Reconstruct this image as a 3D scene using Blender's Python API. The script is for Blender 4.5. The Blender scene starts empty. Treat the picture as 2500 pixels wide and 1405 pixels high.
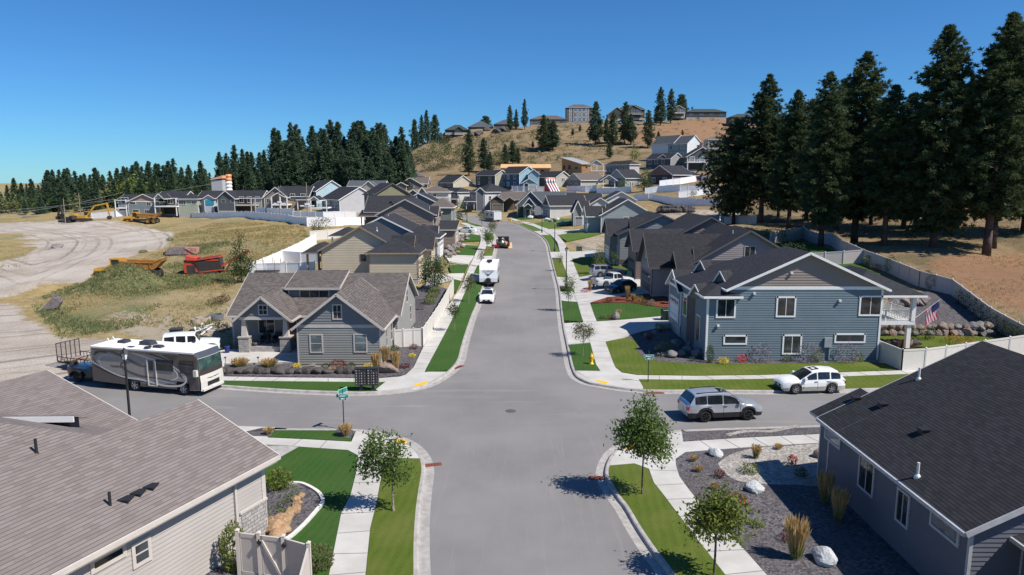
import bpy, bmesh, math, random
import numpy as np
from mathutils import Vector, Matrix, noise as mnoise
random.seed(7); np.random.seed(7)
SC = bpy.context.scene
COL = SC.collection
R = math.radians
# camera
FPX, HZ, CAMH = 1700.0, 440.0, 15.0
PIT = math.atan((702.5-HZ)/FPX)
cam = bpy.data.cameras.new('camera'); cam_o = bpy.data.objects.new('camera', cam); COL.objects.link(cam_o)
cam.sensor_width = 36.0; cam.lens = FPX/2500*36
cam.clip_start = 0.2; cam.clip_end = 9000
cam_o.location = (0, 0, CAMH); cam_o.rotation_euler = (math.pi/2-PIT, 0, 0)
SC.camera = cam_o
# sky, sun, exposure
SUN = Vector((0.90, -0.42, 1.20)).normalized()
W = bpy.data.worlds.new("World"); SC.world = W; W.use_nodes = True
nt = W.node_tree; bg = nt.nodes['Background']
sky = nt.nodes.new('ShaderNodeTexSky'); sky.sky_type = 'NISHITA'; sky.sun_disc = False
sky.sun_elevation = math.asin(SUN.z); sky.sun_rotation = math.atan2(SUN.x, SUN.y)
sky.altitude = 600; sky.air_density = 1.0; sky.dust_density = 0.0; sky.ozone_density = 6.0
tint = nt.nodes.new('ShaderNodeMix'); tint.data_type = 'RGBA'; tint.blend_type = 'MULTIPLY'; tint.inputs[0].default_value = 1; tint.inputs[7].default_value = (0.31, 0.60, 0.84, 1)   # deep late-summer blue
nt.links.new(sky.outputs[0], tint.inputs[6]); nt.links.new(tint.outputs[2], bg.inputs[0]); bg.inputs[1].default_value = 0.11
sl = bpy.data.lights.new('sun', 'SUN'); so = bpy.data.objects.new('sun', sl); COL.objects.link(so)
sl.energy = 5.0; sl.angle = R(0.5); sl.color = (1.0, 0.95, 0.88)
so.rotation_euler = SUN.to_track_quat('Z', 'Y').to_euler(); so.location = (60, -40, 80)
SC.view_settings.view_transform = 'Standard'; SC.view_settings.look = 'None'
SC.view_settings.exposure = 0.3; SC.view_settings.gamma = 1
SC.cycles.max_bounces = 5; SC.cycles.diffuse_bounces = 2; SC.cycles.transparent_max_bounces = 6
SC.cycles.use_denoising = True

# geometry of the survey: photo bearing -> place on the ground
def ray(px, py):
    u = (px-1250)/FPX; v = (702.5-py)/FPX
    return (u, math.cos(PIT)+v*math.sin(PIT), -math.sin(PIT)+v*math.cos(PIT))
def atz(px, py, z=0.0):
    r = ray(px, py); t = (z-CAMH)/r[2]; return (r[0]*t, r[1]*t, z)
def atd(px, py, Y):
    r = ray(px, py); t = Y/r[1]; return (r[0]*t, Y, CAMH+r[2]*t)
CP = [(x, y, 0) for x in (-55, -40, -25, -12, 0, 12, 25, 40) for y in (12, 25, 38, 50)]
CP += [(-25, 62, 0), (-10, 62, .1), (0, 62, 0), (0, 75, 0), (0, 86, 0), (12, 62, .15), (25, 62, .2), (-12, 75, .3), (-25, 75, .3), (14, 75, .3), (-38, 62, .1)]
for q in [(1275, 700, 97), (1354, 615, 127), (1323, 570, 164), (1210, 540, 200), (1137, 524, 221), (1250, 650, 112), (1180, 650, 112), (1390, 650, 112),
          (300, 690, 97), (100, 640, 118), (100, 570, 190), (40, 548, 240), (450, 560, 185), (600, 560, 165), (740, 552, 150), (520, 530, 228), (330, 525, 227),
          (650, 600, 125), (560, 640, 114), (200, 800, 69), (500, 790, 71), (0, 760, 78), (1018, 688, 92), (700, 668, 104), (1075, 632, 110), (1110, 602, 128),
          (1090, 562, 165), (830, 520, 190), (774, 505, 215), (640, 514, 228),
          (1590, 716, 88), (1533, 640, 112), (1465, 570, 155), (1600, 575, 150), (2415, 615, 95), (2275, 600, 100), (2085, 597, 102), (1990, 598, 113), (1855, 548, 128),
          (1790, 552, 120), (2321, 722, 75), (2500, 640, 93), (2500, 480, 180), (2300, 500, 165), (1650, 514, 180), (1660, 500, 192), (1750, 502, 186),
          (1650, 462, 216), (1260, 465, 250), (1390, 430, 300), (1050, 445, 320), (1300, 402, 375), (1670, 395, 305), (1400, 350, 430), (1110, 365, 455),
          (1080, 324, 485), (1200, 314, 505), (1400, 300, 520), (1580, 298, 525), (1750, 287, 545), (1010, 385, 405), (940, 432, 400), (800, 448, 345), (600, 472, 300),
          (540, 482, 290), (1850, 330, 480), (2000, 400, 350), (2300, 440, 300), (1900, 470, 200), (2150, 540, 140), (1100, 470, 255), (950, 478, 240), (1343, 534, 200), (1292, 530, 208), (1235, 516, 228), (1184, 514, 232), (1118, 512, 240), (1440, 548, 180)]:
    CP.append(atd(*q))
CP += [(16, 67, 1.2), (12, 67, .6), (22, 70, 1.2), (16, 83, 1.6), (12, 85, .9), (12, 96, 1.2), (16, 95, 1.9), (25, 90, 2.2), (atd(1040, 345, 445)), (26, 57, 0.2), (34, 57, .3), (40, 62, .7), (36, 72, 1.6), (48, 60, 1.0), (60, 60, 2), (60, 40, 1), (70, 75, 4.5), (55, 20, 0), (90, 110, 9), (110, 160, 13),
       (-80, 40, 0), (-80, 80, .4), (-120, 120, .8), (-140, 200, 1.2), (-200, 300, 1), (-90, 20, 0), (-300, 300, 1), (-300, 460, 0), (-150, 420, 4), (-60, 480, 18),
       (-500, 600, 0), (-200, 800, 0), (100, 900, 15), (300, 800, 25), (500, 500, 25), (300, 400, 25), (250, 560, 45), (0, 1300, -4), (800, 900, 5), (-900, 900, -4), (60, 640, 48), (160, 640, 50), (-20, 600, 35)]
CP = np.array(CP, float)
def _phi(r): return np.sqrt(r*r+9.0)
_d = np.hypot(CP[:, None, 0]-CP[None, :, 0], CP[:, None, 1]-CP[None, :, 1])
_A = np.zeros((len(CP)+1,)*2); _A[:-1, :-1] = _phi(_d)+np.eye(len(CP))*-0.8; _A[-1, :-1] = 1; _A[:-1, -1] = 1
_w = np.linalg.solve(_A, np.append(CP[:, 2], 0))
HEAPS = []
def hgt_np(X, Y, heaps=True):
    X = np.asarray(X, float); Y = np.asarray(Y, float); out = np.full(X.shape, _w[-1])
    for i in range(len(CP)): out += _w[i]*_phi(np.hypot(X-CP[i, 0], Y-CP[i, 1]))
    # the crossing itself is level
    k = np.clip((np.maximum(np.abs(X+4)-34, 0)/14), 0, 1); k2 = np.clip((Y-66)/18, 0, 1); m = np.clip(np.maximum(k, k2), 0, 1); m = m*m*(3-2*m)
    out = out*m
    for hx, hy, hh, hr in (HEAPS if heaps else []): out = out+hh*np.exp(-((X-hx)**2+(Y-hy)**2)/(hr*hr))
    return out
def hgt(x, y): return float(hgt_np(np.array([x]), np.array([y]))[0])
def at(px, py):
    """the point of the ground seen at this bearing"""
    r = ray(px, py); t = np.concatenate([np.linspace(15, 130, 231), np.linspace(131, 900, 500)])
    if r[2] < 0: t = t[t < 1.6*CAMH/max(1e-6, -r[2])+400]
    z = CAMH+r[2]*t; g = hgt_np(r[0]*t, r[1]*t); s = np.where(z < g)[0]
    if len(s) == 0: i = len(t)-1; return (r[0]*t[i], r[1]*t[i], g[i])
    i = s[0]
    if i == 0: return (r[0]*t[0], r[1]*t[0], g[0])
    a = (z-g)[i-1]; b = (z-g)[i]; tt = t[i-1]+(t[i]-t[i-1])*a/(a-b)
    return (r[0]*tt, r[1]*tt, CAMH+r[2]*tt)

HEAPS += [(*at(px, py)[:2], hh, hr) for px, py, hh, hr in [(300, 706, 2.2, 3.6), (270, 548, 2.2, 6), (70, 712, 1.0, 3), (105, 702, .7, 2.5), (60, 579, 1.4, 8), (350, 706, 1.3, 3.0), (250, 716, 1.2, 3.2)]]
# objects
def tag(o, label=None, cat=None, group=None, kind=None):
    if label: o['label'] = label
    if cat: o['category'] = cat
    if group: o['group'] = group
    if kind: o['kind'] = kind
    return o
def thing(name, label, cat, loc=(0, 0, 0), rz=0, group=None):
    o = bpy.data.objects.new(name, None); COL.objects.link(o); o.location = loc; o.rotation_euler = (0, 0, rz)
    o.empty_display_size = .3
    return tag(o, label, cat, group)
def copy_thing(src, loc, rz=0, scale=None, label=None, group=None):
    c = src.copy(); COL.objects.link(c); c.location = loc; c.rotation_euler = (0, 0, rz)
    if scale is not None: c.scale = scale if hasattr(scale, '__len__') else (scale,)*3
    if label: c['label'] = label
    if group: c['group'] = group
    for ch in src.children:
        d = ch.copy(); COL.objects.link(d); d.parent = c
        for g in ch.children:
            e = g.copy(); COL.objects.link(e); e.parent = d
    return c
class MB:
    def __init__(s, T=None): s.v = []; s.f = []; s.uv = []; s.m = []; s.T = T
    def add(s, pts, uv=None, m=0):
        n = len(s.v)
        if s.T is not None: pts = [tuple(s.T @ Vector(p)) for p in pts]
        s.v += [tuple(p) for p in pts]; s.f.append(tuple(range(n, n+len(pts)))); s.uv.append(uv); s.m.append(m)
    def mesh(s, vs, fs, m=0):
        n = len(s.v)
        if s.T is not None: vs = [tuple(s.T @ Vector(p)) for p in vs]
        s.v += [tuple(p) for p in vs]
        for f in fs: s.f.append(tuple(i+n for i in f)); s.uv.append(None); s.m.append(m)
    def box(s, x0, x1, y0, y1, z0, z1, m=0):
        v = [(x0, y0, z0), (x1, y0, z0), (x1, y1, z0), (x0, y1, z0), (x0, y0, z1), (x1, y0, z1), (x1, y1, z1), (x0, y1, z1)]
        s.mesh(v, [(0, 3, 2, 1), (4, 5, 6, 7), (0, 1, 5, 4), (1, 2, 6, 5), (2, 3, 7, 6), (3, 0, 4, 7)], m)
    def bar(s, p, q, w, h=None, m=0, up=(0, 0, 1)):
        p = Vector(p); q = Vector(q); d = (q-p).normalized(); u = Vector(up)
        a = d.cross(u)
        if a.length < 1e-4: a = d.cross(Vector((1, 0, 0)))
        a.normalize(); b = a.cross(d); h = h or w; a = a*w/2; b = b*h/2
        v = [p-a-b, p+a-b, p+a+b, p-a+b, q-a-b, q+a-b, q+a+b, q-a+b]
        s.mesh([tuple(x) for x in v], [(0, 1, 2, 3), (7, 6, 5, 4), (0, 4, 5, 1), (1, 5, 6, 2), (2, 6, 7, 3), (3, 7, 4, 0)], m)
    def tube(s, p, q, r0, r1=None, n=8, m=0, cap=True):
        r1 = r0 if r1 is None else r1; p = Vector(p); q = Vector(q); d = (q-p).normalized()
        a = d.orthogonal().normalized(); b = d.cross(a); vs = []
        for c, r in ((p, r0), (q, r1)):
            for i in range(n): t = 2*math.pi*i/n; vs.append(tuple(c+a*math.cos(t)*r+b*math.sin(t)*r))
        fs = [(i, (i+1) % n, n+(i+1) % n, n+i) for i in range(n)]
        if cap: fs += [tuple(range(n-1, -1, -1)), tuple(range(n, 2*n))]
        s.mesh(vs, fs, m)
    def lathe(s, c, prof, n=12, m=0):
        vs = []; fs = []
        for r, z in prof:
            for i in range(n): t = 2*math.pi*i/n; vs.append((c[0]+r*math.cos(t), c[1]+r*math.sin(t), c[2]+z))
        for k in range(len(prof)-1):
            for i in range(n): fs.append((k*n+i, k*n+(i+1) % n, (k+1)*n+(i+1) % n, (k+1)*n+i))
        fs.append(tuple(range((len(prof)-1)*n, len(prof)*n)))
        s.mesh(vs, fs, m)
    def build(s, name, mats, parent=None, smooth=False, loc=None):
        me = bpy.data.meshes.new(name); me.from_pydata(s.v, [], s.f)
        if not isinstance(mats, (list, tuple)): mats = [mats]
        for m in mats: me.materials.append(m)
        if any(s.m): me.polygons.foreach_set('material_index', s.m)
        if any(u is not None for u in s.uv):
            l = me.uv_layers.new(name='UVMap'); flat = []
            for f, u in zip(s.f, s.uv):
                flat += [c for p in (u if u is not None else [(0, 0)]*len(f)) for c in p]
            l.data.foreach_set('uv', flat)
        if smooth: me.polygons.foreach_set('use_smooth', [True]*len(s.f))
        me.update()
        o = bpy.data.objects.new(name, me); COL.objects.link(o)
        if parent is not None: o.parent = parent
        if loc is not None: o.location = loc
        return o
def T(x=0, y=0, z=0, rz=0): return Matrix.Translation((x, y, z)) @ Matrix.Rotation(rz, 4, 'Z')

# materials
_mc = {}
def hexc(h):
    h = h.lstrip('#'); c = [int(h[i:i+2], 16)/255 for i in (0, 2, 4)]
    return tuple(x/12.92 if x <= .04045 else ((x+.055)/1.055)**2.4 for x in c)
def base_mat(name):
    m = bpy.data.materials.new(name); m.use_nodes = True; t = m.node_tree
    return m, t, t.nodes['Principled BSDF']
def N(t, typ, **kw):
    n = t.nodes.new(typ)
    for k, v in kw.items():
        if k.startswith('i_'): n.inputs[int(k[2:])].default_value = v
        else: setattr(n, k, v)
    return n
def mix(t, a, b, fac, mode='MIX'):
    n = t.nodes.new('ShaderNodeMix'); n.data_type = 'RGBA'; n.blend_type = mode
    for sock, v in ((n.inputs[0], fac), (n.inputs[6], a), (n.inputs[7], b)):
        if hasattr(v, 'is_linked') or isinstance(v, bpy.types.NodeSocket): t.links.new(v, sock)
        elif isinstance(v, (int, float)): sock.default_value = v
        else: sock.default_value = (*v[:3], 1)
    return n.outputs[2]
def ramp(t, src, a, b):
    n = t.nodes.new('ShaderNodeMapRange'); n.inputs[1].default_value = a; n.inputs[2].default_value = b; n.interpolation_type = 'SMOOTHSTEP'
    t.links.new(src, n.inputs[0]); return n.outputs[0]
def math_(t, op, a, b):
    n = t.nodes.new('ShaderNodeMath'); n.operation = op
    for i, v in enumerate((a, b)):
        if isinstance(v, (int, float)): n.inputs[i].default_value = v
        else: t.links.new(v, n.inputs[i])
    return n.outputs[0]
def noise_(t, scale, detail=3, vec=None, rough=.55, dist=0):
    n = t.nodes.new('ShaderNodeTexNoise'); n.inputs['Scale'].default_value = scale; n.inputs['Detail'].default_value = detail
    n.inputs['Roughness'].default_value = rough; n.inputs['Distortion'].default_value = dist
    if vec is not None: t.links.new(vec, n.inputs[0])
    return n.outputs[0]
def objco(t, scale=None):
    n = t.nodes.new('ShaderNodeTexCoord'); o = n.outputs['Object']
    if scale:
        mp = t.nodes.new('ShaderNodeMapping'); mp.inputs['Scale'].default_value = scale; t.links.new(o, mp.inputs[0]); o = mp.outputs[0]
    return o
def bump(t, b, h, s, d=.02):
    n = t.nodes.new('ShaderNodeBump'); n.inputs['Strength'].default_value = s; n.inputs['Distance'].default_value = d
    t.links.new(h, n.inputs['Height']); t.links.new(n.outputs[0], b.inputs['Normal']); return n
def plain(c, rough=.6, metal=0, var=.12, scale=3, coat=0, spec=.5):
    if isinstance(c, str): c = hexc(c)
    key = ('p', tuple(round(x, 4) for x in c), rough, metal, var, scale, coat, spec)
    if key in _mc: return _mc[key]
    m, t, b = base_mat('plain'); b.inputs['Roughness'].default_value = rough; b.inputs['Metallic'].default_value = metal
    b.inputs['Coat Weight'].default_value = coat; b.inputs['Specular IOR Level'].default_value = spec
    if var:
        f = noise_(t, scale, 4, objco(t)); f = ramp(t, f, .25, .75)
        t.links.new(mix(t, [x*(1-var) for x in c], [min(1, x*(1+var)) for x in c], f), b.inputs['Base Color'])
    else: b.inputs['Base Color'].default_value = (*c, 1)
    _mc[key] = m; return m
def speckle(c1, c2, c3, scale, big=.35, bmp=.4, rough=.9, dist=.03, key=None):
    """granular ground: gravel, mulch, asphalt, grass: fine grains of three tones over broad patches"""
    k = ('s', c1, c2, c3, scale, big, bmp)
    if k in _mc: return _mc[k]
    m, t, b = base_mat('granular'); co = objco(t)
    v = t.nodes.new('ShaderNodeTexVoronoi'); v.inputs['Scale'].default_value = scale; t.links.new(co, v.inputs[0])
    sep = t.nodes.new('ShaderNodeSeparateColor'); t.links.new(v.outputs['Color'], sep.inputs[0])
    a = mix(t, c1, c2, sep.outputs[0]); f = ramp(t, noise_(t, big, 5, co), .35, .7); a = mix(t, a, c3, math_(t, 'MULTIPLY', f, .6))
    t.links.new(a, b.inputs['Base Color']); b.inputs['Roughness'].default_value = rough; b.inputs['Specular IOR Level'].default_value = .2
    bump(t, b, v.outputs['Distance'], bmp, dist); _mc[k] = m; return m
def lawn_mat(c1, c2, c3, ang, wid=.55, amt=.5):
    m, t, b = base_mat('lawn'); co = objco(t)
    f1 = noise_(t, 14, 5, co, .7); f2 = ramp(t, noise_(t, .35, 4, co, .6), .35, .7); f3 = noise_(t, 60, 2, co)
    mp = t.nodes.new('ShaderNodeMapping'); mp.inputs['Rotation'].default_value = (0, 0, ang); t.links.new(co, mp.inputs[0])
    wv = t.nodes.new('ShaderNodeTexWave'); wv.inputs['Scale'].default_value = .314/wid; wv.inputs['Distortion'].default_value = 3.5; wv.inputs['Detail'].default_value = 3; wv.inputs['Detail Scale'].default_value = .8
    t.links.new(mp.outputs[0], wv.inputs[0])
    a = mix(t, c1, c2, ramp(t, f1, .3, .7)); a = mix(t, a, c3, math_(t, 'MULTIPLY', f2, .7))
    a = mix(t, a, [x*1.55 for x in c2], math_(t, 'MULTIPLY', wv.outputs[1], amt)); a = mix(t, a, [x*.45 for x in c1], math_(t, 'MULTIPLY', ramp(t, f3, .5, .75), .7))
    t.links.new(a, b.inputs['Base Color']); b.inputs['Roughness'].default_value = .85; b.inputs['Specular IOR Level'].default_value = .15
    bump(t, b, f3, .6, .05); return m
LAWN_A = lawn_mat((.028, .075, .012), (.050, .115, .022), (.062, .110, .024), .12, .4, .16)
LAWN_B = lawn_mat((.050, .110, .014), (.085, .150, .025), (.125, .150, .045), 1.2, .45, .35)
LAWN_C = lawn_mat((.060, .100, .008), (.105, .145, .020), (.15, .16, .04), .1, .45, .18)
def concrete():
    m, t, b = base_mat('concrete'); co = objco(t)
    f = ramp(t, noise_(t, .5, 5, co, .6), .3, .7); g = noise_(t, 9, 4, co, .7)
    a = mix(t, (.43, .41, .37), (.53, .51, .475), f); a = mix(t, a, (.30, .28, .25), math_(t, 'MULTIPLY', ramp(t, g, .55, .8), .45))
    t.links.new(a, b.inputs['Base Color']); b.inputs['Roughness'].default_value = .85; bump(t, b, g, .08, .01); return m
CONC = concrete()
CONC_G = plain((.36, .335, .31), .85, var=.2, scale=2.5)
def asphalt():
    m, t, b = base_mat('asphalt'); co = objco(t)
    f = ramp(t, noise_(t, .12, 5, co, .6), .3, .7); g = noise_(t, 22, 3, co, .7)
    st = ramp(t, noise_(t, .8, 6, objco(t, (3.2, .22, 1)), .65, 1.0), .52, .85); st2 = ramp(t, noise_(t, .6, 6, objco(t, (.16, 2.6, 1)), .65, .8), .56, .82)
    # sideways streaks belong to the turning lane of the crossing
    sx = t.nodes.new('ShaderNodeSeparateXYZ'); t.links.new(co, sx.inputs[0])
    inx = math_(t, 'MULTIPLY', ramp(t, sx.outputs[1], 37, 42), math_(t, 'SUBTRACT', 1, ramp(t, sx.outputs[1], 52, 58)))
    a = mix(t, (.185, .176, .170), (.235, .224, .216), f)
    a = mix(t, a, (.34, .32, .30), math_(t, 'MULTIPLY', st, math_(t, 'SUBTRACT', .34, math_(t, 'MULTIPLY', inx, .2))))
    a = mix(t, a, (.36, .33, .305), math_(t, 'MULTIPLY', st2, math_(t, 'MULTIPLY', inx, .65)))
    a = mix(t, a, (.11, .105, .108), math_(t, 'MULTIPLY', ramp(t, g, .5, .8), .5))
    c = noise_(t, .25, 6, co, .75, 2.5); a = mix(t, a, (.09, .085, .085), math_(t, 'MULTIPLY', ramp(t, c, .66, .70), .35))
    t.links.new(a, b.inputs['Base Color']); b.inputs['Roughness'].default_value = .88; b.inputs['Specular IOR Level'].default_value = .3; bump(t, b, g, .25, .01); return m
ASPH = asphalt()
GRAVEL = speckle((.045, .042, .048), (.17, .158, .162), (.085, .075, .075), 10, .4, .8)
GRAVEL_W = speckle((.18, .165, .145), (.46, .43, .39), (.25, .225, .2), 9, .5, .7)
MULCH = speckle((.10, .030, .018), (.27, .085, .05), (.13, .045, .03), 9, .5, .7)
DIRTM = speckle((.20, .155, .10), (.36, .29, .20), (.42, .36, .26), 5, .25, .6)
# ground
def pip(X, Y, poly):
    ins = np.zeros(X.shape, bool); n = len(poly)
    for i in range(n):
        x1, y1 = poly[i][:2]; x2, y2 = poly[(i+1) % n][:2]
        c = ((y1 > Y) != (y2 > Y)); xx = (x2-x1)*(Y-y1)/((y2-y1) if y2 != y1 else 1e-9)+x1
        ins ^= c & (X < xx)
    return ins
def segdist(X, Y, line):
    d = np.full(X.shape, 1e9)
    for (x1, y1), (x2, y2) in zip(line[:-1], line[1:]):
        L = (x2-x1)**2+(y2-y1)**2+1e-9; t = np.clip(((X-x1)*(x2-x1)+(Y-y1)*(y2-y1))/L, 0, 1)
        d = np.minimum(d, np.hypot(X-x1-t*(x2-x1), Y-y1-t*(y2-y1)))
    return d
G = lambda pts: [at(*p) for p in pts]
G0 = lambda pts: [atz(p[0], p[1], 0) for p in pts]
def catmull(p, n=5):
    out = []
    for i in range(len(p)-1):
        a, b, c, d = (np.array(p[max(i-1, 0)][:2]), np.array(p[i][:2]), np.array(p[i+1][:2]), np.array(p[min(i+2, len(p)-1)][:2]))
        for k in range(n):
            t = k/n; out.append(tuple(.5*((2*b)+(-a+c)*t+(2*a-5*b+4*c-d)*t*t+(-a+3*b-3*c+d)*t**3)))
    out.append(tuple(p[-1][:2])); return out

ROAD_NW = G([(160, 925), (330, 935), (525, 950), (700, 962), (840, 967), (900, 967), (962, 963), (1015, 956), (1060, 943), (1098, 922), (1124, 900), (1137, 878), (1143, 850), (1152, 815), (1165, 772),
             (1174, 750), (1190, 700), (1206, 650), (1212, 622), (1216, 597), (1213, 581), (1207, 570), (1198, 562), (1181, 553), (1159, 546), (1130, 535), (1100, 523), (1060, 512)])
ROAD_NE = G([(1085, 511), (1137, 526), (1164, 528), (1190, 534), (1221, 542), (1238, 544), (1261, 549.5), (1283, 560), (1306, 571), (1322, 584), (1331, 598), (1336, 622), (1341, 645), (1347, 672), (1355, 708), (1359, 760), (1363, 800),
             (1369, 835), (1378, 887), (1384, 909), (1390, 920), (1402, 930), (1428, 941), (1460, 947), (1508, 955), (1556, 960), (1596, 962.5), (1750, 963), (1940, 964), (2100, 960), (2300, 953), (2600, 945)])
ROAD_SE = G0([(2700, 1024), (2200, 1034), (2000, 1039), (1800, 1045), (1665, 1050), (1619, 1055), (1573, 1063), (1515, 1081), (1489, 1095), (1469, 1115), (1457, 1141), (1455, 1167), (1469, 1197), (1486, 1225), (1501, 1245), (1530, 1297), (1561, 1346), (1590, 1386), (1640, 1462), (1760, 1640)])
ROAD_SW = G0([(1060, 1640), (1054, 1480), (1052, 1405), (1049, 1330), (1050, 1260), (1055, 1200), (1060, 1160), (1059, 1140), (1053, 1120), (1038, 1099), (1015, 1081), (985, 1068), (945, 1058), (905, 1052), (868, 1048), (800, 1047), (640, 1046), (450, 1041), (265, 1034), (60, 1026), (-200, 1014)])
NW, NE, SE, SW = [catmull(q, 5) for q in (ROAD_NW, ROAD_NE, ROAD_SE, ROAD_SW)]
ROADPOLY = NW+NE+SE+SW
DIRT1 = G([(-90, 545), (110, 541), (265, 537), (336, 550), (423, 568), (412, 605), (356, 619), (288, 638), (250, 660), (211, 684), (62, 720), (-90, 735), (-90, 648), (0, 641), (62, 624), (91, 605), (72, 583), (0, 571), (-90, 570)])
PATCH_D = G([(-90, 740), (20, 740), (48, 744), (62, 778), (135, 807), (149, 826), (259, 824), (290, 850), (330, 905), (330, 935), (160, 960), (-300, 960), (-400, 800)])
GREEN = [G([(300, 660), (470, 600), (560, 590), (600, 640), (560, 690), (430, 710), (330, 740), (220, 720), (230, 690)]), G([(70, 740), (200, 690), (420, 720), (330, 800), (150, 830)])]
HILLSIDE_BARE = G([(1500, 330), (1690, 292), (1790, 285), (1830, 330), (1760, 360), (1600, 360)])
SIDE_BARE = G([(2250, 640), (2500, 610), (2600, 760), (2500, 760), (2330, 690)])
LOT_D = G([(1381, 588), (1485, 565), (1500, 611), (1388, 616)])
ROCKY = G([(1590, 520), (1700, 510), (1830, 520), (1780, 545), (1600, 540)])
FRONTPATCH = G([(550, 790), (300, 760), (240, 790), (380, 850), (560, 850)])
FRONTPATCH2 = G([(620, 700), (500, 780), (560, 820), (640, 800)])
def build_ground():
    xs = np.concatenate([np.linspace(-3500, -420, 12), np.arange(-380, -100, 8), np.arange(-100, 85, 1.25), np.arange(85, 340, 6), np.linspace(360, 3500, 12)])
    ys = np.concatenate([np.array([-200, -60, -20, 0]), np.arange(10, 185, 1.25), np.arange(185, 580, 4.0), np.linspace(590, 1000, 12), np.linspace(1200, 6000, 8)])
    X, Y = np.meshgrid(xs, ys); Z = hgt_np(X, Y)
    far = np.clip((np.hypot(X, Y)-900)/600, 0, 1); Z = Z*(1-far)-8*far
    dev = pip(X, Y, [(-20, 0), (-28, 20), (-30, 40), (-120, 42), (-70, 49), (-27, 52), (-26, 80), (-18, 95), (-16, 130), (-20, 175), (16, 175), (20, 130), (18, 95), (40, 70), (36, 58), (70, 52), (70, 0)]).astype(float)
    road = pip(X, Y, ROADPOLY).astype(float)
    Z = Z-.22*np.maximum(dev, road)
    wild = (1-dev)*np.clip((np.hypot(X, Y)-40)/30, 0, 1)
    nz = np.array([mnoise.fractal(Vector((x*.08, y*.08, 0)), 1, 2, 4) for x, y in zip(X.ravel(), Y.ravel())]).reshape(X.shape)
    Z = Z+wild*nz*np.clip(.18+np.hypot(X, Y)*.0012, 0, .8)
    v = np.stack([X, Y, Z], -1).reshape(-1, 3); ny, nx = X.shape
    i = np.arange(ny*nx).reshape(ny, nx); f = np.stack([i[:-1, :-1], i[:-1, 1:], i[1:, 1:], i[1:, :-1]], -1).reshape(-1, 4)
    me = bpy.data.meshes.new('ground'); me.from_pydata(v.tolist(), [], f.tolist())
    me.polygons.foreach_set('use_smooth', [True]*len(f))
    def attr(n, a):
        A = me.attributes.new(n, 'FLOAT', 'POINT'); A.data.foreach_set('value', np.ascontiguousarray(a.reshape(-1), dtype=np.float32))
    def soft(m):
        m = m.astype(float)
        for _ in range(2):
            p = np.pad(m, 1, 'edge'); m = (p[:-2, 1:-1]+p[2:, 1:-1]+p[1:-1, :-2]+p[1:-1, 2:]+2*p[1:-1, 1:-1])/6
        return m
    d = pip(X, Y, DIRT1) | pip(X, Y, PATCH_D); attr('dirt', np.maximum(soft(d), .55*soft(pip(X, Y, LOT_D) | pip(X, Y, ROCKY))))
    g = np.zeros(X.shape, bool)
    for q in GREEN: g |= pip(X, Y, q)
    attr('green', soft(g)*.62)
    attr('bare', np.maximum(soft(pip(X, Y, HILLSIDE_BARE))*.7, soft(pip(X, Y, SIDE_BARE))))
    attr('pale', soft(pip(X, Y, FRONTPATCH) | pip(X, Y, FRONTPATCH2)))
    hill = np.clip((Y-235)/60, 0, 1)*np.clip((X+120)/60, 0, 1); attr('hill', np.maximum(hill, np.clip((X-30)/20, 0, 1)))
    trk = [q[:2] for q in G([(-200, 640), (0, 712), (120, 690), (250, 645), (330, 605), (310, 575), (200, 560), (60, 552), (-80, 552)])]
    attr('rut', segdist(X, Y, catmull(trk, 6)))
    o = bpy.data.objects.new('ground', me); COL.objects.link(o); tag(o, kind='structure')
    m, t, b = base_mat('dry_ground'); co = objco(t); A = lambda n: (lambda q: q.outputs['Fac'])(N(t, 'ShaderNodeAttribute', attribute_name=n))
    n1 = noise_(t, .09, 6, co, .6); n2 = noise_(t, .7, 6, co, .7); n3 = noise_(t, 5, 4, co, .7); n4 = noise_(t, .03, 4, co, .6)
    c = mix(t, (.28, .20, .085), (.40, .31, .155), ramp(t, n2, .3, .7)); c = mix(t, c, (.20, .19, .07), math_(t, 'MULTIPLY', ramp(t, n1, .46, .66), .75))
    c = mix(t, c, (.30, .26, .18), math_(t, 'MULTIPLY', ramp(t, n4, .45, .65), .35))
    hc = mix(t, (.20, .135, .075), (.33, .24, .145), ramp(t, n2, .25, .75)); hc = mix(t, hc, (.13, .11, .06), math_(t, 'MULTIPLY', ramp(t, n1, .46, .62), .75)); hc = mix(t, hc, (.12, .105, .055), math_(t, 'MULTIPLY', ramp(t, noise_(t, .28, 5, co, .7), .52, .66), .7)); c = mix(t, c, hc, A('hill'))
    gc = mix(t, (.085, .11, .045), (.20, .20, .095), ramp(t, n2, .3, .7)); c = mix(t, c, gc, ramp(t, math_(t, 'ADD', A('green'), math_(t, 'ADD', math_(t, 'MULTIPLY', math_(t, 'SUBTRACT', n1, .5), 1.6), math_(t, 'MULTIPLY', math_(t, 'SUBTRACT', n2, .5), 1.3))), .3, .85))
    c = mix(t, c, mix(t, (.24, .125, .07), (.33, .19, .11), n2), math_(t, 'MULTIPLY', ramp(t, math_(t, 'ADD', A('bare'), math_(t, 'MULTIPLY', math_(t, 'SUBTRACT', n2, .5), .8)), .3, .8), .85))
    c = mix(t, c, mix(t, (.30, .25, .18), (.42, .36, .27), n2), ramp(t, math_(t, 'ADD', A('pale'), math_(t, 'MULTIPLY', math_(t, 'SUBTRACT', n2, .5), 2.2)), .45, .9))
    cx = t.nodes.new('ShaderNodeCombineXYZ'); t.links.new(A('rut'), cx.inputs[0]); t.links.new(math_(t, 'MULTIPLY', n1, 1.2), cx.inputs[1])
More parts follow.
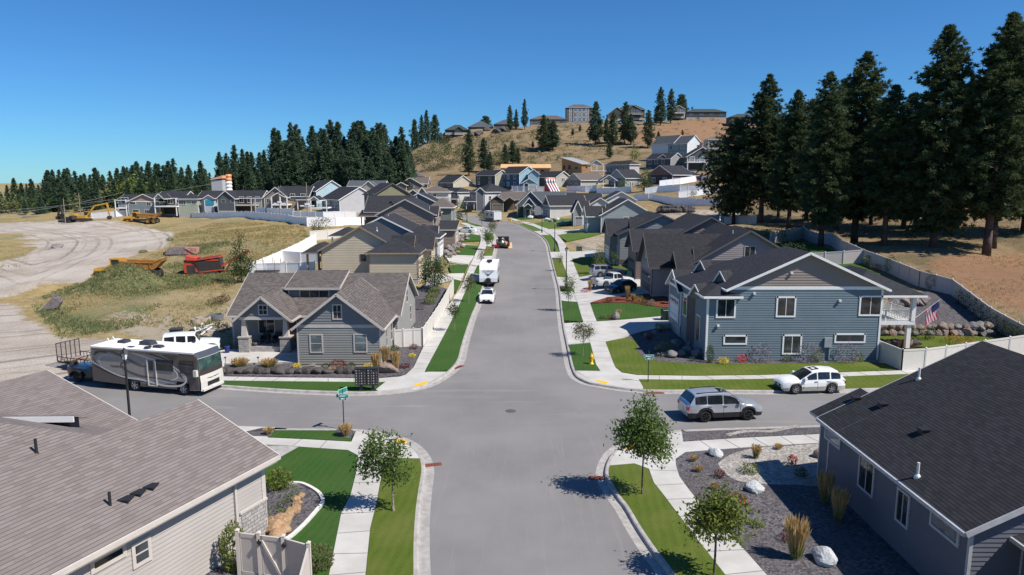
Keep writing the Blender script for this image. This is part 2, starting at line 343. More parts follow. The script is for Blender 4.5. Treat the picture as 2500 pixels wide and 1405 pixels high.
    rut = noise_(t, .75, 6, cx.outputs[0], .7); dc = mix(t, (.37, .31, .25), (.52, .46, .40), ramp(t, n1, .3, .7)); dc = mix(t, dc, (.22, .18, .145), math_(t, 'MULTIPLY', ramp(t, rut, .50, .62), .85)); dc = mix(t, dc, (.56, .51, .45), math_(t, 'MULTIPLY', ramp(t, n2, .5, .75), .5))
    c = mix(t, c, dc, ramp(t, math_(t, 'ADD', A('dirt'), math_(t, 'MULTIPLY', math_(t, 'SUBTRACT', n2, .5), .9)), .35, .65))
    n5 = noise_(t, 1.9, 6, co, .75); c = mix(t, c, (.12, .10, .055), math_(t, 'MULTIPLY', ramp(t, n5, .52, .68), math_(t, 'SUBTRACT', .75, math_(t, 'MULTIPLY', A('dirt'), .6)))); c = mix(t, c, (.10, .08, .045), math_(t, 'MULTIPLY', ramp(t, n3, .54, .75), .55)); c = mix(t, c, (.50, .42, .27), math_(t, 'MULTIPLY', ramp(t, noise_(t, 3.1, 5, co, .7), .60, .74), .4))
    t.links.new(c, b.inputs['Base Color']); b.inputs['Roughness'].default_value = .95; b.inputs['Specular IOR Level'].default_value = .1
    bump(t, b, math_(t, 'ADD', n3, math_(t, 'MULTIPLY', rut, .6)), .7, .25); me.materials.append(m)
    return o
ground = build_ground()

def sheet(name, poly, mat, z, thick=.2, kind='structure', label=None, cat=None, follow=True, cuts=4.0):
    """a slab lying on the ground: polygon in world metres"""
    bm = bmesh.new(); p = [q[:2] for q in poly]
    vs = [bm.verts.new((x, y, 0)) for x, y in p]
    f = bm.faces.new(vs); f.normal_update()
    if f.normal.z < 0: f.normal_flip()
    ymin = min(q[1] for q in p); ymax = max(q[1] for q in p); xmin = min(q[0] for q in p); xmax = max(q[0] for q in p)
    bmesh.ops.triangulate(bm, faces=bm.faces[:])
    if ymax > 64 or xmin < -30 or xmax > 26:
        k = math.floor(ymin/cuts)*cuts
        while k < ymax:
            if k > ymin: bmesh.ops.bisect_plane(bm, geom=bm.faces[:]+bm.edges[:]+bm.verts[:], plane_co=(0, k, 0), plane_no=(0, 1, 0))
            k += cuts
        k = math.floor(xmin/cuts)*cuts
        while k < xmax:
            if k > xmin: bmesh.ops.bisect_plane(bm, geom=bm.faces[:]+bm.edges[:]+bm.verts[:], plane_co=(k, 0, 0), plane_no=(1, 0, 0))
            k += cuts
        bmesh.ops.triangulate(bm, faces=bm.faces[:])
    for v in bm.verts: v.co.z = hgt(v.co.x, v.co.y)+z
    if thick:
        be = [e for e in bm.edges if len(e.link_faces) == 1]
        r = bmesh.ops.extrude_edge_only(bm, edges=be)
        for v in r['geom']:
            if isinstance(v, bmesh.types.BMVert): v.co.z -= thick
    bmesh.ops.recalc_face_normals(bm, faces=bm.faces[:])
    me = bpy.data.meshes.new(name); bm.to_mesh(me); bm.free()
    if sum(pl.normal.z*pl.area for pl in me.polygons) < 0: me.flip_normals()
    me.materials.append(mat); o = bpy.data.objects.new(name, me); COL.objects.link(o)
    return tag(o, label, cat, None, kind)
sheet('road', ROADPOLY, ASPH, 0.0, .1, cuts=3)
def offs(line, d):
    out = []
    for i, p in enumerate(line):
        a = np.array(line[max(i-1, 0)]); b = np.array(line[min(i+1, len(line)-1)]); t = (b-a)/max(np.hypot(*(b-a)), 1e-6)
        out.append((p[0]+t[1]*-d, p[1]+t[0]*d))
    return out
def kerb(line, side):
    """gutter pan, upright face and kerb top along one edge of the road"""
    mb = MB(); prof = [(0, .004), (.42, -.015), (.47, .11), (.52, .135), (.66, .135), (.67, -.1)]
    rows = [[(x, y, hgt(x, y)+z) for x, y in offs(line, side*d)] for d, z in prof]
    for a, b in zip(rows[:-1], rows[1:]):
        for i in range(len(line)-1):
            q = [a[i], a[i+1], b[i+1], b[i]]
            mb.add(q if side < 0 else q[::-1])
    return tag(mb.build('kerb', CONC_G), kind='structure')
for L in (NW, NE, SE, SW): kerb(L, 1)
ZS = .13
def pv(name, px, mat, z=ZS, th=.25): return sheet(name, G(px) if isinstance(px[0], tuple) and len(px[0]) == 2 else px, mat, z, th)
def inner(line, px0, px1, d=.66, rev=False):
    """the stretch of a kerb's back edge between two bearings"""
    o = offs(line, d); a = at(*px0); b = at(*px1)
    i = min(range(len(o)), key=lambda k: (o[k][0]-a[0])**2+(o[k][1]-a[1])**2); j = min(range(len(o)), key=lambda k: (o[k][0]-b[0])**2+(o[k][1]-b[1])**2)
    s = o[i:j+1] if i <= j else o[j:i+1][::-1]
    return [(x, y, 0) for x, y in s]
# --- north-west corner
swl = [(991, 919), (1010, 901), (1034, 850), (1073, 780), (1125, 704), (1150, 645), (1170, 602), (1174, 589), (1173, 577), (1164, 564), (1150, 557), (1124, 547)]
swr = [(1140, 545), (1166, 556), (1182, 568), (1187, 582), (1188, 601), (1181, 622), (1166, 650), (1136, 714), (1105, 780), (1069, 850), (1040, 903), (1037, 912)]
pv('sidewalk', swl+swr, CONC)
pv('sidewalk', G([(1037, 912), (991, 919), (975, 924), (925, 928), (925, 937), (942, 936), (917, 956)])+inner(NW, (920, 962), (1102, 912)), CONC, ZS-.002)
pv('sidewalk', [(420, 917), (527, 923), (700, 926), (925, 928), (925, 937), (700, 935), (527, 933), (420, 928)], CONC, ZS-.003)
pv('lawn', G([(420, 929), (527, 934), (700, 936), (925, 938), (940, 937), (916, 957)])+inner(NW, (915, 960), (430, 940)), LAWN_A, .14)
pv('lawn', G([(1037, 913), (1069, 851), (1105, 781), (1136, 715), (1147, 692)])+inner(NW, (1181, 692), (1104, 910)), LAWN_A, .14)
pv('driveway', G([(1149, 689), (1158, 670)])+inner(NW, (1186, 672), (1180, 690), .5), CONC, .128)
pv('lawn', G([(1158, 669), (1166, 651)])+inner(NW, (1197, 651), (1187, 670)), LAWN_A, .14)
pv('driveway', G([(1168, 648), (1180, 627)])+inner(NW, (1203, 628), (1197, 649), .5), CONC, .128)
pv('lawn', G([(1180, 626), (1187, 604)])+inner(NW, (1212, 611), (1205, 627)), LAWN_B, .14)
pv('driveway', G([(1188, 603), (1188, 589)])+inner(NW, (1214, 588), (1213, 608), .5), CONC, .128)
pv('lawn', G([(1188, 588), (1183, 570)])+inner(NW, (1204, 573), (1213, 587)), LAWN_B, .14)
pv('driveway', G([(1182, 568), (1160, 554)])+inner(NW, (1180, 556), (1202, 571), .5), CONC, .128)
pv('lawn', G([(1158, 553), (1128, 542)])+inner(NW, (1135, 540), (1170, 553)), LAWN_B, .14)
pv('gravel_bed', [(420, 916), (524, 895), (727, 893), (732, 905), (935, 905), (935, 880), (964, 850), (1031, 849), (1009, 900), (990, 918), (925, 927), (527, 922)], GRAVEL, .15)
pv('gravel_bed', [(964, 848), (1030, 846), (1073, 778), (1104, 712), (1040, 690), (1010, 720), (1005, 800)], GRAVEL, .12)
pv('driveway', [(420, 880), (518, 855), (566, 858), (700, 856), (760, 830), (770, 892), (731, 891), (690, 889), (524, 893), (430, 905)], CONC, .165)
pv('driveway', [(1086, 627), (1156, 628), (1167, 603), (1133, 598), (1110, 592), (1100, 600)], CONC, .10)
pv('driveway', [(1096, 640), (1086, 627), (1156, 628), (1142, 647)], CONC, .12)
pv('lawn', [(1096, 651), (1143, 648), (1134, 667), (1102, 669)], LAWN_A, .13)
pv('driveway', [(1040, 670), (1102, 670), (1133, 669), (1125, 688), (1104, 683), (1040, 700)], CONC, .12)
pv('lawn', [(1104, 684), (1125, 689), (1112, 715), (1106, 712)], LAWN_A, .13)
pv('lawn', [(1085, 612), (1109, 610), (1139, 600), (1168, 603), (1157, 626), (1112, 624)], LAWN_A, .13)
pv('lawn', [(1130, 590), (1149, 572), (1172, 577), (1173, 588)], LAWN_A, .13)
pv('driveway', [(1090, 572), (1095, 555), (1150, 557), (1163, 564), (1171, 576), (1149, 573)], CONC, .12)
# --- north-east corner
nel = [(1455, 893), (1441, 840), (1424, 789), (1410, 741), (1398, 712), (1387, 679), (1371, 634), (1361, 594), (1343, 574), (1326, 564), (1300, 553), (1270, 544), (1240, 536)]
ner = [(1255, 535), (1300, 546), (1337, 560), (1360, 574), (1377, 594), (1390, 617), (1397, 634), (1414, 679), (1430, 712), (1440, 741), (1457, 788), (1478, 838), (1498.5, 893), (1503, 902), (1518, 914), (1466, 910)]
pv('sidewalk', nel[::1]+ner, CONC)
pv('sidewalk', G([(1466, 910), (1518, 914), (1556, 920), (1559, 930), (1571, 951)])+inner(NE, (1571, 953), (1400, 908), .66)+G([(1402, 909)]), CONC, ZS-.002)
pv('sidewalk', [(1556, 920), (1700, 922), (1860, 920), (2000, 915), (2240, 907), (2500, 899), (2500, 908), (2240, 916), (2000, 925), (1860, 929), (1700, 931.5), (1559, 930)], CONC, ZS-.003)
pv('lawn', G([(1571, 950.5), (1560, 931), (1700, 932.5), (1860, 930), (2000, 926), (2240, 917), (2500, 909)])+inner(NE, (2500, 935), (1575, 951)), LAWN_C, .14)
pv('lawn', G([(1387, 846), (1441, 841), (1455, 893), (1465, 910), (1402, 908)])+inner(NE, (1399, 905), (1387, 848)), LAWN_A, .14)
def strip(a, b, kind, mat, z):   # between kerb and sidewalk, from bearing row a to row b
    pv(kind, G([a[0], b[0]])+inner(NE, b[1], a[1], .66 if kind == 'lawn' else .5), mat, z)
strip([(1424, 790), (1372, 790)], [(1441, 839), (1386, 845)], 'driveway', CONC, .128)
strip([(1410, 742), (1366, 742)], [(1423, 788), (1373, 788)], 'lawn', LAWN_A, .14)
strip([(1398, 713), (1361, 713)], [(1409, 740), (1366, 740)], 'driveway', CONC, .128)
strip([(1395, 704), (1360, 704)], [(1398, 711), (1362, 711)], 'lawn', LAWN_A, .14)
strip([(1387, 680), (1354, 680)], [(1394, 703), (1360, 703)], 'driveway', CONC, .128)
strip([(1371, 635), (1345, 635)], [(1386, 678), (1354, 678)], 'lawn', LAWN_C, .14)
strip([(1367, 617), (1340, 618)], [(1371, 633), (1344, 633)], 'driveway', CONC, .128)
strip([(1343, 576), (1318, 576)], [(1366, 616), (1340, 616)], 'lawn', LAWN_B, .14)
strip([(1326, 565), (1304, 567)], [(1342, 575), (1317, 575)], 'driveway', CONC, .128)
strip([(1280, 547), (1262, 549)], [(1325, 564), (1303, 566)], 'lawn', LAWN_B, .14)
pv('lawn', [(1478, 838), (1525, 829), (1556, 834), (1555, 860), (1572, 880), (1620, 888), (1720, 893), (1900, 893), (2110, 888), (2204, 895), (2230, 906), (2000, 914), (1860, 919), (1700, 921), (1556, 919), (1518, 913), (1503, 901), (1499, 893)], LAWN_C, .14)
pv('gravel_bed', [(1525, 829), (1560, 815), (1600, 806), (1690, 806), (1712, 884), (2105, 884), (2108, 888), (1900, 893), (1720, 893), (1620, 888), (1572, 880), (1555, 860), (1556, 834)], GRAVEL, .15)
pv('driveway', [(1457, 788), (1478, 838), (1560, 814), (1655, 806), (1700, 797), (1672, 775), (1630, 773)], CONC, .12)
pv('lawn', [(1441, 745), (1470, 743), (1542, 743), (1599, 752), (1650, 757), (1650, 772), (1630, 772), (1528, 782), (1458, 787)], LAWN_A, .13)
pv('mulch_bed', [(1441, 742), (1482, 729), (1560, 722), (1600, 719), (1650, 736), (1650, 756), (1599, 751), (1542, 742), (1480, 742)], MULCH, .14)
pv('driveway', [(1414, 679), (1440, 741), (1482, 728), (1600, 718), (1590, 690), (1535, 672), (1454, 672)], CONC, .12)
pv('lawn', [(1397, 634), (1448, 629), (1533, 639), (1545, 662), (1535, 671), (1454, 671), (1414, 678)], LAWN_C, .13)
pv('driveway', [(1390, 617), (1460, 613), (1510, 620), (1500, 632), (1448, 628), (1397, 633)], CONC, .12)
pv('lawn', [(1361, 577), (1400, 568), (1459, 569), (1484, 565), (1440, 578), (1383, 590)], LAWN_B, .13)
pv('driveway', [(1338, 561), (1400, 563), (1430, 560), (1440, 566), (1400, 567), (1360, 573)], CONC, .12)
pv('lawn', [(1300, 548), (1345, 535), (1400, 535), (1420, 548), (1370, 556), (1333, 559)], LAWN_B, .13)
pv('lawn', [(1255, 532), (1290, 526), (1325, 524), (1300, 538), (1275, 540)], LAWN_A, .13)
# --- south-east corner
pv('sidewalk', G0([(1649, 1125), (1650.7, 1144), (1659, 1170), (1682, 1202), (1717, 1245), (1805, 1336), (1866, 1405), (2000, 1560), (1880, 1560), (1766, 1405), (1688, 1305), (1645, 1248), (1619, 1213), (1596, 1184), (1584, 1150)]), CONC)
pv('sidewalk', G0([(1584, 1150), (1548, 1137), (1489, 1142)])+inner(SE, (1487, 1140), (1663, 1054))+G0([(1664, 1053), (1668, 1084), (1673, 1109), (1649, 1125)]), CONC, ZS-.002)
pv('sidewalk', G0([(1668, 1084), (1800, 1075), (2003, 1065), (2200, 1056), (2200, 1075), (2003, 1086), (1800, 1099), (1673, 1109)]), CONC, ZS-.003)
pv('lawn', G0([(1490, 1143), (1548, 1138), (1583, 1151), (1595, 1185), (1618, 1214), (1644, 1249), (1687, 1306), (1765, 1405), (1870, 1550)])+inner(SE, (1730, 1560), (1490, 1150)), LAWN_C, .14)
pv('gravel_bed', G0([(1664, 1053), (1668, 1083), (1800, 1074), (2003, 1064), (2200, 1055)])+inner(SE, (2200, 1040), (1668, 1053)), GRAVEL, .14)
pv('gravel_bed', G0([(1650, 1126), (1673, 1110), (1800, 1100), (2003, 1087), (2200, 1078), (2300, 1600), (2050, 1600), (1867, 1405), (1806, 1336), (1718, 1245), (1683, 1202), (1660, 1170), (1651.5, 1144)]), GRAVEL, .13)
pv('white_gravel', G0(catmull([(1752, 1138), (1783, 1116), (1840, 1100), (1920, 1095), (2030, 1096), (2060, 1190), (1950, 1190), (1862, 1188), (1800, 1180), (1768, 1160), (1752, 1138)], 3)[:-1]), GRAVEL_W, .137, .1)
pv('white_gravel', [(x, y, 0) for x, y in (lambda l: offs(l, .18)+offs(l, -.18)[::-1])(catmull(G0([(1775, 1068), (1810, 1060), (1845, 1058), (1880, 1059), (1915, 1052), (1950, 1045)]), 4))], GRAVEL_W, .146, .1)
# --- south-west corner
pv('sidewalk', G0([(849, 1104), (875, 1118), (869, 1164), (856, 1215), (833, 1261), (807, 1394), (790, 1480), (770, 1600), (880, 1600), (885, 1480), (893, 1405), (904, 1296), (919, 1235), (927, 1190), (940, 1123)]), CONC)
pv('sidewalk', G0([(940, 1123), (1030, 1125)])+inner(SW, (1030, 1123), (872, 1055))+G0([(870, 1056), (858, 1084), (849, 1104)]), CONC, ZS-.002)
pv('sidewalk', G0([(858, 1084), (746, 1078), (658, 1074), (500, 1068), (300, 1058), (300, 1076), (500, 1086), (681, 1092), (762, 1098), (849, 1104)]), CONC, ZS-.003)
pv('lawn', G0([(945, 1124), (1030, 1126)])+inner(SW, (1029, 1128), (1012, 1560))+G0([(882, 1560), (894, 1405), (905, 1296), (920, 1235), (928, 1190)]), LAWN_C, .14)
pv('lawn', G0([(857, 1083), (746, 1077), (658, 1073)])+inner(SW, (655, 1052), (866, 1053)), LAWN_A, .14)
pv('gravel_bed', G0([(700, 1052), (676, 1050), (660, 1072), (600, 1070), (600, 1060), (640, 1050)]), GRAVEL, .148)
pv('gravel_bed', G0([(828, 1052), (862, 1056), (856, 1076), (838, 1074), (822, 1066), (820, 1056)]), GRAVEL, .149)
pv('driveway', G0([(640, 1048), (672, 1049), (640, 1090), (400, 1085), (400, 1040)]), CONC, .143)
pv('driveway', G0([(681, 1093), (730, 1096), (690, 1120), (600, 1170), (560, 1100)]), CONC_G, .12)
bed = G0([(640, 1200), (707, 1188), (739, 1190), (775, 1209), (788, 1228), (786, 1240), (775, 1254), (746, 1287), (713, 1318), (690, 1330), (630, 1340)])
pv('lawn', G0([(680, 1125), (730, 1097), (848, 1105), (874, 1119), (868, 1164), (855, 1215), (832, 1261), (806, 1394), (789, 1480), (760, 1500), (745, 1430), (760, 1370), (690, 1320), (640, 1280), (640, 1140)]), LAWN_A, .14)
pv('gravel_bed', bed, GRAVEL, .155)
pv('gravel_bed', G0([(560, 1310), (690, 1325), (745, 1345), (735, 1420), (560, 1500), (480, 1420)]), GRAVEL, .152)
eb = MB(); bl = catmull([q[:2] for q in bed[1:-1]], 4)
for a, b, (c, d) in zip(bl[:-1], bl[1:], [((0, 0), (0, 0))]*len(bl)): eb.bar((*a, .17), (*b, .17), .16, .14)
tag(eb.build('bed_edging', plain('#d9d4cc', .8)), 'pale concrete edging curved round the dark gravel bed beside the tan house', 'edging')
# yard of the blue house
pv('gravel_bed', [(2170, 722), (2278, 714), (2322, 722), (2420, 797), (2500, 850), (2500, 870), (2440, 815), (2250, 800), (2170, 800)], GRAVEL, .1)
pv('lawn', [(2148, 818), (2257, 822), (2433, 827), (2500, 845), (2500, 858), (2340, 850), (2250, 850), (2150, 845)], LAWN_C, .12)
pv('lawn', [(2010, 648), (2070, 643), (2105, 648), (2150, 672), (2110, 680), (2000, 676)], LAWN_A, .12)
pv('lawn', [(1890, 600), (1950, 590), (1990, 600), (2040, 618), (1960, 625), (1900, 615)], LAWN_A, .12)
# sidewalk joints
JM = plain((.16, .15, .14), .9)
def joints(L, Rr, step, name='sidewalk_joint'):
    mb = MB(); a = catmull(L, 12); b = catmull(Rr, 12); acc = 0
    for i in range(1, len(a)):
        acc += math.hypot(a[i][0]-a[i-1][0], a[i][1]-a[i-1][1])
        if acc > step:
            acc = 0; q = min(b, key=lambda c: (c[0]-a[i][0])**2+(c[1]-a[i][1])**2)
            mb.bar((*a[i], hgt(*a[i])+ZS), (*q, hgt(*q)+ZS), .035, .012)
    tag(mb.build(name, JM), kind='structure')
joints(G(swl), G(swr[::-1]), 1.55); joints(G(nel), G(ner[:-3][::-1]), 1.55)
joints(G0([(1650, 1128), (1651, 1144), (1659, 1170), (1682, 1202), (1717, 1245), (1805, 1336), (1866, 1405)]), G0([(1584, 1150), (1596, 1184), (1619, 1213), (1645, 1248), (1688, 1305), (1766, 1405), (1800, 1450)]), 1.5)
joints(G0([(875, 1120), (869, 1164), (856, 1215), (833, 1261), (807, 1394), (790, 1480)]), G0([(940, 1125), (927, 1190), (919, 1235), (904, 1296), (893, 1405), (885, 1480)]), 1.5)
joints(G([(527, 923), (700, 926), (925, 928)]), G([(527, 933), (700, 935), (925, 937)]), 1.5); joints(G([(1556, 920), (1700, 922), (2000, 915), (2240, 907)]), G([(1559, 930), (1700, 931.5), (2000, 925), (2240, 916)]), 1.5)
joints(G0([(673, 1109), (1673, 1109), (2003, 1086)][1:]), G0([(1668, 1084), (2003, 1065)]), 1.5); joints(G0([(658, 1074), (858, 1084)]), G0([(681, 1092), (849, 1104)]), 1.5)
# tactile ramps, drains, manhole
for q in ([(1010, 944), (1040, 936), (1046, 940), (1018, 948)], [(1452, 934), (1458, 932), (1486, 938), (1480, 943)], [(956, 1078), (985, 1077), (996, 1087), (972, 1090)], [(1524, 1094), (1552, 1086), (1557, 1096), (1530, 1103)]):
    sheet('tactile_paving', G0(q), plain('#f2b411', .7), .137, .05)
def drain(px, a):
    p = at(*px); mb = MB(T(p[0], p[1], p[2], a)); mb.box(-.62, .62, -.2, .2, -.02, .012)
    for i in range(7): mb.box(-.55+i*.16, -.47+i*.16, -.16, .16, .012, .03)
    tag(mb.build('storm_drain', plain('#7a4230', .8)), 'rusty storm drain grate in the gutter '+('of the corner by the mailboxes' if px[0] == 1119 else 'below the near left tree' if px[0] < 1200 else 'in the shadow of the near right tree' if px[1] > 1000 else 'behind the silver suv'), 'drain', group='storm drains')
drain((1119, 897), 1.0); drain((1050, 1136), .25); drain((1466, 1167), .05); drain((1600, 960), 0)
p = at(1247, 1004); mb = MB(); mb.lathe((p[0], p[1], p[2]), [(.36, 0), (.36, .006), (.3, .012)], 20); tag(mb.build('manhole_cover', plain('#5a5550', .7)), 'round iron manhole cover in the middle of the crossing', 'manhole cover')
# houses
def roofmat(c1, c2, c3, w=.33, h=.145, line=.35):
    k = ('roof', c1, c2, c3, w, h)
    if k in _mc: return _mc[k]
    m, t, b = base_mat('shingles'); uv = N(t, 'ShaderNodeUVMap').outputs[0]
    br = t.nodes.new('ShaderNodeTexBrick'); br.inputs['Scale'].default_value = 1; br.inputs['Brick Width'].default_value = w; br.inputs['Row Height'].default_value = h
    br.inputs['Mortar Size'].default_value = 0; br.offset = .37; br.inputs['Bias'].default_value = 0
    br.inputs['Color1'].default_value = (0, 0, 0, 1); br.inputs['Color2'].default_value = (1, 1, 1, 1); br.inputs['Mortar'].default_value = (0, 0, 0, 1); t.links.new(uv, br.inputs[0])
    g = noise_(t, .25, 4, uv, .6); gr = noise_(t, 40, 2, uv)
    a = mix(t, c1, c2, br.outputs[0]); a = mix(t, a, c3, math_(t, 'MULTIPLY', ramp(t, g, .35, .7), .55)); a = mix(t, a, [x*.6 for x in c1], math_(t, 'MULTIPLY', ramp(t, gr, .5, .8), .4))
    sp = t.nodes.new('ShaderNodeSeparateXYZ'); t.links.new(uv, sp.inputs[0]); fr = math_(t, 'FRACT', math_(t, 'DIVIDE', sp.outputs[1], h), 0); ln = math_(t, 'LESS_THAN', fr, .16)
    a = mix(t, a, [x*line for x in c1], ln); t.links.new(a, b.inputs['Base Color']); b.inputs['Roughness'].default_value = .9; b.inputs['Specular IOR Level'].default_value = .25
    bump(t, b, math_(t, 'SUBTRACT', math_(t, 'MULTIPLY', br.outputs[0], .35), fr), .4, .015); _mc[k] = m; return m
RF_DARK = roofmat((.026, .027, .032), (.048, .049, .056), (.036, .036, .042))
RF_BLK = roofmat((.022, .022, .025), (.040, .040, .045), (.034, .033, .036))
RF_TAUPE = roofmat((.165, .138, .127), (.235, .20, .186), (.20, .17, .157), .36, .16, .5)
RF_BROWN = roofmat((.085, .072, .065), (.17, .148, .135), (.125, .108, .10), .3, .19, .5)
RF_TAN = roofmat((.12, .10, .09), (.165, .14, .125), (.15, .125, .115))
RF_GREY = roofmat((.075, .085, .095), (.11, .12, .13), (.09, .10, .11))
RF_GRN = roofmat((.045, .06, .055), (.07, .085, .078), (.06, .07, .065))
def siding(c, lap=0.0, var=.06):
    c = hexc(c) if isinstance(c, str) else c
    k = ('sid', c, lap)
    if k in _mc: return _mc[k]
    m, t, b = base_mat('siding'); uv = N(t, 'ShaderNodeUVMap').outputs[0]
    f = ramp(t, noise_(t, .6, 5, uv, .65), .25, .75); a = mix(t, [x*(1-var) for x in c], [x*(1+var) for x in c], f)
    b.inputs['Roughness'].default_value = .65; b.inputs['Specular IOR Level'].default_value = .3
    if lap:
        s = t.nodes.new('ShaderNodeSeparateXYZ'); t.links.new(uv, s.inputs[0]); fr = math_(t, 'FRACT', math_(t, 'DIVIDE', s.outputs[1], lap), 0)
        bump(t, b, math_(t, 'SUBTRACT', 1, fr), .9, lap*.18)
    t.links.new(a, b.inputs['Base Color']); _mc[k] = m; return m
def stonemat(c1, c2, mort, w=.34, h=.16):
    m, t, b = base_mat('stone_veneer'); uv = N(t, 'ShaderNodeUVMap').outputs[0]
    br = t.nodes.new('ShaderNodeTexBrick'); br.inputs['Scale'].default_value = 1; br.inputs['Brick Width'].default_value = w; br.inputs['Row Height'].default_value = h; br.inputs['Mortar Size'].default_value = .012; br.squash = .6; br.squash_frequency = 3; br.offset = .43
    br.inputs['Color1'].default_value = (*c1, 1); br.inputs['Color2'].default_value = (*c2, 1); br.inputs['Mortar'].default_value = (*mort, 1)
    w_ = mix(t, (0, 0, 0), (1, 1, 1), 0); nv = t.nodes.new('ShaderNodeVectorMath'); nv.operation = 'ADD'; ns = t.nodes.new('ShaderNodeTexNoise'); ns.inputs['Scale'].default_value = 4; t.links.new(uv, ns.inputs[0])
    sc = t.nodes.new('ShaderNodeVectorMath'); sc.operation = 'SCALE'; sc.inputs[3].default_value = .09; t.links.new(ns.outputs[1], sc.inputs[0]); t.links.new(uv, nv.inputs[0]); t.links.new(sc.outputs[0], nv.inputs[1]); t.links.new(nv.outputs[0], br.inputs[0])
    n = noise_(t, 6, 4, uv); t.links.new(mix(t, br.outputs[0], (.3, .28, .26), math_(t, 'MULTIPLY', n, .4)), b.inputs['Base Color']); b.inputs['Roughness'].default_value = .9
    bump(t, b, math_(t, 'ADD', math_(t, 'SUBTRACT', 1, br.outputs[1]), math_(t, 'MULTIPLY', n, .5)), .9, .05); return m
STONE_L = stonemat((.30, .28, .27), (.46, .43, .40), (.14, .13, .12)); STONE_D = stonemat((.10, .07, .055), (.05, .04, .04), (.02, .02, .02)); STONE_B = stonemat((.36, .25, .18), (.26, .19, .15), (.12, .10, .08))
WHITE = plain('#e9e8e4', .5, var=.04); TRIM_T = plain((.52, .47, .42), .6, var=.05); TRIM_G = plain((.40, .37, .34), .6, var=.05); TRIM_D = plain((.10, .095, .095), .6, var=.05); CEDAR = plain((.26, .12, .06), .7)
def glassmat(tint=(.02, .024, .028), r=.04):
    m, t, b = base_mat('window_glass'); co = objco(t); a = mix(t, tint, [x*2.6+.012 for x in tint], ramp(t, noise_(t, .9, 3, co, .5, .6), .4, .75))
    t.links.new(a, b.inputs['Base Color']); b.inputs['Roughness'].default_value = r; b.inputs['IOR'].default_value = 1.5; b.inputs['Specular IOR Level'].default_value = .7; return m
GLASS = glassmat(); GLASS_B = glassmat((.10, .12, .13), .06); FOUND = plain((.40, .385, .36), .9, var=.15); DARKDOOR = plain((.035, .018, .013), .4); METAL_W = plain('#e4e4e2', .45, var=.03); BLACKM = plain((.018, .018, .02), .5); PVC = plain('#d8d6d2', .5)
def clipz(p, z0, z1):
    def half(p, z, keep):
        o = []
        for i in range(len(p)):
            a, b = p[i], p[(i+1) % len(p)]; ia, ib = keep(a[1]), keep(b[1])
            if ia: o.append(a)
            if ia != ib:
                t = (z-a[1])/(b[1]-a[1]); o.append((a[0]+t*(b[0]-a[0]), z))
        return o
    p = half(p, z0, lambda z: z >= z0-1e-9); return half(p, z1, lambda z: z <= z1+1e-9) if len(p) > 2 else []
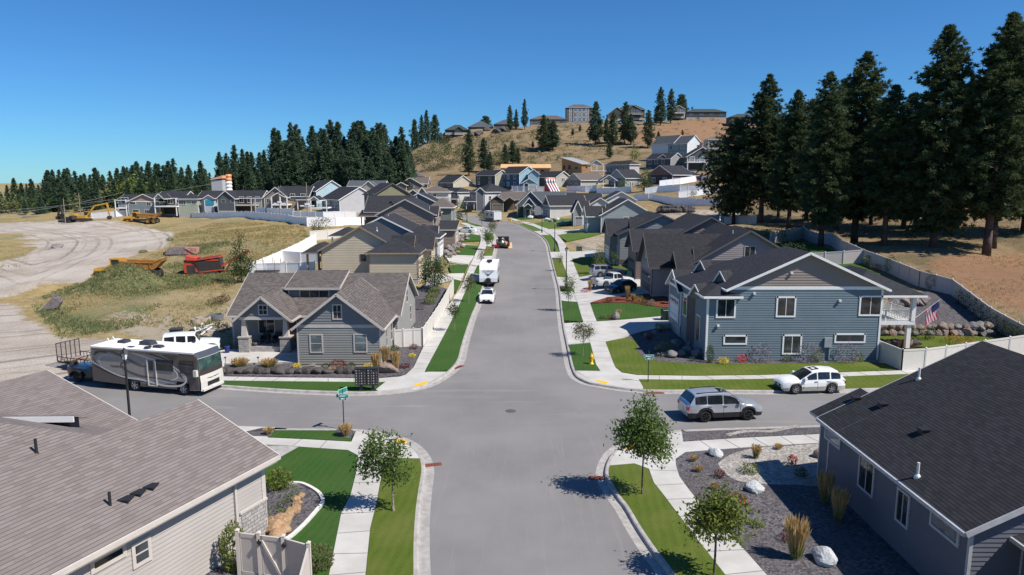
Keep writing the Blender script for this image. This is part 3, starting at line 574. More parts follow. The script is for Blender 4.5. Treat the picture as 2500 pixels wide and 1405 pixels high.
class House:
    def __init__(s, label, org, cat='house', name='house', group=None, trim=WHITE, roof=RF_DARK, wall=None, strip=0):
        s.o = Vector(org); s.root = thing(name, label, cat, org, 0, group); s.trim = trim; s.roof = roof; s.wall = wall; s.strip = strip
        s.walls = {}; s.roofs = {}; s.fas = MB(); s.vents = []; s.keep = []; s.inv = Matrix.Translation(-s.o); s.n = 0
    def mbf(s, d, k, M):
        if k not in d: d[k] = MB()
        d[k].T = s.inv @ M; return d[k]
    def P(s, b, face):
        w, d = b['w'], b['d']
        return {'S': lambda u, z, o=0: (u, -o, z), 'N': lambda u, z, o=0: (w-u, d+o, z), 'W': lambda u, z, o=0: (-o, d-u, z), 'E': lambda u, z, o=0: (w+o, u, z)}[face]
    def wallpoly(s, b, face, poly, mat, strip):
        mb = s.mbf(s.walls, (mat, id(b)) if mat is not FOUND else mat, b['M']); P = s.P(b, face); s.keep.append(b)
        if not strip:
            mb.add([P(u, z) for u, z in poly], [(u, z+b['z']) for u, z in poly]); return
        z0 = min(q[1] for q in poly); z1 = max(q[1] for q in poly); k = z0
        while k < z1-1e-6:
            c = clipz(poly, k, min(k+strip, z1))
            if len(c) > 2:
                f = lambda z: strip*.16*(1-(z-k)/strip)+.002
                mb.add([P(u, z, f(z)) for u, z in c], [(u, z+b['z']) for u, z in c])
                lo = [q for q in c if abs(q[1]-k) < 1e-6]
                if len(lo) >= 2:
                    a, e = min(q[0] for q in lo), max(q[0] for q in lo); mb.add([P(a, k, 0), P(e, k, 0), P(e, k, strip*.17), P(a, k, strip*.17)], [(a, k), (e, k), (e, k), (a, k)])
            k += strip
    def rpoly(s, b, pts, mat, th=.13):
        mb = s.mbf(s.roofs, mat, b['M']); p = [Vector(q) for q in pts]; n = Vector((0, 0, 0))
        for i in range(1, len(p)-1): n += (p[i]-p[0]).cross(p[i+1]-p[0])
        if n.z < 0: p.reverse(); n = -n
        n.normalize(); ud = Vector((0, 0, 1)).cross(n)
        if ud.length < 1e-4: ud = Vector((1, 0, 0))
        ud.normalize(); vd = n.cross(ud); ofs = b['x']*1.3
        mb.add([tuple(q) for q in p], [(q.dot(ud)+ofs, q.dot(vd)) for q in p])
        lo = [q-Vector((0, 0, th)) for q in p]; mb.add([tuple(q) for q in reversed(lo)], m=1)
        for i in range(len(p)):
            j = (i+1) % len(p); mb.add([tuple(p[i]), tuple(lo[i]), tuple(lo[j]), tuple(p[j])], m=1)
    def edge(s, b, p, q, h=.2, t=.045, dz=-.1):
        s.fas.T = s.inv @ b['M']; s.fas.bar((p[0], p[1], p[2]+dz), (q[0], q[1], q[2]+dz), t, h)
    def block(s, x, y, w, d, h, rise, axis='y', kind='gable', z=0, rz=0, wall=None, roof=None, ov=.42, rk=.35, strip=None, gmat=None, faces='SWEN', band=False, found=.3, corner=True, fh=.2, walls=True):
        """z = base level in world, h = eave wall height above it"""
        wall = wall or s.wall; roof = roof or s.roof; strip = s.strip if strip is None else strip
        b = dict(x=x, y=y, w=w, d=d, h=h, rise=rise, z=z, M=T(x, y, z, rz), rz=rz); s.n += 1
        gab = {'gable': ('SN' if axis == 'y' else 'WE'), 'gh': 'S' if axis == 'y' else 'W', 'hg': 'N' if axis == 'y' else 'E'}.get(kind, '')
        dim = {'S': w, 'N': w, 'W': d, 'E': d}
        if not walls and kind == 'gable':
            for f in gab[:1]: L = dim[f]; s.wallpoly(b, f, [(0, h-.25), (L, h-.25), (L, h), (L/2, h+rise), (0, h)], gmat or wall, 0)
        if walls:
            for f in faces:
                L = dim[f]; s.wallpoly(b, f, [(0, 0), (L, 0), (L, h), (0, h)], wall, strip)
                if f in gab: s.wallpoly(b, f, [(0, h), (L, h), (L/2, h+rise)], gmat or wall, strip if not gmat else (.22 if strip else 0))
                if f in gab and band:
                    s.fas.T = s.inv @ b['M']; P = s.P(b, f); a = P(0, h, .03); e = P(L, h, .03); s.fas.bar(a, e, .05, .26)
            if found:
                mb = s.mbf(s.walls, FOUND, b['M'])
                for f in faces:
                    P = s.P(b, f); L = dim[f]; mb.add([P(0, -1.6, -.01), P(L, -1.6, -.01), P(L, 0, -.01), P(0, 0, -.01)], [(0, 0), (L, 0), (L, 1), (0, 1)])
            if corner:
                s.fas.T = s.inv @ b['M']
                for cx, cy in ((0, 0), (w, 0), (0, d), (w, d)): s.fas.box(cx-.04 if cx == 0 else cx-.08, cx+.08 if cx == 0 else cx+.04, cy-.04 if cy == 0 else cy-.08, cy+.08 if cy == 0 else cy+.04, 0, h-.02)
        lift = .14
        if kind in ('gable', 'gh', 'hg'):
            if axis == 'y': tr = lambda a, c, zz: (a, c, zz); A, Bd = w, d
            else: tr = lambda a, c, zz: (c, a, zz); A, Bd = d, w
            tan = rise/(A/2); ze = h-ov*tan+lift; zr = h+rise+lift; hs = 0 if 'g' == kind[0] and kind != 'gh' else 0
            e0 = -rk if kind in ('gable', 'gh') else -ov; e1 = Bd+rk if kind in ('gable', 'hg') else Bd+ov
            r0 = e0 if kind in ('gable', 'gh') else A/2; r1 = e1 if kind in ('gable', 'hg') else Bd-A/2
            s.rpoly(b, [tr(-ov, e0, ze), tr(-ov, e1, ze), tr(A/2, r1, zr), tr(A/2, r0, zr)], roof); s.rpoly(b, [tr(A+ov, e0, ze), tr(A+ov, e1, ze), tr(A/2, r1, zr), tr(A/2, r0, zr)], roof)
            for f, e, r in (('a', e0, r0), ('b', e1, r1)):
                g = abs(e-r) < 1e-6
                if g:
                    k = -.02 if f == 'a' else .02
                    for xs in (-ov, A+ov): s.edge(b, tr(xs, e+k, ze), tr(A/2, e+k, zr), fh)
                else:
                    s.rpoly(b, [tr(-ov, e, ze), tr(A+ov, e, ze), tr(A/2, r, zr)], roof); s.edge(b, tr(-ov, e, ze), tr(A+ov, e, ze), .15, .11)
            for xs in (-ov-.04, A+ov+.04): s.edge(b, tr(xs, e0, ze), tr(xs, e1, ze), .15, .11)
        elif kind == 'hip':
            m = min(w, d)/2; tan = rise/m; ze = h-ov*tan+lift; zr = h+rise+lift; x0, x1, y0, y1 = -ov, w+ov, -ov, d+ov
            if d >= w: a, c = (w/2, m, zr), (w/2, d-m, zr)
            else: a, c = (m, d/2, zr), (w-m, d/2, zr)
            q = [(x0, y0, ze), (x1, y0, ze), (x1, y1, ze), (x0, y1, ze)]
            if d >= w: F = [[q[0], q[1], a], [q[1], q[2], c, a], [q[2], q[3], c], [q[3], q[0], a, c]]
            else: F = [[q[0], q[1], c, a], [q[1], q[2], c], [q[2], q[3], a, c], [q[3], q[0], a]]
            for f in F: s.rpoly(b, [p for i, p in enumerate(f) if p not in f[:i]], roof)
            for i in range(4): s.edge(b, q[i], q[(i+1) % 4], .15, .11)
        elif kind == 'shed':      # high at the back (y=d)
            tan = rise/d; ze = h-ov*tan+lift; zr = h+rise+rk*tan+lift
            s.rpoly(b, [(-rk, -ov, ze), (w+rk, -ov, ze), (w+rk, d+rk, zr), (-rk, d+rk, zr)], roof)
            if walls:
                for f in 'WE': s.wallpoly(b, f, [(0, h), (d, h), (0, h+rise)] if f == 'W' else [(0, h), (d, h), (d, h+rise)], wall, strip)
                s.wallpoly(b, 'N', [(0, h), (w, h), (w, h+rise), (0, h+rise)], wall, strip)
            s.edge(b, (-rk, -ov-.02, ze), (w+rk, -ov-.02, ze), .2, .06)
            for xs in (-rk, w+rk): s.edge(b, (xs, -ov, ze), (xs, d+rk, zr))
        return b
    def win(s, b, face, u, z, w, h, kind='slide', trim=None, tw=.1, glass=None, head=0):
        P = s.P(b, face); M = s.inv @ b['M']; mb = MB(M); o = .075; gl = glass or GLASS
        def q(u0, u1, z0, z1, a=0.0, c=o):
            mb.mesh([P(u0, z0, a), P(u1, z0, a), P(u1, z1, a), P(u0, z1, a), P(u0, z0, c), P(u1, z0, c), P(u1, z1, c), P(u0, z1, c)], [(4, 5, 6, 7), (0, 1, 5, 4), (1, 2, 6, 5), (2, 3, 7, 6), (3, 0, 4, 7)])
        q(u-tw, u, z-tw, z+h+tw); q(u+w, u+w+tw, z-tw, z+h+tw); q(u, u+w, z-tw, z); q(u-head, u+w+head, z+h, z+h+tw)
        m = .045
        if kind in ('slide', 'grid'): q(u+w/2-m/2, u+w/2+m/2, z, z+h, .03, .064)
        if kind in ('hung', 'grid'): q(u, u+w, z+h/2-m/2, z+h/2+m/2, .03, .064)
        if kind == 'twin': q(u+w/2-.1, u+w/2+.1, z, z+h, .02, .06)
        if kind == 'wide':
            for k in (1/3, 2/3): q(u+w*k-m/2, u+w*k+m/2, z, z+h, .03, .064)
        if kind == 'tall':
            q(u, u+w, z+h*.72-m/2, z+h*.72+m/2, .03, .064)
        fr = mb.build('window', trim or s.trim, s.root)
        g = MB(M); g.add([P(u, z, .048), P(u+w, z, .048), P(u+w, z+h, .048), P(u, z+h, .048)], None); g.build('pane', gl, fr)
        return fr
    def winpx(s, b, face, x0, x1, y0, y1, kind='slide', **k):
        """window whose outline is seen between these bearings on a wall facing south (rz=0)"""
        Y = b['y']; a = atd(x0, y1, Y); c = atd(x1, y0, Y)
        return s.win(b, face, a[0]-b['x'], a[2]-b['z'], c[0]-a[0], c[2]-a[2], kind, **k)
    def quad(s, b, face, u, z, w, h, t, mat, name, parent=None):
        P = s.P(b, face); mb = MB(s.inv @ b['M'])
        mb.mesh([P(u, z, .0), P(u+w, z, .0), P(u+w, z+h, .0), P(u, z+h, .0), P(u, z, t), P(u+w, z, t), P(u+w, z+h, t), P(u, z+h, t)], [(4, 5, 6, 7), (0, 1, 5, 4), (1, 2, 6, 5), (2, 3, 7, 6), (3, 0, 4, 7)])
        return mb.build(name, mat, parent or s.root)
    def stone(s, b, face, u, z, w, h, mat, t=.05):
        P = s.P(b, face); mb = MB(s.inv @ b['M']); c = [(u, z), (u+w, z), (u+w, z+h), (u, z+h)]
        mb.add([P(a, e, t) for a, e in c], c); mb.add([P(u, z+h, 0), P(u, z+h, t), P(u+w, z+h, t), P(u+w, z+h, 0)], None)
        for a in (u, u+w): mb.add([P(a, z, 0), P(a, z, t), P(a, z+h, t), P(a, z+h, 0)], [(0, z), (t, z), (t, z+h), (0, z+h)])
        return mb.build('stone_veneer', mat, s.root)
    def garage(s, b, face, u, w, h=2.2, mat=None, z=0.02, glass=True, trim=True):
        P = s.P(b, face); M = s.inv @ b['M']; mat = mat or METAL_W
        if trim:
            t = MB(M)
            for a, c, e, f in ((u-.12, u, z, z+h+.12), (u+w, u+w+.12, z, z+h+.12), (u, u+w, z+h, z+h+.12)):
                t.mesh([P(a, e, 0), P(c, e, 0), P(c, f, 0), P(a, f, 0), P(a, e, .06), P(c, e, .06), P(c, f, .06), P(a, f, .06)], [(4, 5, 6, 7), (0, 1, 5, 4), (1, 2, 6, 5), (2, 3, 7, 6), (3, 0, 4, 7)])
            t.build('door_trim', s.trim, s.root)
        mb = MB(M); n = 4; ph = h/n; k = max(2, int(w/.62))
        mb.add([P(u, z, .02), P(u+w, z, .02), P(u+w, z+h, .02), P(u, z+h, .02)])
        for i in range(n):
            for j in range(k):
                a = u+j*w/k+.04; c = u+(j+1)*w/k-.04; e = z+i*ph+.05; f = z+(i+1)*ph-.04
                mb.mesh([P(a, e, .02), P(c, e, .02), P(c, f, .02), P(a, f, .02), P(a+.03, e+.03, .05), P(c-.03, e+.03, .05), P(c-.03, f-.03, .05), P(a+.03, f-.03, .05)], [(4, 5, 6, 7), (0, 1, 5, 4), (1, 2, 6, 5), (2, 3, 7, 6), (3, 0, 4, 7)])
        g = mb.build('garage_door', mat, s.root)
        if glass:
            gb = MB(M)
            for j in range(k):
                a = u+j*w/k+.1; c = u+(j+1)*w/k-.1; e = z+3*ph+.12; f = z+4*ph-.12; gb.add([P(a, e, .055), P(c, e, .055), P(c, f, .055), P(a, f, .055)])
            gb.build('door_lights', GLASS, g)
        return g
    def door(s, b, face, u, z=.15, w=.95, h=2.1, mat=None):
        s.quad(b, face, u-.1, z, w+.2, h+.1, .05, s.trim, 'door_frame'); d = s.quad(b, face, u, z, w, h, .07, mat or DARKDOOR, 'door')
        P = s.P(b, face); mb = MB(s.inv @ b['M']); c = P(u+w-.1, z+1, .1); mb.box(c[0]-.03, c[0]+.03, c[1]-.03, c[1]+.03, c[2]-.08, c[2]+.08); mb.build('handle', BLACKM, d)
    def posts(s, pts, z0, z1, t=.16, mat=None):
        for x, y in pts:
            mb = MB(s.inv); mb.box(x-t/2, x+t/2, y-t/2, y+t/2, z0, z1); mb.build('porch_post', mat or s.trim, s.root)
    def slab(s, x0, x1, y0, y1, z0, z1, mat=None, name='deck'):
        mb = MB(s.inv); mb.box(x0, x1, y0, y1, z0, z1); return mb.build(name, mat or s.trim, s.root)
    def rail(s, pts, z, h=.95, mat=None, dark=False):
        mb = MB(s.inv)
        for (x0, y0), (x1, y1) in zip(pts[:-1], pts[1:]):
            for zz in (z+.1, z+h): mb.bar((x0, y0, zz), (x1, y1, zz), .06, .05)
            L = math.hypot(x1-x0, y1-y0); n = max(2, int(L/.14))
            for i in range(n+1): f = i/n; mb.bar((x0+(x1-x0)*f, y0+(y1-y0)*f, z+.1), (x0+(x1-x0)*f, y0+(y1-y0)*f, z+h), .03, .03, up=(0, 1, 0))
            for x, y in ((x0, y0), (x1, y1), ((x0+x1)/2, (y0+y1)/2)): mb.bar((x, y, z), (x, y, z+h+.06), .09, .09, up=(0, 1, 0))
        return mb.build('railing', mat or s.trim, s.root)
    def vent(s, p, kind='pipe', h=.45, mat=None):
        mb = MB(s.inv)
        if kind == 'pipe':
            mb.tube((p[0], p[1], p[2]-.2), (p[0], p[1], p[2]+h), .05, .05, 10); mb.lathe((p[0], p[1], p[2]-.06), [(.14, -.1), (.11, .03), (.06, .1)], 10)
            return mb.build('vent_pipe', mat or PVC, s.root)
        mb.box(p[0]-.16, p[0]+.16, p[1]-.18, p[1]+.18, p[2]-.1, p[2]+.1); mb.box(p[0]-.2, p[0]+.2, p[1]-.22, p[1]+.22, p[2]+.1, p[2]+.14)
        return mb.build('roof_vent', mat or BLACKM, s.root)
    def fixture(s, b, face, u, z):
        P = s.P(b, face); mb = MB(s.inv @ b['M']); c = P(u, z, .1); mb.box(c[0]-.1, c[0]+.1, c[1]-.11, c[1]+.11, c[2]-.07, c[2]+.09); return mb.build('flood_light', PVC, s.root)
    def dormer(s, x, y, z, w, hgt_, depth, facing, mat, roof=None):
        """little gable dormer; facing W or E or S, at the foot (x,y,z)"""
        rz = {'S': 0, 'W': -math.pi/2, 'E': math.pi/2, 'SW': R(-52)}[facing]; M = T(x, y, z, rz); b = dict(x=x, y=y, w=w, d=depth, h=0, z=z, M=M, rz=rz)
        dm = MB(s.inv @ M); dm.add([(-w/2, 0, -.3), (w/2, 0, -.3), (w/2, 0, 0), (0, 0, hgt_), (-w/2, 0, 0)], [(0, 0), (w, 0), (w, .3), (w/2, hgt_), (0, .3)]); dm.build('dormer', mat, s.root)
        e = .14; k = e*hgt_/(w/2)
        for sg in (-1, 1):
            s.rpoly(b, [(sg*(w/2+e), -.22, -k+.1), (sg*(w/2+e), depth, -k+.1), (0, depth, hgt_+.1), (0, -.22, hgt_+.1)], roof or s.roof, .09)
            s.edge(b, (sg*(w/2+e), -.24, -k+.1), (0, -.24, hgt_+.1), .10, .04, -.06)
    def auto(s, b, face, n=2, z=1.0, w=1.2, h=1.2, kind='slide', **k):
        L = b['w'] if face in 'SN' else b['d']
        for i in range(n): s.win(b, face, (i+.5)*L/n-w/2, z, w, h, kind, **k)
    def finish(s):
        for m, mb in s.walls.items(): mb.build('foundation' if m is FOUND else 'wall', m if m is FOUND else m[0], s.root)
        for m, mb in s.roofs.items(): mb.build('roof', [m, s.trim], s.root)
        if s.fas.v: s.fas.build('fascia', s.trim, s.root)
        return s.root

# corner house, north-west
wc = siding((.265, .265, .245)); wcd = siding((.20, .205, .205)); 
H = House('grey craftsman house with brown shingle roof on the corner behind the cluster mailbox', (-17.5, 56, .15), trim=TRIM_T, roof=RF_BROWN, wall=wc, strip=.2)
m = H.block(-25.2, 61.6, 14.9, 10.9, 2.95, 2.85, 'x', z=.15, ov=.45)
f = H.block(-17.5, 55.5, 6.75, 8.5, 3.15, 2.62, 'y', z=.1, gmat=wcd, band=True, ov=.38, rk=.4)
p_ = H.block(-23.6, 59.1, 4.2, 4.5, 3.2, 1.75, 'y', z=.1, gmat=wcd, faces='', walls=False, ov=.45, rk=.45)
H.wallpoly(p_, 'S', [(0.1, 3.15), (4.1, 3.15), (2.1, 4.85)], wcd, .22); H.fas.T = H.inv @ p_['M']; H.fas.box(0, 4.2, -.06, .14, 2.95, 3.2)
for x in (-23.3, -19.7):
    b = dict(M=T(x-.45, 59.0, .1), w=.9, d=.9, z=.1); mb = MB(H.inv @ b['M'])
    for fc in 'SWEN':
        P = H.P(b, fc); mb.add([P(0, 0), P(.9, 0), P(.9, 1.35), P(0, 1.35)], [(x, 0), (x+.9, 0), (x+.9, 1.35), (x, 1.35)])
    o = mb.build('stone_pillar', STONE_L, H.root); mb = MB(H.inv @ b['M']); mb.box(-.06, .96, -.06, .96, 1.35, 1.45); mb.build('cap', CONC_G, o)
    mb = MB(H.inv @ b['M']); mb.mesh([(.2, .2, 1.45), (.7, .2, 1.45), (.7, .7, 1.45), (.2, .7, 1.45), (.29, .29, 3), (.61, .29, 3), (.61, .61, 3), (.29, .61, 3)], [(0, 1, 5, 4), (1, 2, 6, 5), (2, 3, 7, 6), (3, 0, 4, 7)]); mb.build('porch_post', TRIM_T, H.root)
b = dict(M=T(-22.9, 59.35, .1), w=2.8, d=2.3, z=.1); H.stone(b, 'S', 0, 0, 2.8, .5, STONE_L, .04)
H.slab(-23.6, -19.3, 59.3, 61.7, .1, .6, CONC_G, 'porch_floor')
b = dict(M=T(-23.7, 61.58, .15), w=6, d=1, z=.15)
H.win(b, 'S', .9, 1.2, 1.35, 1.55, 'slide'); H.door(b, 'S', 3.3, .5); H.win(b, 'S', 4.9, 1.4, 1.0, 1.2, 'fix')
for x0, x1, y0, y1 in ((760, 785, 819, 859), (867, 893, 818, 858)): H.winpx(f, 'S', x0, x1, y0, y1, 'hung', glass=GLASS_B)
H.winpx(f, 'S', 815, 832, 746, 778, 'grid'); H.win(dict(p_, y=59.1), 'S', 1.8, 3.45, .65, .75, 'grid')
for u, w in ((2.0, .9), (4.6, .8), (6.2, .7)): H.win(f, 'E', u, .9, w, 1.5, 'hung')
H.win(m, 'E', 7.2, .9, .8, 1.4, 'hung'); H.win(m, 'E', 5.0, 3.1, .9, 1.2, 'hung')
s_ = H.block(-20.7, 63.7, 4.6, 3.4, 1.1, .95, kind='shed', z=4.05, wall=wcd, strip=.2, ov=.35, rk=.25, found=0)
H.win(s_, 'S', 1.1, .2, 2.6, .62, 'wide')
H.garage(f, 'W', 1.0, 4.9, 2.2, TRIM_T)
H.finish()
# blue house, north-east
wb = siding((.155, .20, .225)); wt = siding((.27, .225, .19)); wtd = siding((.20, .17, .145))
H = House('slate blue two storey house with white trim and a raised rear deck', (23, 60, .2), trim=WHITE, wall=wb, strip=.2)
m = H.block(17.9, 56.4, 12.5, 11.2, 6.05, 2.85, 'y', 'gh', z=.2, gmat=wt, band=True, ov=.45, rk=.4, corner=False)
w_ = H.block(16.1, 56.4, 2.2, 10, 5.5, .48, kind='hip', z=.2, ov=.5, faces='W', corner=False)
H.wallpoly(w_, 'S', [(0, 0), (1.8, 0), (1.8, 5.5), (0, 5.5)], wb, .2); H.fas.T = H.inv; H.fas.box(16.04, 16.2, 56.34, 56.5, .2, 5.7); H.fas.box(30.3, 30.46, 56.34, 56.5, .2, 6.2)
g = H.block(16.0, 65.0, 8, 4.8, 3.45, 1.5, 'x', z=1.3, gmat=wtd, band=True, strip=.2, faces='SWN')
d = H.block(29.5, 60.2, 6.2, 9.6, 4.85, 1.6, kind='hip', z=.3, walls=False, ov=.45)
for x0, x1, y0, y1, k in ((1747, 1797, 728, 777, 'slide'), (1893, 1944, 724, 775, 'slide'), (2095, 2155, 722, 772, 'slide'), (1765, 1824, 818, 842, 'fix'), (1908, 1958, 817, 866, 'slide'), (2036, 2113, 814, 838, 'fix')):
    H.winpx(m if x0 > 1760 else m, 'S', x0+4, x1-4, y0+4, y1-4, k, tw=.13, head=.16)
H.garage(g, 'W', .6, 3.4, 2.25); H.win(w_, 'W', 2.2, 2.4, 1.2, 1.9, 'tall'); H.stone(w_, 'W', 3.6, 0.2, 2.6, 4.4, STONE_D); H.door(w_, 'W', 7.0, 1.1)
for u, z in ((1.95, 5.6), (9.0, 5.0), (-.9, 2.9)): H.fixture(m, 'S', u, z)
H.fixture(m, 'S', 4.9, 7.3)
for px, py in ((1760, 688), (1699, 720), (1712, 660)):
    r = Vector(ray(px, py)); nn = Vector((-.456, 0, 1)); p0 = Vector((17.9, 0, 6.39)); c = Vector((0, 0, CAMH)); q = c+r*((p0-c).dot(nn)/r.dot(nn)); H.dormer(q.x, q.y, q.z, 1.15, .85, 1.3, 'SW', wtd)
H.slab(30.4, 35.6, 60.3, 68, 2.35, 2.65); H.rail([(30.5, 60.4), (35.5, 60.4), (35.5, 68)], 2.65)
H.posts([(31.9, 60.45), (35.4, 60.45), (35.4, 68)], 2.65, 5.05, .34); H.posts([(31.9, 60.6), (35.2, 60.6), (35.4, 68)], .2, 2.35, .36)
H.door(m, 'E', 6, 2.5, 1.8, 2.1, GLASS); H.win(m, 'E', 9, 3.4, 1.4, 1.2, 'slide')
for q in ((19.8, 59.5), (21.5, 61.5)): H.vent((q[0], q[1], 6.0+(q[0]-17.4)*.42), 'box')
mb = MB(H.inv); q = atd(2027, 836, 56.3); mb.box(q[0]-.5, q[0]+.1, 56.2, 56.38, 1.3, 2.1); mb.tube((q[0]-.05, 56.3, .2), (q[0]-.05, 56.3, 1.3), .06); mb.build('meter_box', plain((.30, .33, .35), .5), H.root)
H.finish()
# tan house, near left
wn = siding((.40, .365, .335)); E0 = Vector((-9.87, 27.99, 0)); dv = Vector((.379, .925, 0)); nv = Vector((-.925, .379, 0)); ang = -math.atan2(.379, .925)
H = House('near tan sided house with a wide taupe shingle roof and three box vents', (-18, 22, .15), trim=TRIM_T, roof=RF_TAUPE, wall=wn, strip=.17)
# local frame: y along the eave line (towards the crossing), x away from the wall -> origin at the south-west
def loc2(a, c): q = E0-dv*a+nv*c; return q
o = loc2(26, 8.4); m = H.block(o.x, o.y, 8.0, 25.5, 3.42, 1.72, 'y', z=.15, rz=ang, ov=.42, rk=.5, faces='ESN')
o = loc2(30, 15.5); g2 = H.block(o.x, o.y, 15.1, 29.4, 3.36, 3.22, 'y', 'hip', z=.15, rz=ang, ov=.42, rk=.5, faces='W')
q = atz(120, 908, 5.5); q2 = atz(285, 1050, 3.55); 
o = Vector((q[0], q[1], 0))-dv*13+nv*6.6; H.block(o.x, o.y, 13, 12.6, 3.4, 1.95, 'y', z=.1, rz=ang, faces='ENW')
# low clerestory with a white fascia between the two roofs
a = Vector(atz(-80, 1026, 5.35)); b = Vector(atz(180, 1024, 5.35)); ck = Vector((.25, .97, 0))
mb = MB(H.inv); mb.bar(a, b, .06, .24); mb.build('fascia', METAL_W, H.root)
mb = MB(H.inv); mb.add([a+Vector((0, 0, .13)), b+Vector((0, 0, .13)), b+ck*.8+Vector((0, 0, -.1)), a+ck*.8+Vector((0, 0, -.1))], [(0, 0), (4, 0), (4, 2), (0, 2)]); mb.add([a+Vector((0, 0, .02)), a+ck*.8+Vector((0, 0, -.2)), b+ck*.8+Vector((0, 0, -.2)), b+Vector((0, 0, .02))]); mb.build('roof', RF_TAUPE, H.root)
mb = MB(H.inv); c = a+ck*.3; e = b+ck*.3-Vector((.45, 0, 0)); mb.add([c+Vector((0, 0, -1.1)), e+Vector((0, 0, -1.1)), e, c]); mb.add([e+Vector((0, 0, -1.1)), e+ck*.45+Vector((0, 0, -1.1)), e+ck*.45+Vector((0, 0, -.15)), e]); mb.build('wall', TRIM_D, H.root)  # wall coloured dark for the shade under the overhang
def onwall(px, py):
    r = Vector(ray(px, py)); Mi = (m['M']).inverted(); c = Mi @ Vector((0, 0, CAMH)); q = (Mi.to_3x3() @ r); t = (m['w']-c.x)/q.x; v = c+q*t; return v.y, v.z
for x0, y0, x1, y1, k in ((330, 1318, 357, 1378, 'hung'), (228, 1352, 296, 1372, 'fix')):
    u0, z0 = onwall(x0, y1); u1, z1 = onwall(x1, y0)
    if k == 'fix': u0, z0 = onwall(228, 1390); u1, z1 = onwall(296, 1336)
    H.win(m, 'E', u0, z0, u1-u0, z1-z0, k, tw=.13)
# stone wainscot at the far corner, downspout
H.stone(m, 'E', 24.1, 0, 1.4, 1.55, STONE_L); H.quad(m, 'E', 24.0, 1.52, 1.55, .1, .09, TRIM_T, 'stone_cap')
mb = MB(H.inv @ m['M']); mb.box(8.02, 8.12, 23.75, 23.86, .05, 3.3); mb.build('downspout', TRIM_T, H.root)
def onroof(px, py):   # point of the south-east roof plane seen at this bearing
    r = Vector(ray(px, py)); nn = Vector((nv.x*-.42, nv.y*-.42, 1)); p0 = Vector((E0.x, E0.y, 3.42)); c = Vector((0, 0, CAMH)); t = (p0-c).dot(nn)/r.dot(nn); return c+r*t
for px, py in ((308, 1228), (338, 1212), (369, 1197)): q = onroof(px, py); H.vent((q.x, q.y, q.z+.05), 'box')
for px, py in ((90, 1112), (270, 1243)):
    q = onroof(px, py); H.vent((q.x, q.y, q.z+.06), 'pipe', .55, BLACKM)
H.finish()
# grey house, near right
wg = siding((.125, .13, .15))
H = House('near right charcoal roofed house with dark grey siding and white windows', (20, 26, .15), trim=plain((.42, .42, .43), .5), roof=RF_BLK, wall=wg, strip=.17)
m = H.block(15.6, 22.1, 14.6, 10.6, 3.38, 3.65, 'y', z=.1, ov=.45, rk=.4)
H.rpoly(m, [(-.45, 9, 3.3), (-.45, 11.9, 3.3), (2.0, 11.9, 4.52), (2.0, 9, 4.52)], RF_BLK, .14); H.edge(m, (-.45, 11.92, 3.3), (2.0, 11.92, 4.52))
b2 = H.block(15.62, 32.7, 2.0, 1.0, 3.3, .1, kind='none', z=.1, faces='WNE')
for u, z, w, h, k in ((9.9-9.3+0, 1.95, 0, 0, ''),): pass
def onw(px, py): r = ray(px, py); t = 15.6/r[0]; return r[1]*t, CAMH+r[2]*t
for a, b_, c, d_, k in (((2017, 1036), (2016, 1071), (2055, 1064), (2054, 1099), 'fix'), ((2101, 1102), (2097, 1186), (2139, 1128), (2134, 1220), 'slide'), ((2193, 1186), (2189, 1269), (2226, 1212), (2218, 1296), 'slide'), ((2276, 1236), (2273, 1282), (2347, 1292), (2343, 1339), 'fix')):
    ya, za = onw(*a); yb, zb = onw(*b_); yc, zc = onw(*c); yd, zd = onw(*d_); y1 = (ya+yb)/2; y0 = (yc+yd)/2; zt_ = min(3.25, (za+zc)/2); zl = (zb+zd)/2
    H.win(m, 'W', m['y']+m['d']-y1+.1, zl-.1+.1, y1-y0-.2, zt_-zl-.2, k, tw=.1, glass=GLASS_B if k == 'fix' else None)
def onr2(px, py):
    r = Vector(ray(px, py)); nn = Vector((-.5, 0, 1)); p0 = Vector((15.15, 0, 3.42)); c = Vector((0, 0, CAMH)); t = (p0-c).dot(nn)/r.dot(nn); return c+r*t
for px, py in ((2243, 925), (2240, 1163)): q = onr2(px, py); H.vent((q.x, q.y, q.z+.05), 'pipe', .5)
for px, py in ((2090, 975), (2155, 990), (2255, 1054)): q = onr2(px, py); H.vent((q.x, q.y, q.z), 'box')
pb = H.block(17.4, 15.5, 9, 6.6, 2.9, 1.0, 'y', 'gable', z=.1, ov=.4, faces='WE')
H.door(pb, 'W', 3.4, .1, 1.7, 2.2, GLASS)
H.finish()
# houses along the street, east side
wt2 = siding((.30, .255, .245)); H = House('taupe house with steep dark roof and garage behind the parked pickup', (24, 84, 1.6), trim=TRIM_D, wall=wt2, strip=.22, roof=RF_BLK)
g = H.block(16.5, 81.3, 9, 7.0, 3.5, 3.3, 'x', z=1.6, ov=.4, rk=.5, gmat=siding((.23, .21, .195)))
m = H.block(20.6, 79.4, 13, 12.5, 3.9, 3.75, 'y', z=1.6, ov=.4, rk=.45)
H.block(19.2, 78.5, 6, 3.8, 3.3, 1.75, 'x', z=1.6, ov=.35, rk=.5); H.garage(g, 'W', .8, 5.2, 2.3, TRIM_D, trim=True); H.stone(g, 'W', 6.2, 0, .8, 1.2, STONE_B); H.winpx(m, 'S', 1818, 1843, 603, 628, 'slide', trim=TRIM_G)
H.dormer(21.2, 80.6, 6.2, 1.6, 1.1, 2, 'W', wt2); H.win(g, 'W', 3.1, 4.1, .8, .9, 'hung', trim=WHITE)
H.block(29, 79.0, 6.5, 9, 3.6, 1.7, kind='hip', z=1.6); H.vent((26.0, 82, 8.7)); H.finish()
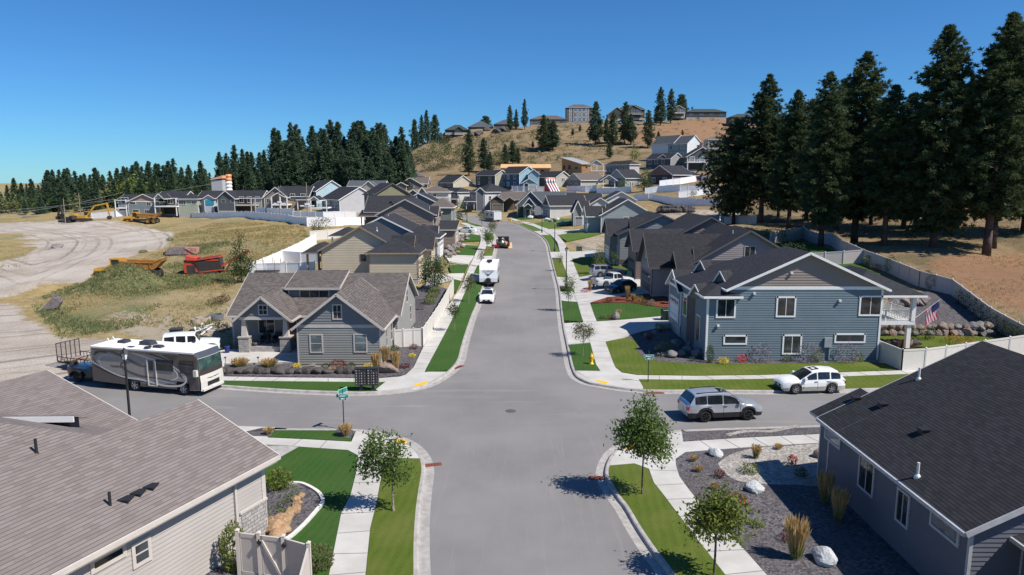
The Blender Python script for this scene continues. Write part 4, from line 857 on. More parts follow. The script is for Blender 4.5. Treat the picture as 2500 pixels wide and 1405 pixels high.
wr = siding((.225, .165, .15)); H = House('brown house with reddish gable, third from the corner on the right', (26, 100, 1.9), trim=TRIM_D, wall=wr, strip=.22)
g = H.block(16.7, 93.4, 9, 6.0, 3.9, 2.4, 'x', z=1.9, rk=.5, ov=.4, gmat=siding((.11, .10, .095))); m = H.block(20.8, 95.6, 12.8, 12, 4.6, 3.4, 'y', z=1.9, ov=.4, rk=.45)
H.block(30, 97, 6.2, 10, 4.4, 1.9, kind='hip', z=1.9); H.garage(g, 'W', .7, 4.6, 2.3, TRIM_D); H.stone(g, 'W', 5.4, 0, .6, 1.3, STONE_B); H.win(g, 'W', 2.4, 4.3, .9, 1.0, 'hung', trim=WHITE); H.vent((29, 97.5, 9.6)); H.finish()
wgy = siding((.235, .245, .25)); H = House('grey gabled house beside the bare dirt lot', (22, 110, 2.2), trim=TRIM_D, wall=wgy, strip=.24)
m = H.block(16.6, 107.2, 13, 12, 4.6, 2.85, 'y', z=2.2, ov=.4, rk=.4); g = H.block(15.6, 110, 7, 7, 4.3, 2.2, 'x', z=2.2, rk=.5)
H.garage(g, 'W', .8, 5, 2.3); H.win(m, 'W', 9.6, 1, 1, 1.5, 'hung', trim=WHITE); H.dormer(18.6, 109.3, 7.9, 1.7, 1.3, 2.5, 'W', wgy); H.stone(m, 'S', 0, 0, 13, .6, STONE_D); H.finish()
wbl = siding((.30, .355, .37)); H = House('pale blue grey house with white trim beyond the dirt lot', (23, 158, 3.2), wall=wbl, strip=.24)
c = atd(1467, 569, 155); m = H.block(c[0], 155, 11.6, 12, 4.0, 3.35, 'y', z=c[2], ov=.45, rk=.4); g = H.block(c[0]-2.8, 157.5, 8, 7, 3.6, 2.0, 'x', z=c[2], rk=.4)
H.winpx(m, 'S', 1523, 1534, 531, 537, 'slide'); H.winpx(m, 'S', 1557, 1566, 531, 537, 'slide'); H.garage(g, 'W', 3.2, 3.2, 2.2); H.dormer(c[0]+.6, 156.3, c[2]+4.2, 1.6, 1.2, 2.4, 'W', wbl); H.dormer(c[0]+1.8, 160, c[2]+4.9, 1.6, 1.2, 2.4, 'W', wbl); H.door(m, 'W', 10.2, .1); H.finish()
# west side
wbe = siding((.52, .45, .335)); H = House('beige lap sided house with dark roof behind the corner house', (-18, 96, 2.0), trim=plain((.30, .235, .17), .6), wall=wbe, strip=.22)
g = H.block(-18.9, 91.6, 6.4, 7.2, 3.6, 1.55, kind='hip', z=2.0, ov=.45, found=1); m = H.block(-26.0, 94.5, 10.8, 11, 3.6, 3.1, 'y', z=2.0, ov=.4, rk=.4)
H.block(-14.6, 97.5, 3.2, 5, 3.4, 1.4, 'x', z=2.0, ov=.3, rk=.4); H.dormer(-13.4, 94.8, 5.75, 2.3, 1.7, 3, 'E', siding((.52, .42, .25)))
H.block(-28.6, 96, 3, 6, 3.2, .9, kind='hip', z=2.0, walls=False); H.posts([(-28.4, 96.2), (-28.4, 101.8)], 1.2, 5.2, .25); H.slab(-28.6, -26, 96, 102, 1.2, 1.4, TRIM_G)
H.winpx(m, 'S', 881, 892, 623, 637, 'hung', trim=TRIM_D); H.garage(g, 'E', .9, 4.9, 2.3, wbe); H.stone(g, 'E', 0, 0, .6, 3, STONE_B); H.vent((-19, 98, 8.0)); H.finish()
wg6 = siding((.23, .25, .265)); H = House('dark grey house with white rake boards and white garage door', (-18, 112, 2.7), wall=wg6, strip=.24)
m = H.block(-25.3, 109, 10, 12, 4.1, 2.45, 'y', z=2.7, ov=.45, rk=.4); g = H.block(-17.3, 107.6, 5.8, 9, 3.6, 1.5, kind='hip', z=2.7)
H.block(-28.8, 110.5, 4, 6, 3.6, 1.0, kind='hip', z=2.7, walls=False); H.posts([(-28.6, 110.7)], 2, 6.2, .2); H.garage(g, 'E', 2.6, 5, 2.4); H.win(g, 'E', .6, .9, 1.0, 1.6, 'grid'); H.stone(g, 'E', 0, 0, 2, 1, STONE_B); H.dormer(-12.0, 112, 6.3, 1.5, 1.0, 2, 'E', wg6); H.dormer(-12.4, 116.2, 6.4, 1.5, 1.0, 2, 'E', wg6)
for q in ((-18.5, 111, 7.6), (-17, 109.6, 6.9), (-20, 113, 9.0)): H.vent(q)
H.finish()
wbr = siding((.265, .21, .175)); H = House('brown gable house with tan corner boards halfway along the street', (-19, 130, 3), trim=TRIM_T, wall=wbr, strip=.26)
m = H.block(-24.2, 126.2, 10.0, 12, 5.9, 2.6, 'y', z=3.0, ov=.45, rk=.4); H.win(m, 'E', 1.2, 3.4, .9, 1.6, 'hung', trim=WHITE); H.win(m, 'E', 3.2, 3.4, .9, 1.6, 'hung', trim=WHITE); H.win(m, 'E', 8, 3.4, 1.2, 1.6, 'hung', trim=WHITE)
p = H.block(-14.2, 127.3, 3.8, 7.5, 3.0, 1.1, kind='shed', z=3.0, wall=wbr, ov=.4); H.garage(p, 'E', 1, 4.8, 2.3, TRIM_T); H.block(-14.8, 126.8, 1, 6, 5.4, 1.7, 'x', z=3.0, rk=.4, ov=.35, gmat=wbr); H.finish()
H = House('low dark roofed house wedged behind the brown gable', (-25, 143, 4), wall=siding((.12, .11, .10)), trim=TRIM_G)
m = H.block(-29.2, 139.5, 9.2, 10, 5.0, 2.9, 'x', z=3.8); H.block(-30, 138.2, 6, 3, 4.2, .8, kind='shed', z=3.8, walls=False); H.posts([(-29.8, 138.3)], 3.5, 8, .2)
for q in ((-24.5, 142, 10.6), (-24, 141.4, 10.2)): H.vent(q, 'box')
H.auto(m, 'S', 2); H.finish()
H = House('grey green gabled house with a brown garage roof near the bend', (-19, 152, 3.6), wall=siding((.19, .215, .195)))
m = H.block(-23.9, 150, 7.8, 10, 6.6, 1.95, 'y', z=3.6); g = H.block(-17.2, 146.5, 4.6, 8, 5.9, 1.6, kind='hip', z=3.6, roof=RF_TAN); H.garage(g, 'E', 1.2, 5, 2.2, TRIM_G); H.auto(m, 'S', 2, 4); H.finish()
# generic houses from their survey bearings
GL_S = glassmat((.05, .075, .10), .05)
def gc(H, L, A, Rr, Y, base, d=9, **k):
    """gable end towards the viewer: eave tips and apex"""
    ov = .4; l = atd(*L, Y); a = atd(*A, Y); r = atd(*Rr, Y); zb = atd(A[0], base, Y)[2]; half = max(a[0]-l[0], r[0]-a[0]); ze = min(l[2], r[2]); tan = max(.2, (a[2]-ze)/half); w = 2*(half-ov)
    return H.block(a[0]-w/2, Y+.35, w, d, ze+ov*tan-zb, tan*(w/2), 'y', z=zb, ov=ov, rk=.35, **k)
def ec(H, x0, x1, eave, ridge, Y, base, d=9, kind='gable', **k):
    """eave side towards the viewer"""
    a = atd(x0, eave, Y); c = atd(x1, eave, Y); zr = atd((x0+x1)/2, ridge, Y+d/2+.4)[2]; zb = atd((x0+x1)/2, base, Y)[2]; ov = .4; tan = max(.15, (zr-a[2])/(d/2+ov)); w = c[0]-a[0]-.8
    if kind == 'hip' and d > w: d = w
    return H.block(a[0]+.4, Y+.4, w, d, a[2]+ov*tan-zb, tan*d/2, 'x', kind, z=zb, ov=ov, rk=.35, **k)
def rc(H, px, Y, base, eave, rot, w, d, pitch, axis='y', kind='gable', **k):
    """house turned by rot: its near corner (between the left and the right visible faces) at this bearing"""
    c = atd(px, base, Y); e = atd(px, eave, Y); A = w if axis == 'y' else d
    if kind == 'hip': A = min(w, d)
    return H.block(c[0], c[1], w, d, e[2]-c[2]+.15, pitch*A/2, axis, kind, z=c[2], rz=R(rot), ov=.4, rk=.35, **k)
S_ = lambda c: siding(c, .2)
def NH(label, px, Y, base, wall, roof=RF_DARK, trim=WHITE, group=None):
    c = atd(px, base, Y); return House(label, c, wall=S_(wall), roof=roof, trim=trim, group=group)
kw = dict(glass=GL_S)
# back row on the left, west to east
Gb = None
H = NH('grey blue house with a tan gable top at the left end of the back row', 330, 225, 524, (.20, .235, .25), group=Gb); m = gc(H, (308, 494), (348, 475), (378, 490), 225, 524, 11, gmat=S_((.36, .26, .21)), band=True); e = ec(H, 284, 330, 490, 476, 228, 524, 9, faces='SE')
H.winpx(m, 'S', 317, 331, 494, 499, 'fix'); H.winpx(m, 'S', 358, 368, 494, 503, 'slide'); H.winpx(m, 'S', 324, 339, 513, 518, 'fix'); H.winpx(m, 'S', 354, 363, 513, 521, 'slide'); q = atd(284, 510, 226); q2 = atd(312, 510, 226); H.slab(q[0], q2[0], 225.3, 228.4, q[2], q[2]+.3); H.posts([(q[0]+.1, 225.4), (q2[0]-.1, 225.4)], q[2]-2.6, q[2]+3, .22); H.win(e, 'S', 1, 3.4, 2.2, 2, 'slide'); H.finish()
H = NH('pale green house with hip roof and long covered deck', 430, 224, 523, (.34, .37, .29)); m = ec(H, 430, 484, 487, 465, 224, 523, 11, 'hip'); e = ec(H, 378, 450, 485, 468, 228, 523, 9, faces='SW', wall=S_((.08, .07, .06))); gc(H, (376, 487), (386, 474), (400, 487), 223, 523, 5, faces='', walls=False); q = atd(377, 506, 223); q2 = atd(432, 506, 223)
H.slab(q[0], q2[0], 222.8, 228.3, q[2], q[2]+.35); H.rail([(q[0], 222.9), (q2[0], 222.9)], q[2]+.35, mat=BLACKM); H.posts([(q[0]+.2, 223), (q2[0]-.2, 223)], q[2]-2.8, q[2]+2.7, .25); H.winpx(m, 'S', 437, 453, 490, 500, 'wide', **kw); H.winpx(m, 'S', 468, 478, 491, 499, 'slide', **kw); H.auto(e, 'S', 3, 3.4, 1.6, 1.8, 'slide'); H.finish()
H = NH('small white blue house with bright blue deck screens', 500, 226, 518, (.42, .46, .49)); m = ec(H, 478, 540, 486, 467, 226, 518, 9); g = gc(H, (494, 486), (508, 477), (522, 486), 224, 518, 4); H.winpx(m, 'S', 485, 492, 489, 498, 'slide'); BL = plain((.03, .28, .42), .3); a = g; H.quad(a, 'S', .5, 2.2, 2.6, 1.6, .1, BL, 'deck_screen'); q = atd(521, 500, 224.5); H.slab(q[0], q[0]+2.5, 224, 226.3, q[2]-.7, q[2]-.4); H.posts([(q[0]+2.3, 224.2)], q[2]-3, q[2]+1.6, .2); H.finish()
H = NH('dark slate house with a plain front gable in the back row', 585, 222, 515, (.085, .10, .115)); g = gc(H, (531, 486), (549, 467), (574, 487), 221, 515, 9); m = ec(H, 556, 640, 485, 466, 224, 515, 9, faces='SE', wall=S_((.06, .055, .05))); H.winpx(g, 'S', 541, 549, 488, 496, 'slide', trim=TRIM_G); H.winpx(g, 'S', 563, 569, 489, 496, 'slide', trim=TRIM_G); q = atd(576, 503, 222); q2 = atd(626, 503, 222); H.slab(q[0], q2[0], 221.5, 224.3, q[2], q[2]+.3, TRIM_T); H.posts([(q[0]+5, 221.6), (q2[0]-.2, 221.6)], q[2]-2, q[2]+2.4, .25, TRIM_T); H.auto(m, 'S', 4, 2.6, 1.3, 1.8, 'slide'); H.quad(m, 'S', m['w']-2.8, 0, 2.8, m['h'], .05, S_((.30, .31, .31)), 'side_panel'); H.finish()
H = NH('taupe house with twin deck bays and a brown end wall', 690, 208, 511, (.235, .205, .18)); g = gc(H, (641, 484), (671, 458), (700, 484), 208, 511, 10); m = ec(H, 672, 755, 481, 456, 210, 511, 10, faces='SE'); gc(H, (661, 482), (677, 472), (693, 482), 206, 511, 3, walls=False, faces=''); H.winpx(g, 'S', 651, 659, 485, 496, 'slide')
q = atd(664, 502, 206.5); q2 = atd(703, 502, 206.5); H.slab(q[0], q2[0], 206, 210.2, q[2], q[2]+.35); H.posts([(q[0]+.1, 206.1), ((q[0]+q2[0])/2+.3, 206.1), (q2[0]-.1, 206.1)], q[2]-2.4, q[2]+2.6, .25); H.rail([(q[0], 206.1), (q2[0], 206.1)], q[2]+.3, mat=BLACKM); H.quad(m, 'S', m['w']*.3, .0, m['w']*.25, 3.3, .06, S_((.34, .26, .19)), 'side_panel'); H.auto(m, 'S', 3, 2.9, 1.3, 1.6, 'slide'); H.finish()
H = NH('light blue two storey house in the back row', 774, 212, 512, (.42, .55, .60)); m = rc(H, 774, 212, 512, 468, 36, 9.8, 9.5, .62, wall=S_((.40, .53, .58))); H.quad(m, 'W', 0, 0, 9.5, m['h']-.1, .03, S_((.06, .12, .19)), 'shade_toned_side'); [H.win(m, 'W', u, 3.2, 1.1, 1.3, 'slide', **kw) for u in (1.2, 4.8, 7.2)]; ec(H, 722, 748, 489, 479, 207, 512, 4, 'hip', faces='', walls=False); q = atd(722, 500, 207); H.posts([(q[0]+.5, 207.3), (q[0]+3.2, 207.3)], q[2]-1.5, q[2]+1.4, .2); H.finish()  # left wall overlaid with darker blue for its shade
H = NH('pale grey house with a blank sunlit gable wall and dark deck', 830, 190, 521, (.46, .46, .47)); m = rc(H, 830, 190, 521, 489, 35, 11.5, 13.5, .56); H.quad(m, 'W', 0, 0, 13.5, m['h']-.1, .03, S_((.22, .235, .25)), 'shade_toned_side'); [H.win(m, 'W', u, 1.4, 1.3, 1.7, 'slide', **kw) for u in (2.2, 4.5, 8.4, 10.6)]; H.win(m, 'S', 8.2, 1.6, .9, 1.1, 'hung'); gc(H, (754, 491), (766, 480), (780, 490), 186, 521, 5, walls=False, faces=''); q = atd(757, 507, 186); q2 = atd(800, 507, 186); H.slab(q[0], q2[0], 186, 190, q[2]-.3, q[2]); H.posts([(q[0]+.2, 186.1), (q2[0]-.3, 186.1)], q[2]-2, q[2]+1.9, .22); H.rail([(q[0], 186.1), (q2[0], 186.1)], q[2], mat=BLACKM); H.finish()  # left wall gets its shade as a darker grey
H = NH('olive two storey house with a side darkened for shade', 916, 163, 518, (.215, .20, .12), trim=TRIM_D); m = rc(H, 916, 163, 518, 477, 28, 8.6, 8.5, .58); H.quad(m, 'W', 0, 0, 8.5, m['h']-.1, .03, S_((.075, .07, .065)), 'shade_toned_side'); [H.win(m, 'W', u, z, 1.1, 1.4, 'slide', trim=TRIM_G) for u, z in ((1.0, 1.0), (2.0, 2.8), (6.2, 2.8))]; H.finish()  # shade on the left side painted in as a near black
H = NH('grey roofed house against the dark pines', 900, 255, 470, (.36, .33, .31), RF_GREY); ec(H, 846, 940, 456, 442, 250, 468, 9); a = gc(H, (884, 462), (899, 443), (922, 458), 240, 468, 6); H.finish()
# centre, far
H = NH('brown house with dark red gable at the foot of the hill', 990, 325, 447, (.13, .10, .095), RF_TAN, TRIM_G); m = ec(H, 947, 1033, 431, 413, 325, 447, 10, 'hip'); gc(H, (968, 431), (986, 414), (1008, 430), 322, 447, 6, wall=S_((.15, .045, .035))); H.finish()
H = NH('mauve brown house with two gables below the red gable house', 995, 270, 462, (.17, .15, .145), RF_TAN); m = ec(H, 949, 1046, 450, 434, 270, 462, 9); g = gc(H, (984, 452), (1001, 435), (1033, 453), 267, 464, 6); gc(H, (967, 454), (979, 446), (994, 454), 264, 464, 4); H.winpx(g, 'S', 999, 1010, 453, 459, 'slide', **kw); H.auto(m, 'S', 3, 1); H.finish()
H = NH('dark roofed house with a cream gable left of centre', 1107, 265, 461, (.20, .22, .22)); m = rc(H, 1107, 265, 461, 447, 35, 8.2, 12, .62, wall=S_((.50, .46, .36))); H.quad(m, 'W', 0, 0, 12, m['h']-.1, .03, S_((.17, .19, .19)), 'shade_toned_side'); [H.win(m, 'W', u, .8, 1.3, 1.2, 'slide', **kw) for u in (2, 8)]; ec(H, 1135, 1160, 452, 444, 270, 462, 7, 'hip', wall=S_((.50, .46, .36))); H.finish()  # shade of the left wall put into a dark overlay colour
H = NH('tan roofed white walled house seen over the brown garage', 1060, 205, 500, (.62, .60, .56), RF_TAN); m = ec(H, 1026, 1098, 470, 452, 205, 484, 9, 'hip'); H.quad(m, 'S', 0, 0, 2.2, m['h'], .05, S_((.12, .14, .17)), 'side_panel'); H.winpx(m, 'S', 1058, 1065, 474, 480, 'slide'); gc(H, (1018, 474), (1030, 458), (1042, 473), 203, 484, 4, wall=S_((.16, .19, .22))); gc(H, (990, 477), (1008, 464), (1024, 476), 210, 484, 5, wall=S_((.17, .18, .2))); H.finish()
H = NH('dark green grey two storey house uphill of the bend', 1209, 258, 457, (.40, .39, .30)); m = rc(H, 1209, 258, 457, 429, 36, 6, 13, .6); H.quad(m, 'W', 0, 0, 13, m['h']-.1, .03, S_((.06, .075, .085)), 'shade_toned_side'); [H.win(m, 'W', u, z, 1.3, 1.3, 'slide', **kw) for u in (1.4, 9) for z in (.8, 2.9)]; H.finish()  # left wall darkened in colour to read as shaded
H = NH('bright blue two storey house with white rake boards', 1268, 252, 461, (.28, .44, .52)); m = rc(H, 1268, 252, 461, 425, 36, 8, 12, .62); H.quad(m, 'W', 0, 0, 12, m['h']-.1, .03, S_((.035, .10, .19)), 'shade_toned_side'); [H.win(m, 'W', u, z, 1.3, 1.3, 'slide', **kw) for u in (1.4, 4.5, 8.6) for z in (.9, 3.4)]; gc(H, (1287, 427), (1303, 414), (1318, 427), 249, 461, 5, wall=S_((.28, .44, .52))); H.finish()  # deep blue overlay paints shade on the left wall
H = NH('house with cream gable and dark porch behind the red inflatable slide', 1357, 250, 466, (.44, .42, .35)); m = rc(H, 1357, 250, 466, 434, 33, 6.5, 14, .62); H.quad(m, 'W', 0, 0, 14, m['h']-.1, .03, S_((.07, .075, .07)), 'shade_toned_side'); gc(H, (1274, 449), (1292, 437), (1312, 448), 238, 466, 7, walls=False, faces=''); H.win(m, 'S', 2.5, 3.2, 1.3, 1.2, 'twin'); q = atd(1277, 466, 238); H.posts([(q[0]+.3, 238.4), (q[0]+4.5, 238.4)], q[2]-1, q[2]+2.6, .25); H.finish()  # shade of the left wall painted as a dark overlay
H = NH('brown grey ranch house with a long tan roof behind white fence', 1418, 245, 463, (.40, .385, .34), RF_TAN); m = rc(H, 1418, 245, 463, 441, 30, 10.5, 8.5, .55, 'x'); H.quad(m, 'W', 0, 0, 8.5, m['h']-.1, .03, S_((.20, .20, .20)), 'shade_toned_side'); [H.win(m, 'W', u, .8, 1.3, 1.3, 'slide', **kw) for u in (1.2, 5)]; H.win(m, 'S', 6.5, 1.6, .8, .8, 'fix'); H.finish()  # duller left wall colour holds its shade
H = NH('slate gabled house with covered deck right of the ranch house', 1526, 238, 465, (.33, .35, .35)); m = rc(H, 1526, 238, 465, 436, 28, 7, 9.5, .6, 'x'); H.quad(m, 'W', 0, 0, 9.5, m['h']-.1, .03, S_((.13, .15, .155)), 'shade_toned_side'); gc(H, (1467, 442), (1487, 428), (1508, 440), 231, 465, 6, walls=False, faces=''); q = atd(1470, 458, 231); H.slab(q[0], q[0]+6, 231, 236, q[2]-.2, q[2]); H.posts([(q[0]+.4, 231.4), (q[0]+4.2, 231.4)], q[2]-1.5, q[2]+2.3, .22); H.win(m, 'S', 2, 1.4, 1.1, 1.3, 'twin'); [H.win(m, 'W', u, 1.2, 1.5, 1.6, 'slide', **kw) for u in (1.5, 5.5)]; H.finish()  # dark slate overlay stands for shade on the left wall
H = NH('lavender grey two storey house with tall glazed deck', 1537, 272, 430, (.50, .45, .42)); m = rc(H, 1537, 272, 430, 402, 28, 4.5, 16, .55, 'y', 'hip'); H.quad(m, 'W', 0, 0, 16, m['h']-.1, .03, S_((.24, .235, .25)), 'shade_toned_side'); [H.win(m, 'W', u, 2.4, 1.4, 1.4, 'slide', **kw) for u in (7.5, 11.5)]; [H.win(m, 'W', u, 1.9, 1.5, 2.0, 'slide', **kw) for u in (1, 3.4)]; gc(H, (1440, 404), (1456, 391), (1474, 403), 268, 428, 5, walls=False, faces=''); q = atd(1442, 417, 268); H.slab(q[0], q[0]+6, 268, 273, q[2]-.25, q[2]); H.posts([(q[0]+.2, 268.3), (q[0]+2.4, 268.3), (q[0]+4.9, 268.3)], q[2]-2, q[2]+2.3, .2); H.finish()  # left wall lowered in tone as painted shade
OSB = siding((.45, .27, .13), 0, .18); OSB_SUNLIT = siding((.62, .38, .19), 0, .12)  # second tone is the same sheathing, sunlight put into its colour
H = House('unfinished plywood sheathed house with a sloping shed roof', atd(1420, 428, 300), wall=OSB, trim=OSB_SUNLIT, roof=plain((.30, .32, .33), .6)); c = atd(1420, 428, 298); e = atd(1420, 401, 298); m = H.block(c[0], c[1], 5.5, 15, e[2]-c[2], 3.0, kind='shed', z=c[2], rz=R(30), ov=.5, rk=.6, corner=False); H.wallpoly(m, 'S', [(0, 0), (5.5, 0), (5.5, m['h']), (0, m['h'])], OSB_SUNLIT, 0)  # south wall takes the sheathing colour brightened for sun
for u, z, w, h in ((1, 2.5, 1.6, 1.8), (5, 2.5, 1.8, 1.8), (3.5, .2, 1, 2), (10, 2.6, 2, .9)): H.quad(m, 'W', u, z, w, h, .02, BLACKM, 'window_opening')
H.quad(m, 'S', 2, 2.8, 1, .8, .02, BLACKM, 'window_opening'); H.finish()
H = House('low unfinished plywood house with bare roof deck', atd(1300, 428, 308), wall=OSB, trim=OSB_SUNLIT, roof=OSB_SUNLIT); m = ec(H, 1222, 1346, 411, 402, 306, 428, 10, corner=False); [H.quad(m, 'S', u, .6, 1.5, 1.6, .02, BLACKM, 'window_opening') for u in (3, 14, 17)]; H.finish()
H = NH('charcoal two storey house below the white hillside house', 1637, 283, 412, (.30, .30, .30)); m = rc(H, 1637, 283, 412, 388, 33, 7, 14, .62); H.quad(m, 'W', 0, 0, 14, m['h']-.1, .03, S_((.085, .09, .095)), 'shade_toned_side'); [H.win(m, 'W', u, 2.0, 1.8, 1.5, 'slide', **kw) for u in (1.2, 5)]; H.win(m, 'W', 1.2, -.8, 1.8, 1.2, 'slide', **kw); H.win(m, 'W', 9, 2, 1.4, 1.6, 'slide', **kw); H.win(m, 'S', 3.5, 2, 1, 1.4, 'hung'); H.dormer(*(m['M'] @ Vector((-.1, 4.5, m['h']+.2))), 4, 1.4, 3, 'S', S_((.085, .09, .095))); H.finish()  # shade painted onto the left wall by a darker grey
H = NH('tall white and pale green house high on the slope', 1677, 322, 384, (.66, .69, .70), RF_GREY); m = rc(H, 1677, 322, 384, 351, 33, 9.5, 12, .75); H.quad(m, 'W', 0, 0, 12, m['h']-.1, .03, S_((.22, .28, .29)), 'shade_toned_side'); [H.win(m, 'W', u, z, 1.8, 1.6, 'grid', **kw) for u in (1, 4, 8) for z in (.6, 3.8)]; H.win(m, 'S', 6.2, 4.4, 1.1, 1.2, 'hung'); H.block(m['x']-4.5, m['y']+7.5, 9, 14, m['h']+.6, 3.6, 'y', z=m['z'], rz=R(33)); H.quad(m, 'S', 0, 3.2, 9.5, .25, .06, WHITE, 'belly_band'); H.finish()  # left wall toned down in colour for shade
H = NH('brown house with a shade-darkened gable and reddish sunlit side', 1641, 233, 452, (.25, .145, .115)); m = rc(H, 1641, 233, 452, 428, 36, 10.5, 11, .55, 'x'); H.quad(m, 'W', 0, 0, 11, m['h']-.1, .03, S_((.075, .06, .058)), 'shade_toned_side'); [H.win(m, 'W', u, .9, 1.5, 1.5, 'slide', **kw) for u in (2, 7)]; H.win(m, 'S', 4.2, 1.2, .7, 1.1, 'hung'); ec(H, 1670, 1716, 430, 416, 238, 448, 8, 'hip'); [H.vent((m['M'] @ Vector((x, 3, m['h']+1.4)))) for x in (3, 7)]; H.finish()  # gable colour darkened for shade, right side kept bright
H = NH('dark house with white deck rail beside the pines', 1705, 275, 414, (.07, .075, .08)); m = gc(H, (1676, 383), (1716, 360), (1750, 384), 275, 414, 10); H.auto(m, 'S', 3, 3.0, 1.8, 1.8, 'slide', **kw); q = atd(1676, 396, 273); H.slab(q[0], q[0]+8, 272, 276, q[2]-.3, q[2]); H.rail([(q[0], 272.1), (q[0]+8, 272.1)], q[2]); H.posts([(q[0]+.3, 272.2), (q[0]+7.6, 272.2)], q[2]-3, q[2], .25); H.finish()
# inner row on the bend
H = NH('white sided two storey house with shade-darkened front, left one of the pair on the bend', 1118, 240, 512, (.58, .56, .53)); m = rc(H, 1118, 240, 512, 470, 30, 4.6, 12, .55, 'y', 'hip'); H.quad(m, 'W', 0, 0, 12, m['h']-.1, .03, S_((.12, .115, .115)), 'shade_toned_front'); [H.win(m, 'W', u, 3.4, 1.4, 1.6, 'slide', **kw) for u in (1, 4.5, 8.6)]; ec(H, 1083, 1120, 487, 479, 234, 510, 4.5, 'gable', faces='', walls=False); q = atd(1100, 487, 233); H.posts([(q[0], 234), (q[0]+2, 234)], q[2]-3, q[2], .3, CEDAR); ec(H, 1105, 1150, 468, 456, 243, 512, 9, 'hip', faces='S'); H.finish()  # front overlaid in dark grey for its shade
H = NH('two storey house with white side wall and shade-greyed front, right one of the pair on the bend', 1184, 231, 514, (.60, .59, .57)); m = rc(H, 1184, 231, 514, 470, 30, 10.4, 11, .5, 'x', 'hip'); H.quad(m, 'W', 0, 0, 11, m['h']-.1, .03, S_((.19, .20, .22)), 'shade_toned_front'); H.garage(m, 'W', 6.5, 3.4, 2.2, plain((.22, .25, .29), .5)); [H.win(m, 'W', u, 3.3, 1.2, 1.5, 'slide', **kw) for u in (1.2, 3.4, 6.6)]; H.door(m, 'W', 3.5, .1); gc(H, (1160, 470), (1172, 459), (1184, 470), 228, 514, 4.5, wall=S_((.14, .15, .17)), faces='S'); ec(H, 1133, 1162, 493, 485, 227, 515, 4.5, 'hip', faces='', walls=False); q = atd(1136, 494, 227); H.posts([(q[0]+.3, 227.5), (q[0]+2.8, 227.5)], q[2]-2.3, q[2], .16); H.win(m, 'S', 1.5, 3.2, .8, 1.4, 'hung'); H.finish()  # grey front overlay is painted shade, side stays white
H = NH('low olive house with tan roof behind the parked camper', 1235, 227, 515, (.105, .10, .08), RF_TAN, TRIM_T); m = ec(H, 1222, 1296, 489, 470, 227, 515, 9.5); g = gc(H, (1199, 492), (1213, 478), (1232, 491), 223, 517, 8, gmat=S_((.07, .045, .035))); gc(H, (1234, 491), (1244, 482), (1257, 491), 224, 515, 3.5, walls=False, faces=''); H.garage(g, 'S', .8, 3.2, 2.3, plain((.16, .155, .12), .6)); H.posts([(atd(1254, 500, 224)[0], 224.4)], g['z'], g['z']+2.6, .4, CEDAR); H.finish()
H = NH('blue grey house with pale roof and paired gables on the bend', 1292, 208, 530, (.10, .125, .135), RF_GREY); m = gc(H, (1266, 503), (1295, 468), (1330, 503), 209, 529, 11); ec(H, 1300, 1412, 501, 469, 211, 529, 10, faces='SE'); g = gc(H, (1276, 504), (1292, 484), (1308, 503), 206, 531, 3.5); gc(H, (1280, 506), (1289, 498), (1299, 506), 204.5, 531, 2, walls=False, faces=''); H.winpx(g, 'S', 1299, 1304, 503, 514, 'hung', **kw); H.door(g, 'S', .6, .1, 1.2, 2.2, BLACKM); H.quad(m, 'S', m['w']-2.6, 0, 2.5, 3, .06, S_((.33, .34, .36)), 'side_panel'); H.finish()
H = NH('light grey garage wing house left of the white gable', 1343, 200, 534, (.55, .54, .51)); m = rc(H, 1343, 200, 534, 503, 14, 11, 7, .75, 'x', gmat=S_((.10, .085, .075))); H.quad(m, 'W', 0, 0, 7, 3.4, .03, S_((.26, .27, .29)), 'shade_toned_front'); H.garage(m, 'W', 2.1, 3.4, 2.4, plain((.40, .44, .50), .5)); ec(H, 1384, 1475, 496, 473, 208, 530, 10, wall=S_((.12, .125, .13)), faces='S'); gc(H, (1381, 499), (1387, 489), (1397, 499), 204, 530, 4.5); H.finish()  # front overlay darkened in colour for shade
H = NH('white gabled house behind the pale blue grey house', 1465, 185, 535, (.60, .60, .58)); m = gc(H, (1432, 505), (1466, 484), (1492, 500), 182, 545, 9); b = gc(H, (1479, 490), (1517, 469), (1556, 490), 190, 535, 10); H.winpx(b, 'S', 1508, 1522, 486, 490, 'slide'); f = gc(H, (1399, 521), (1411, 491), (1424, 519), 176, 552, 6, wall=S_((.26, .28, .26))); H.garage(f, 'S', .4, 1.8, 2.2, plain((.3, .33, .35), .5)); ec(H, 1405, 1442, 512, 492, 179, 550, 7, faces='S'); H.finish()
# hilltop
H = NH('long low hilltop house with green roof, far left one', 1112, 478, 322, (.06, .07, .06), RF_GRN, TRIM_D); ec(H, 1085, 1145, 318, 306, 476, 324, 12, 'hip'); gc(H, (1108, 319), (1120, 310), (1132, 319), 474, 324, 5); H.finish()
H = NH('low hilltop house with a peaked grey roof', 1172, 492, 316, (.10, .10, .10), RF_GREY, TRIM_D); ec(H, 1142, 1204, 311, 296, 490, 317, 16, 'hip'); H.finish()
H = NH('low roofed house half hidden by hilltop pines', 1235, 505, 310, (.12, .11, .10), RF_GREY, TRIM_D); ec(H, 1205, 1268, 304, 293, 503, 312, 14, 'hip'); H.finish()
H = NH('brown stone hilltop house with a hip roof beside the tall one', 1340, 516, 304, (.20, .16, .12), RF_BROWN, TRIM_D); m = ec(H, 1294, 1386, 292, 283, 514, 305, 14, 'hip'); H.auto(m, 'S', 4, .8, 2.6, 1.8, 'slide', **kw); H.finish()
H = NH('three storey hilltop house with a tall bank of white windows', 1415, 519, 300, (.15, .125, .11), RF_BROWN); m = ec(H, 1382, 1448, 263, 256, 518, 299, 12, 'hip', corner=False)
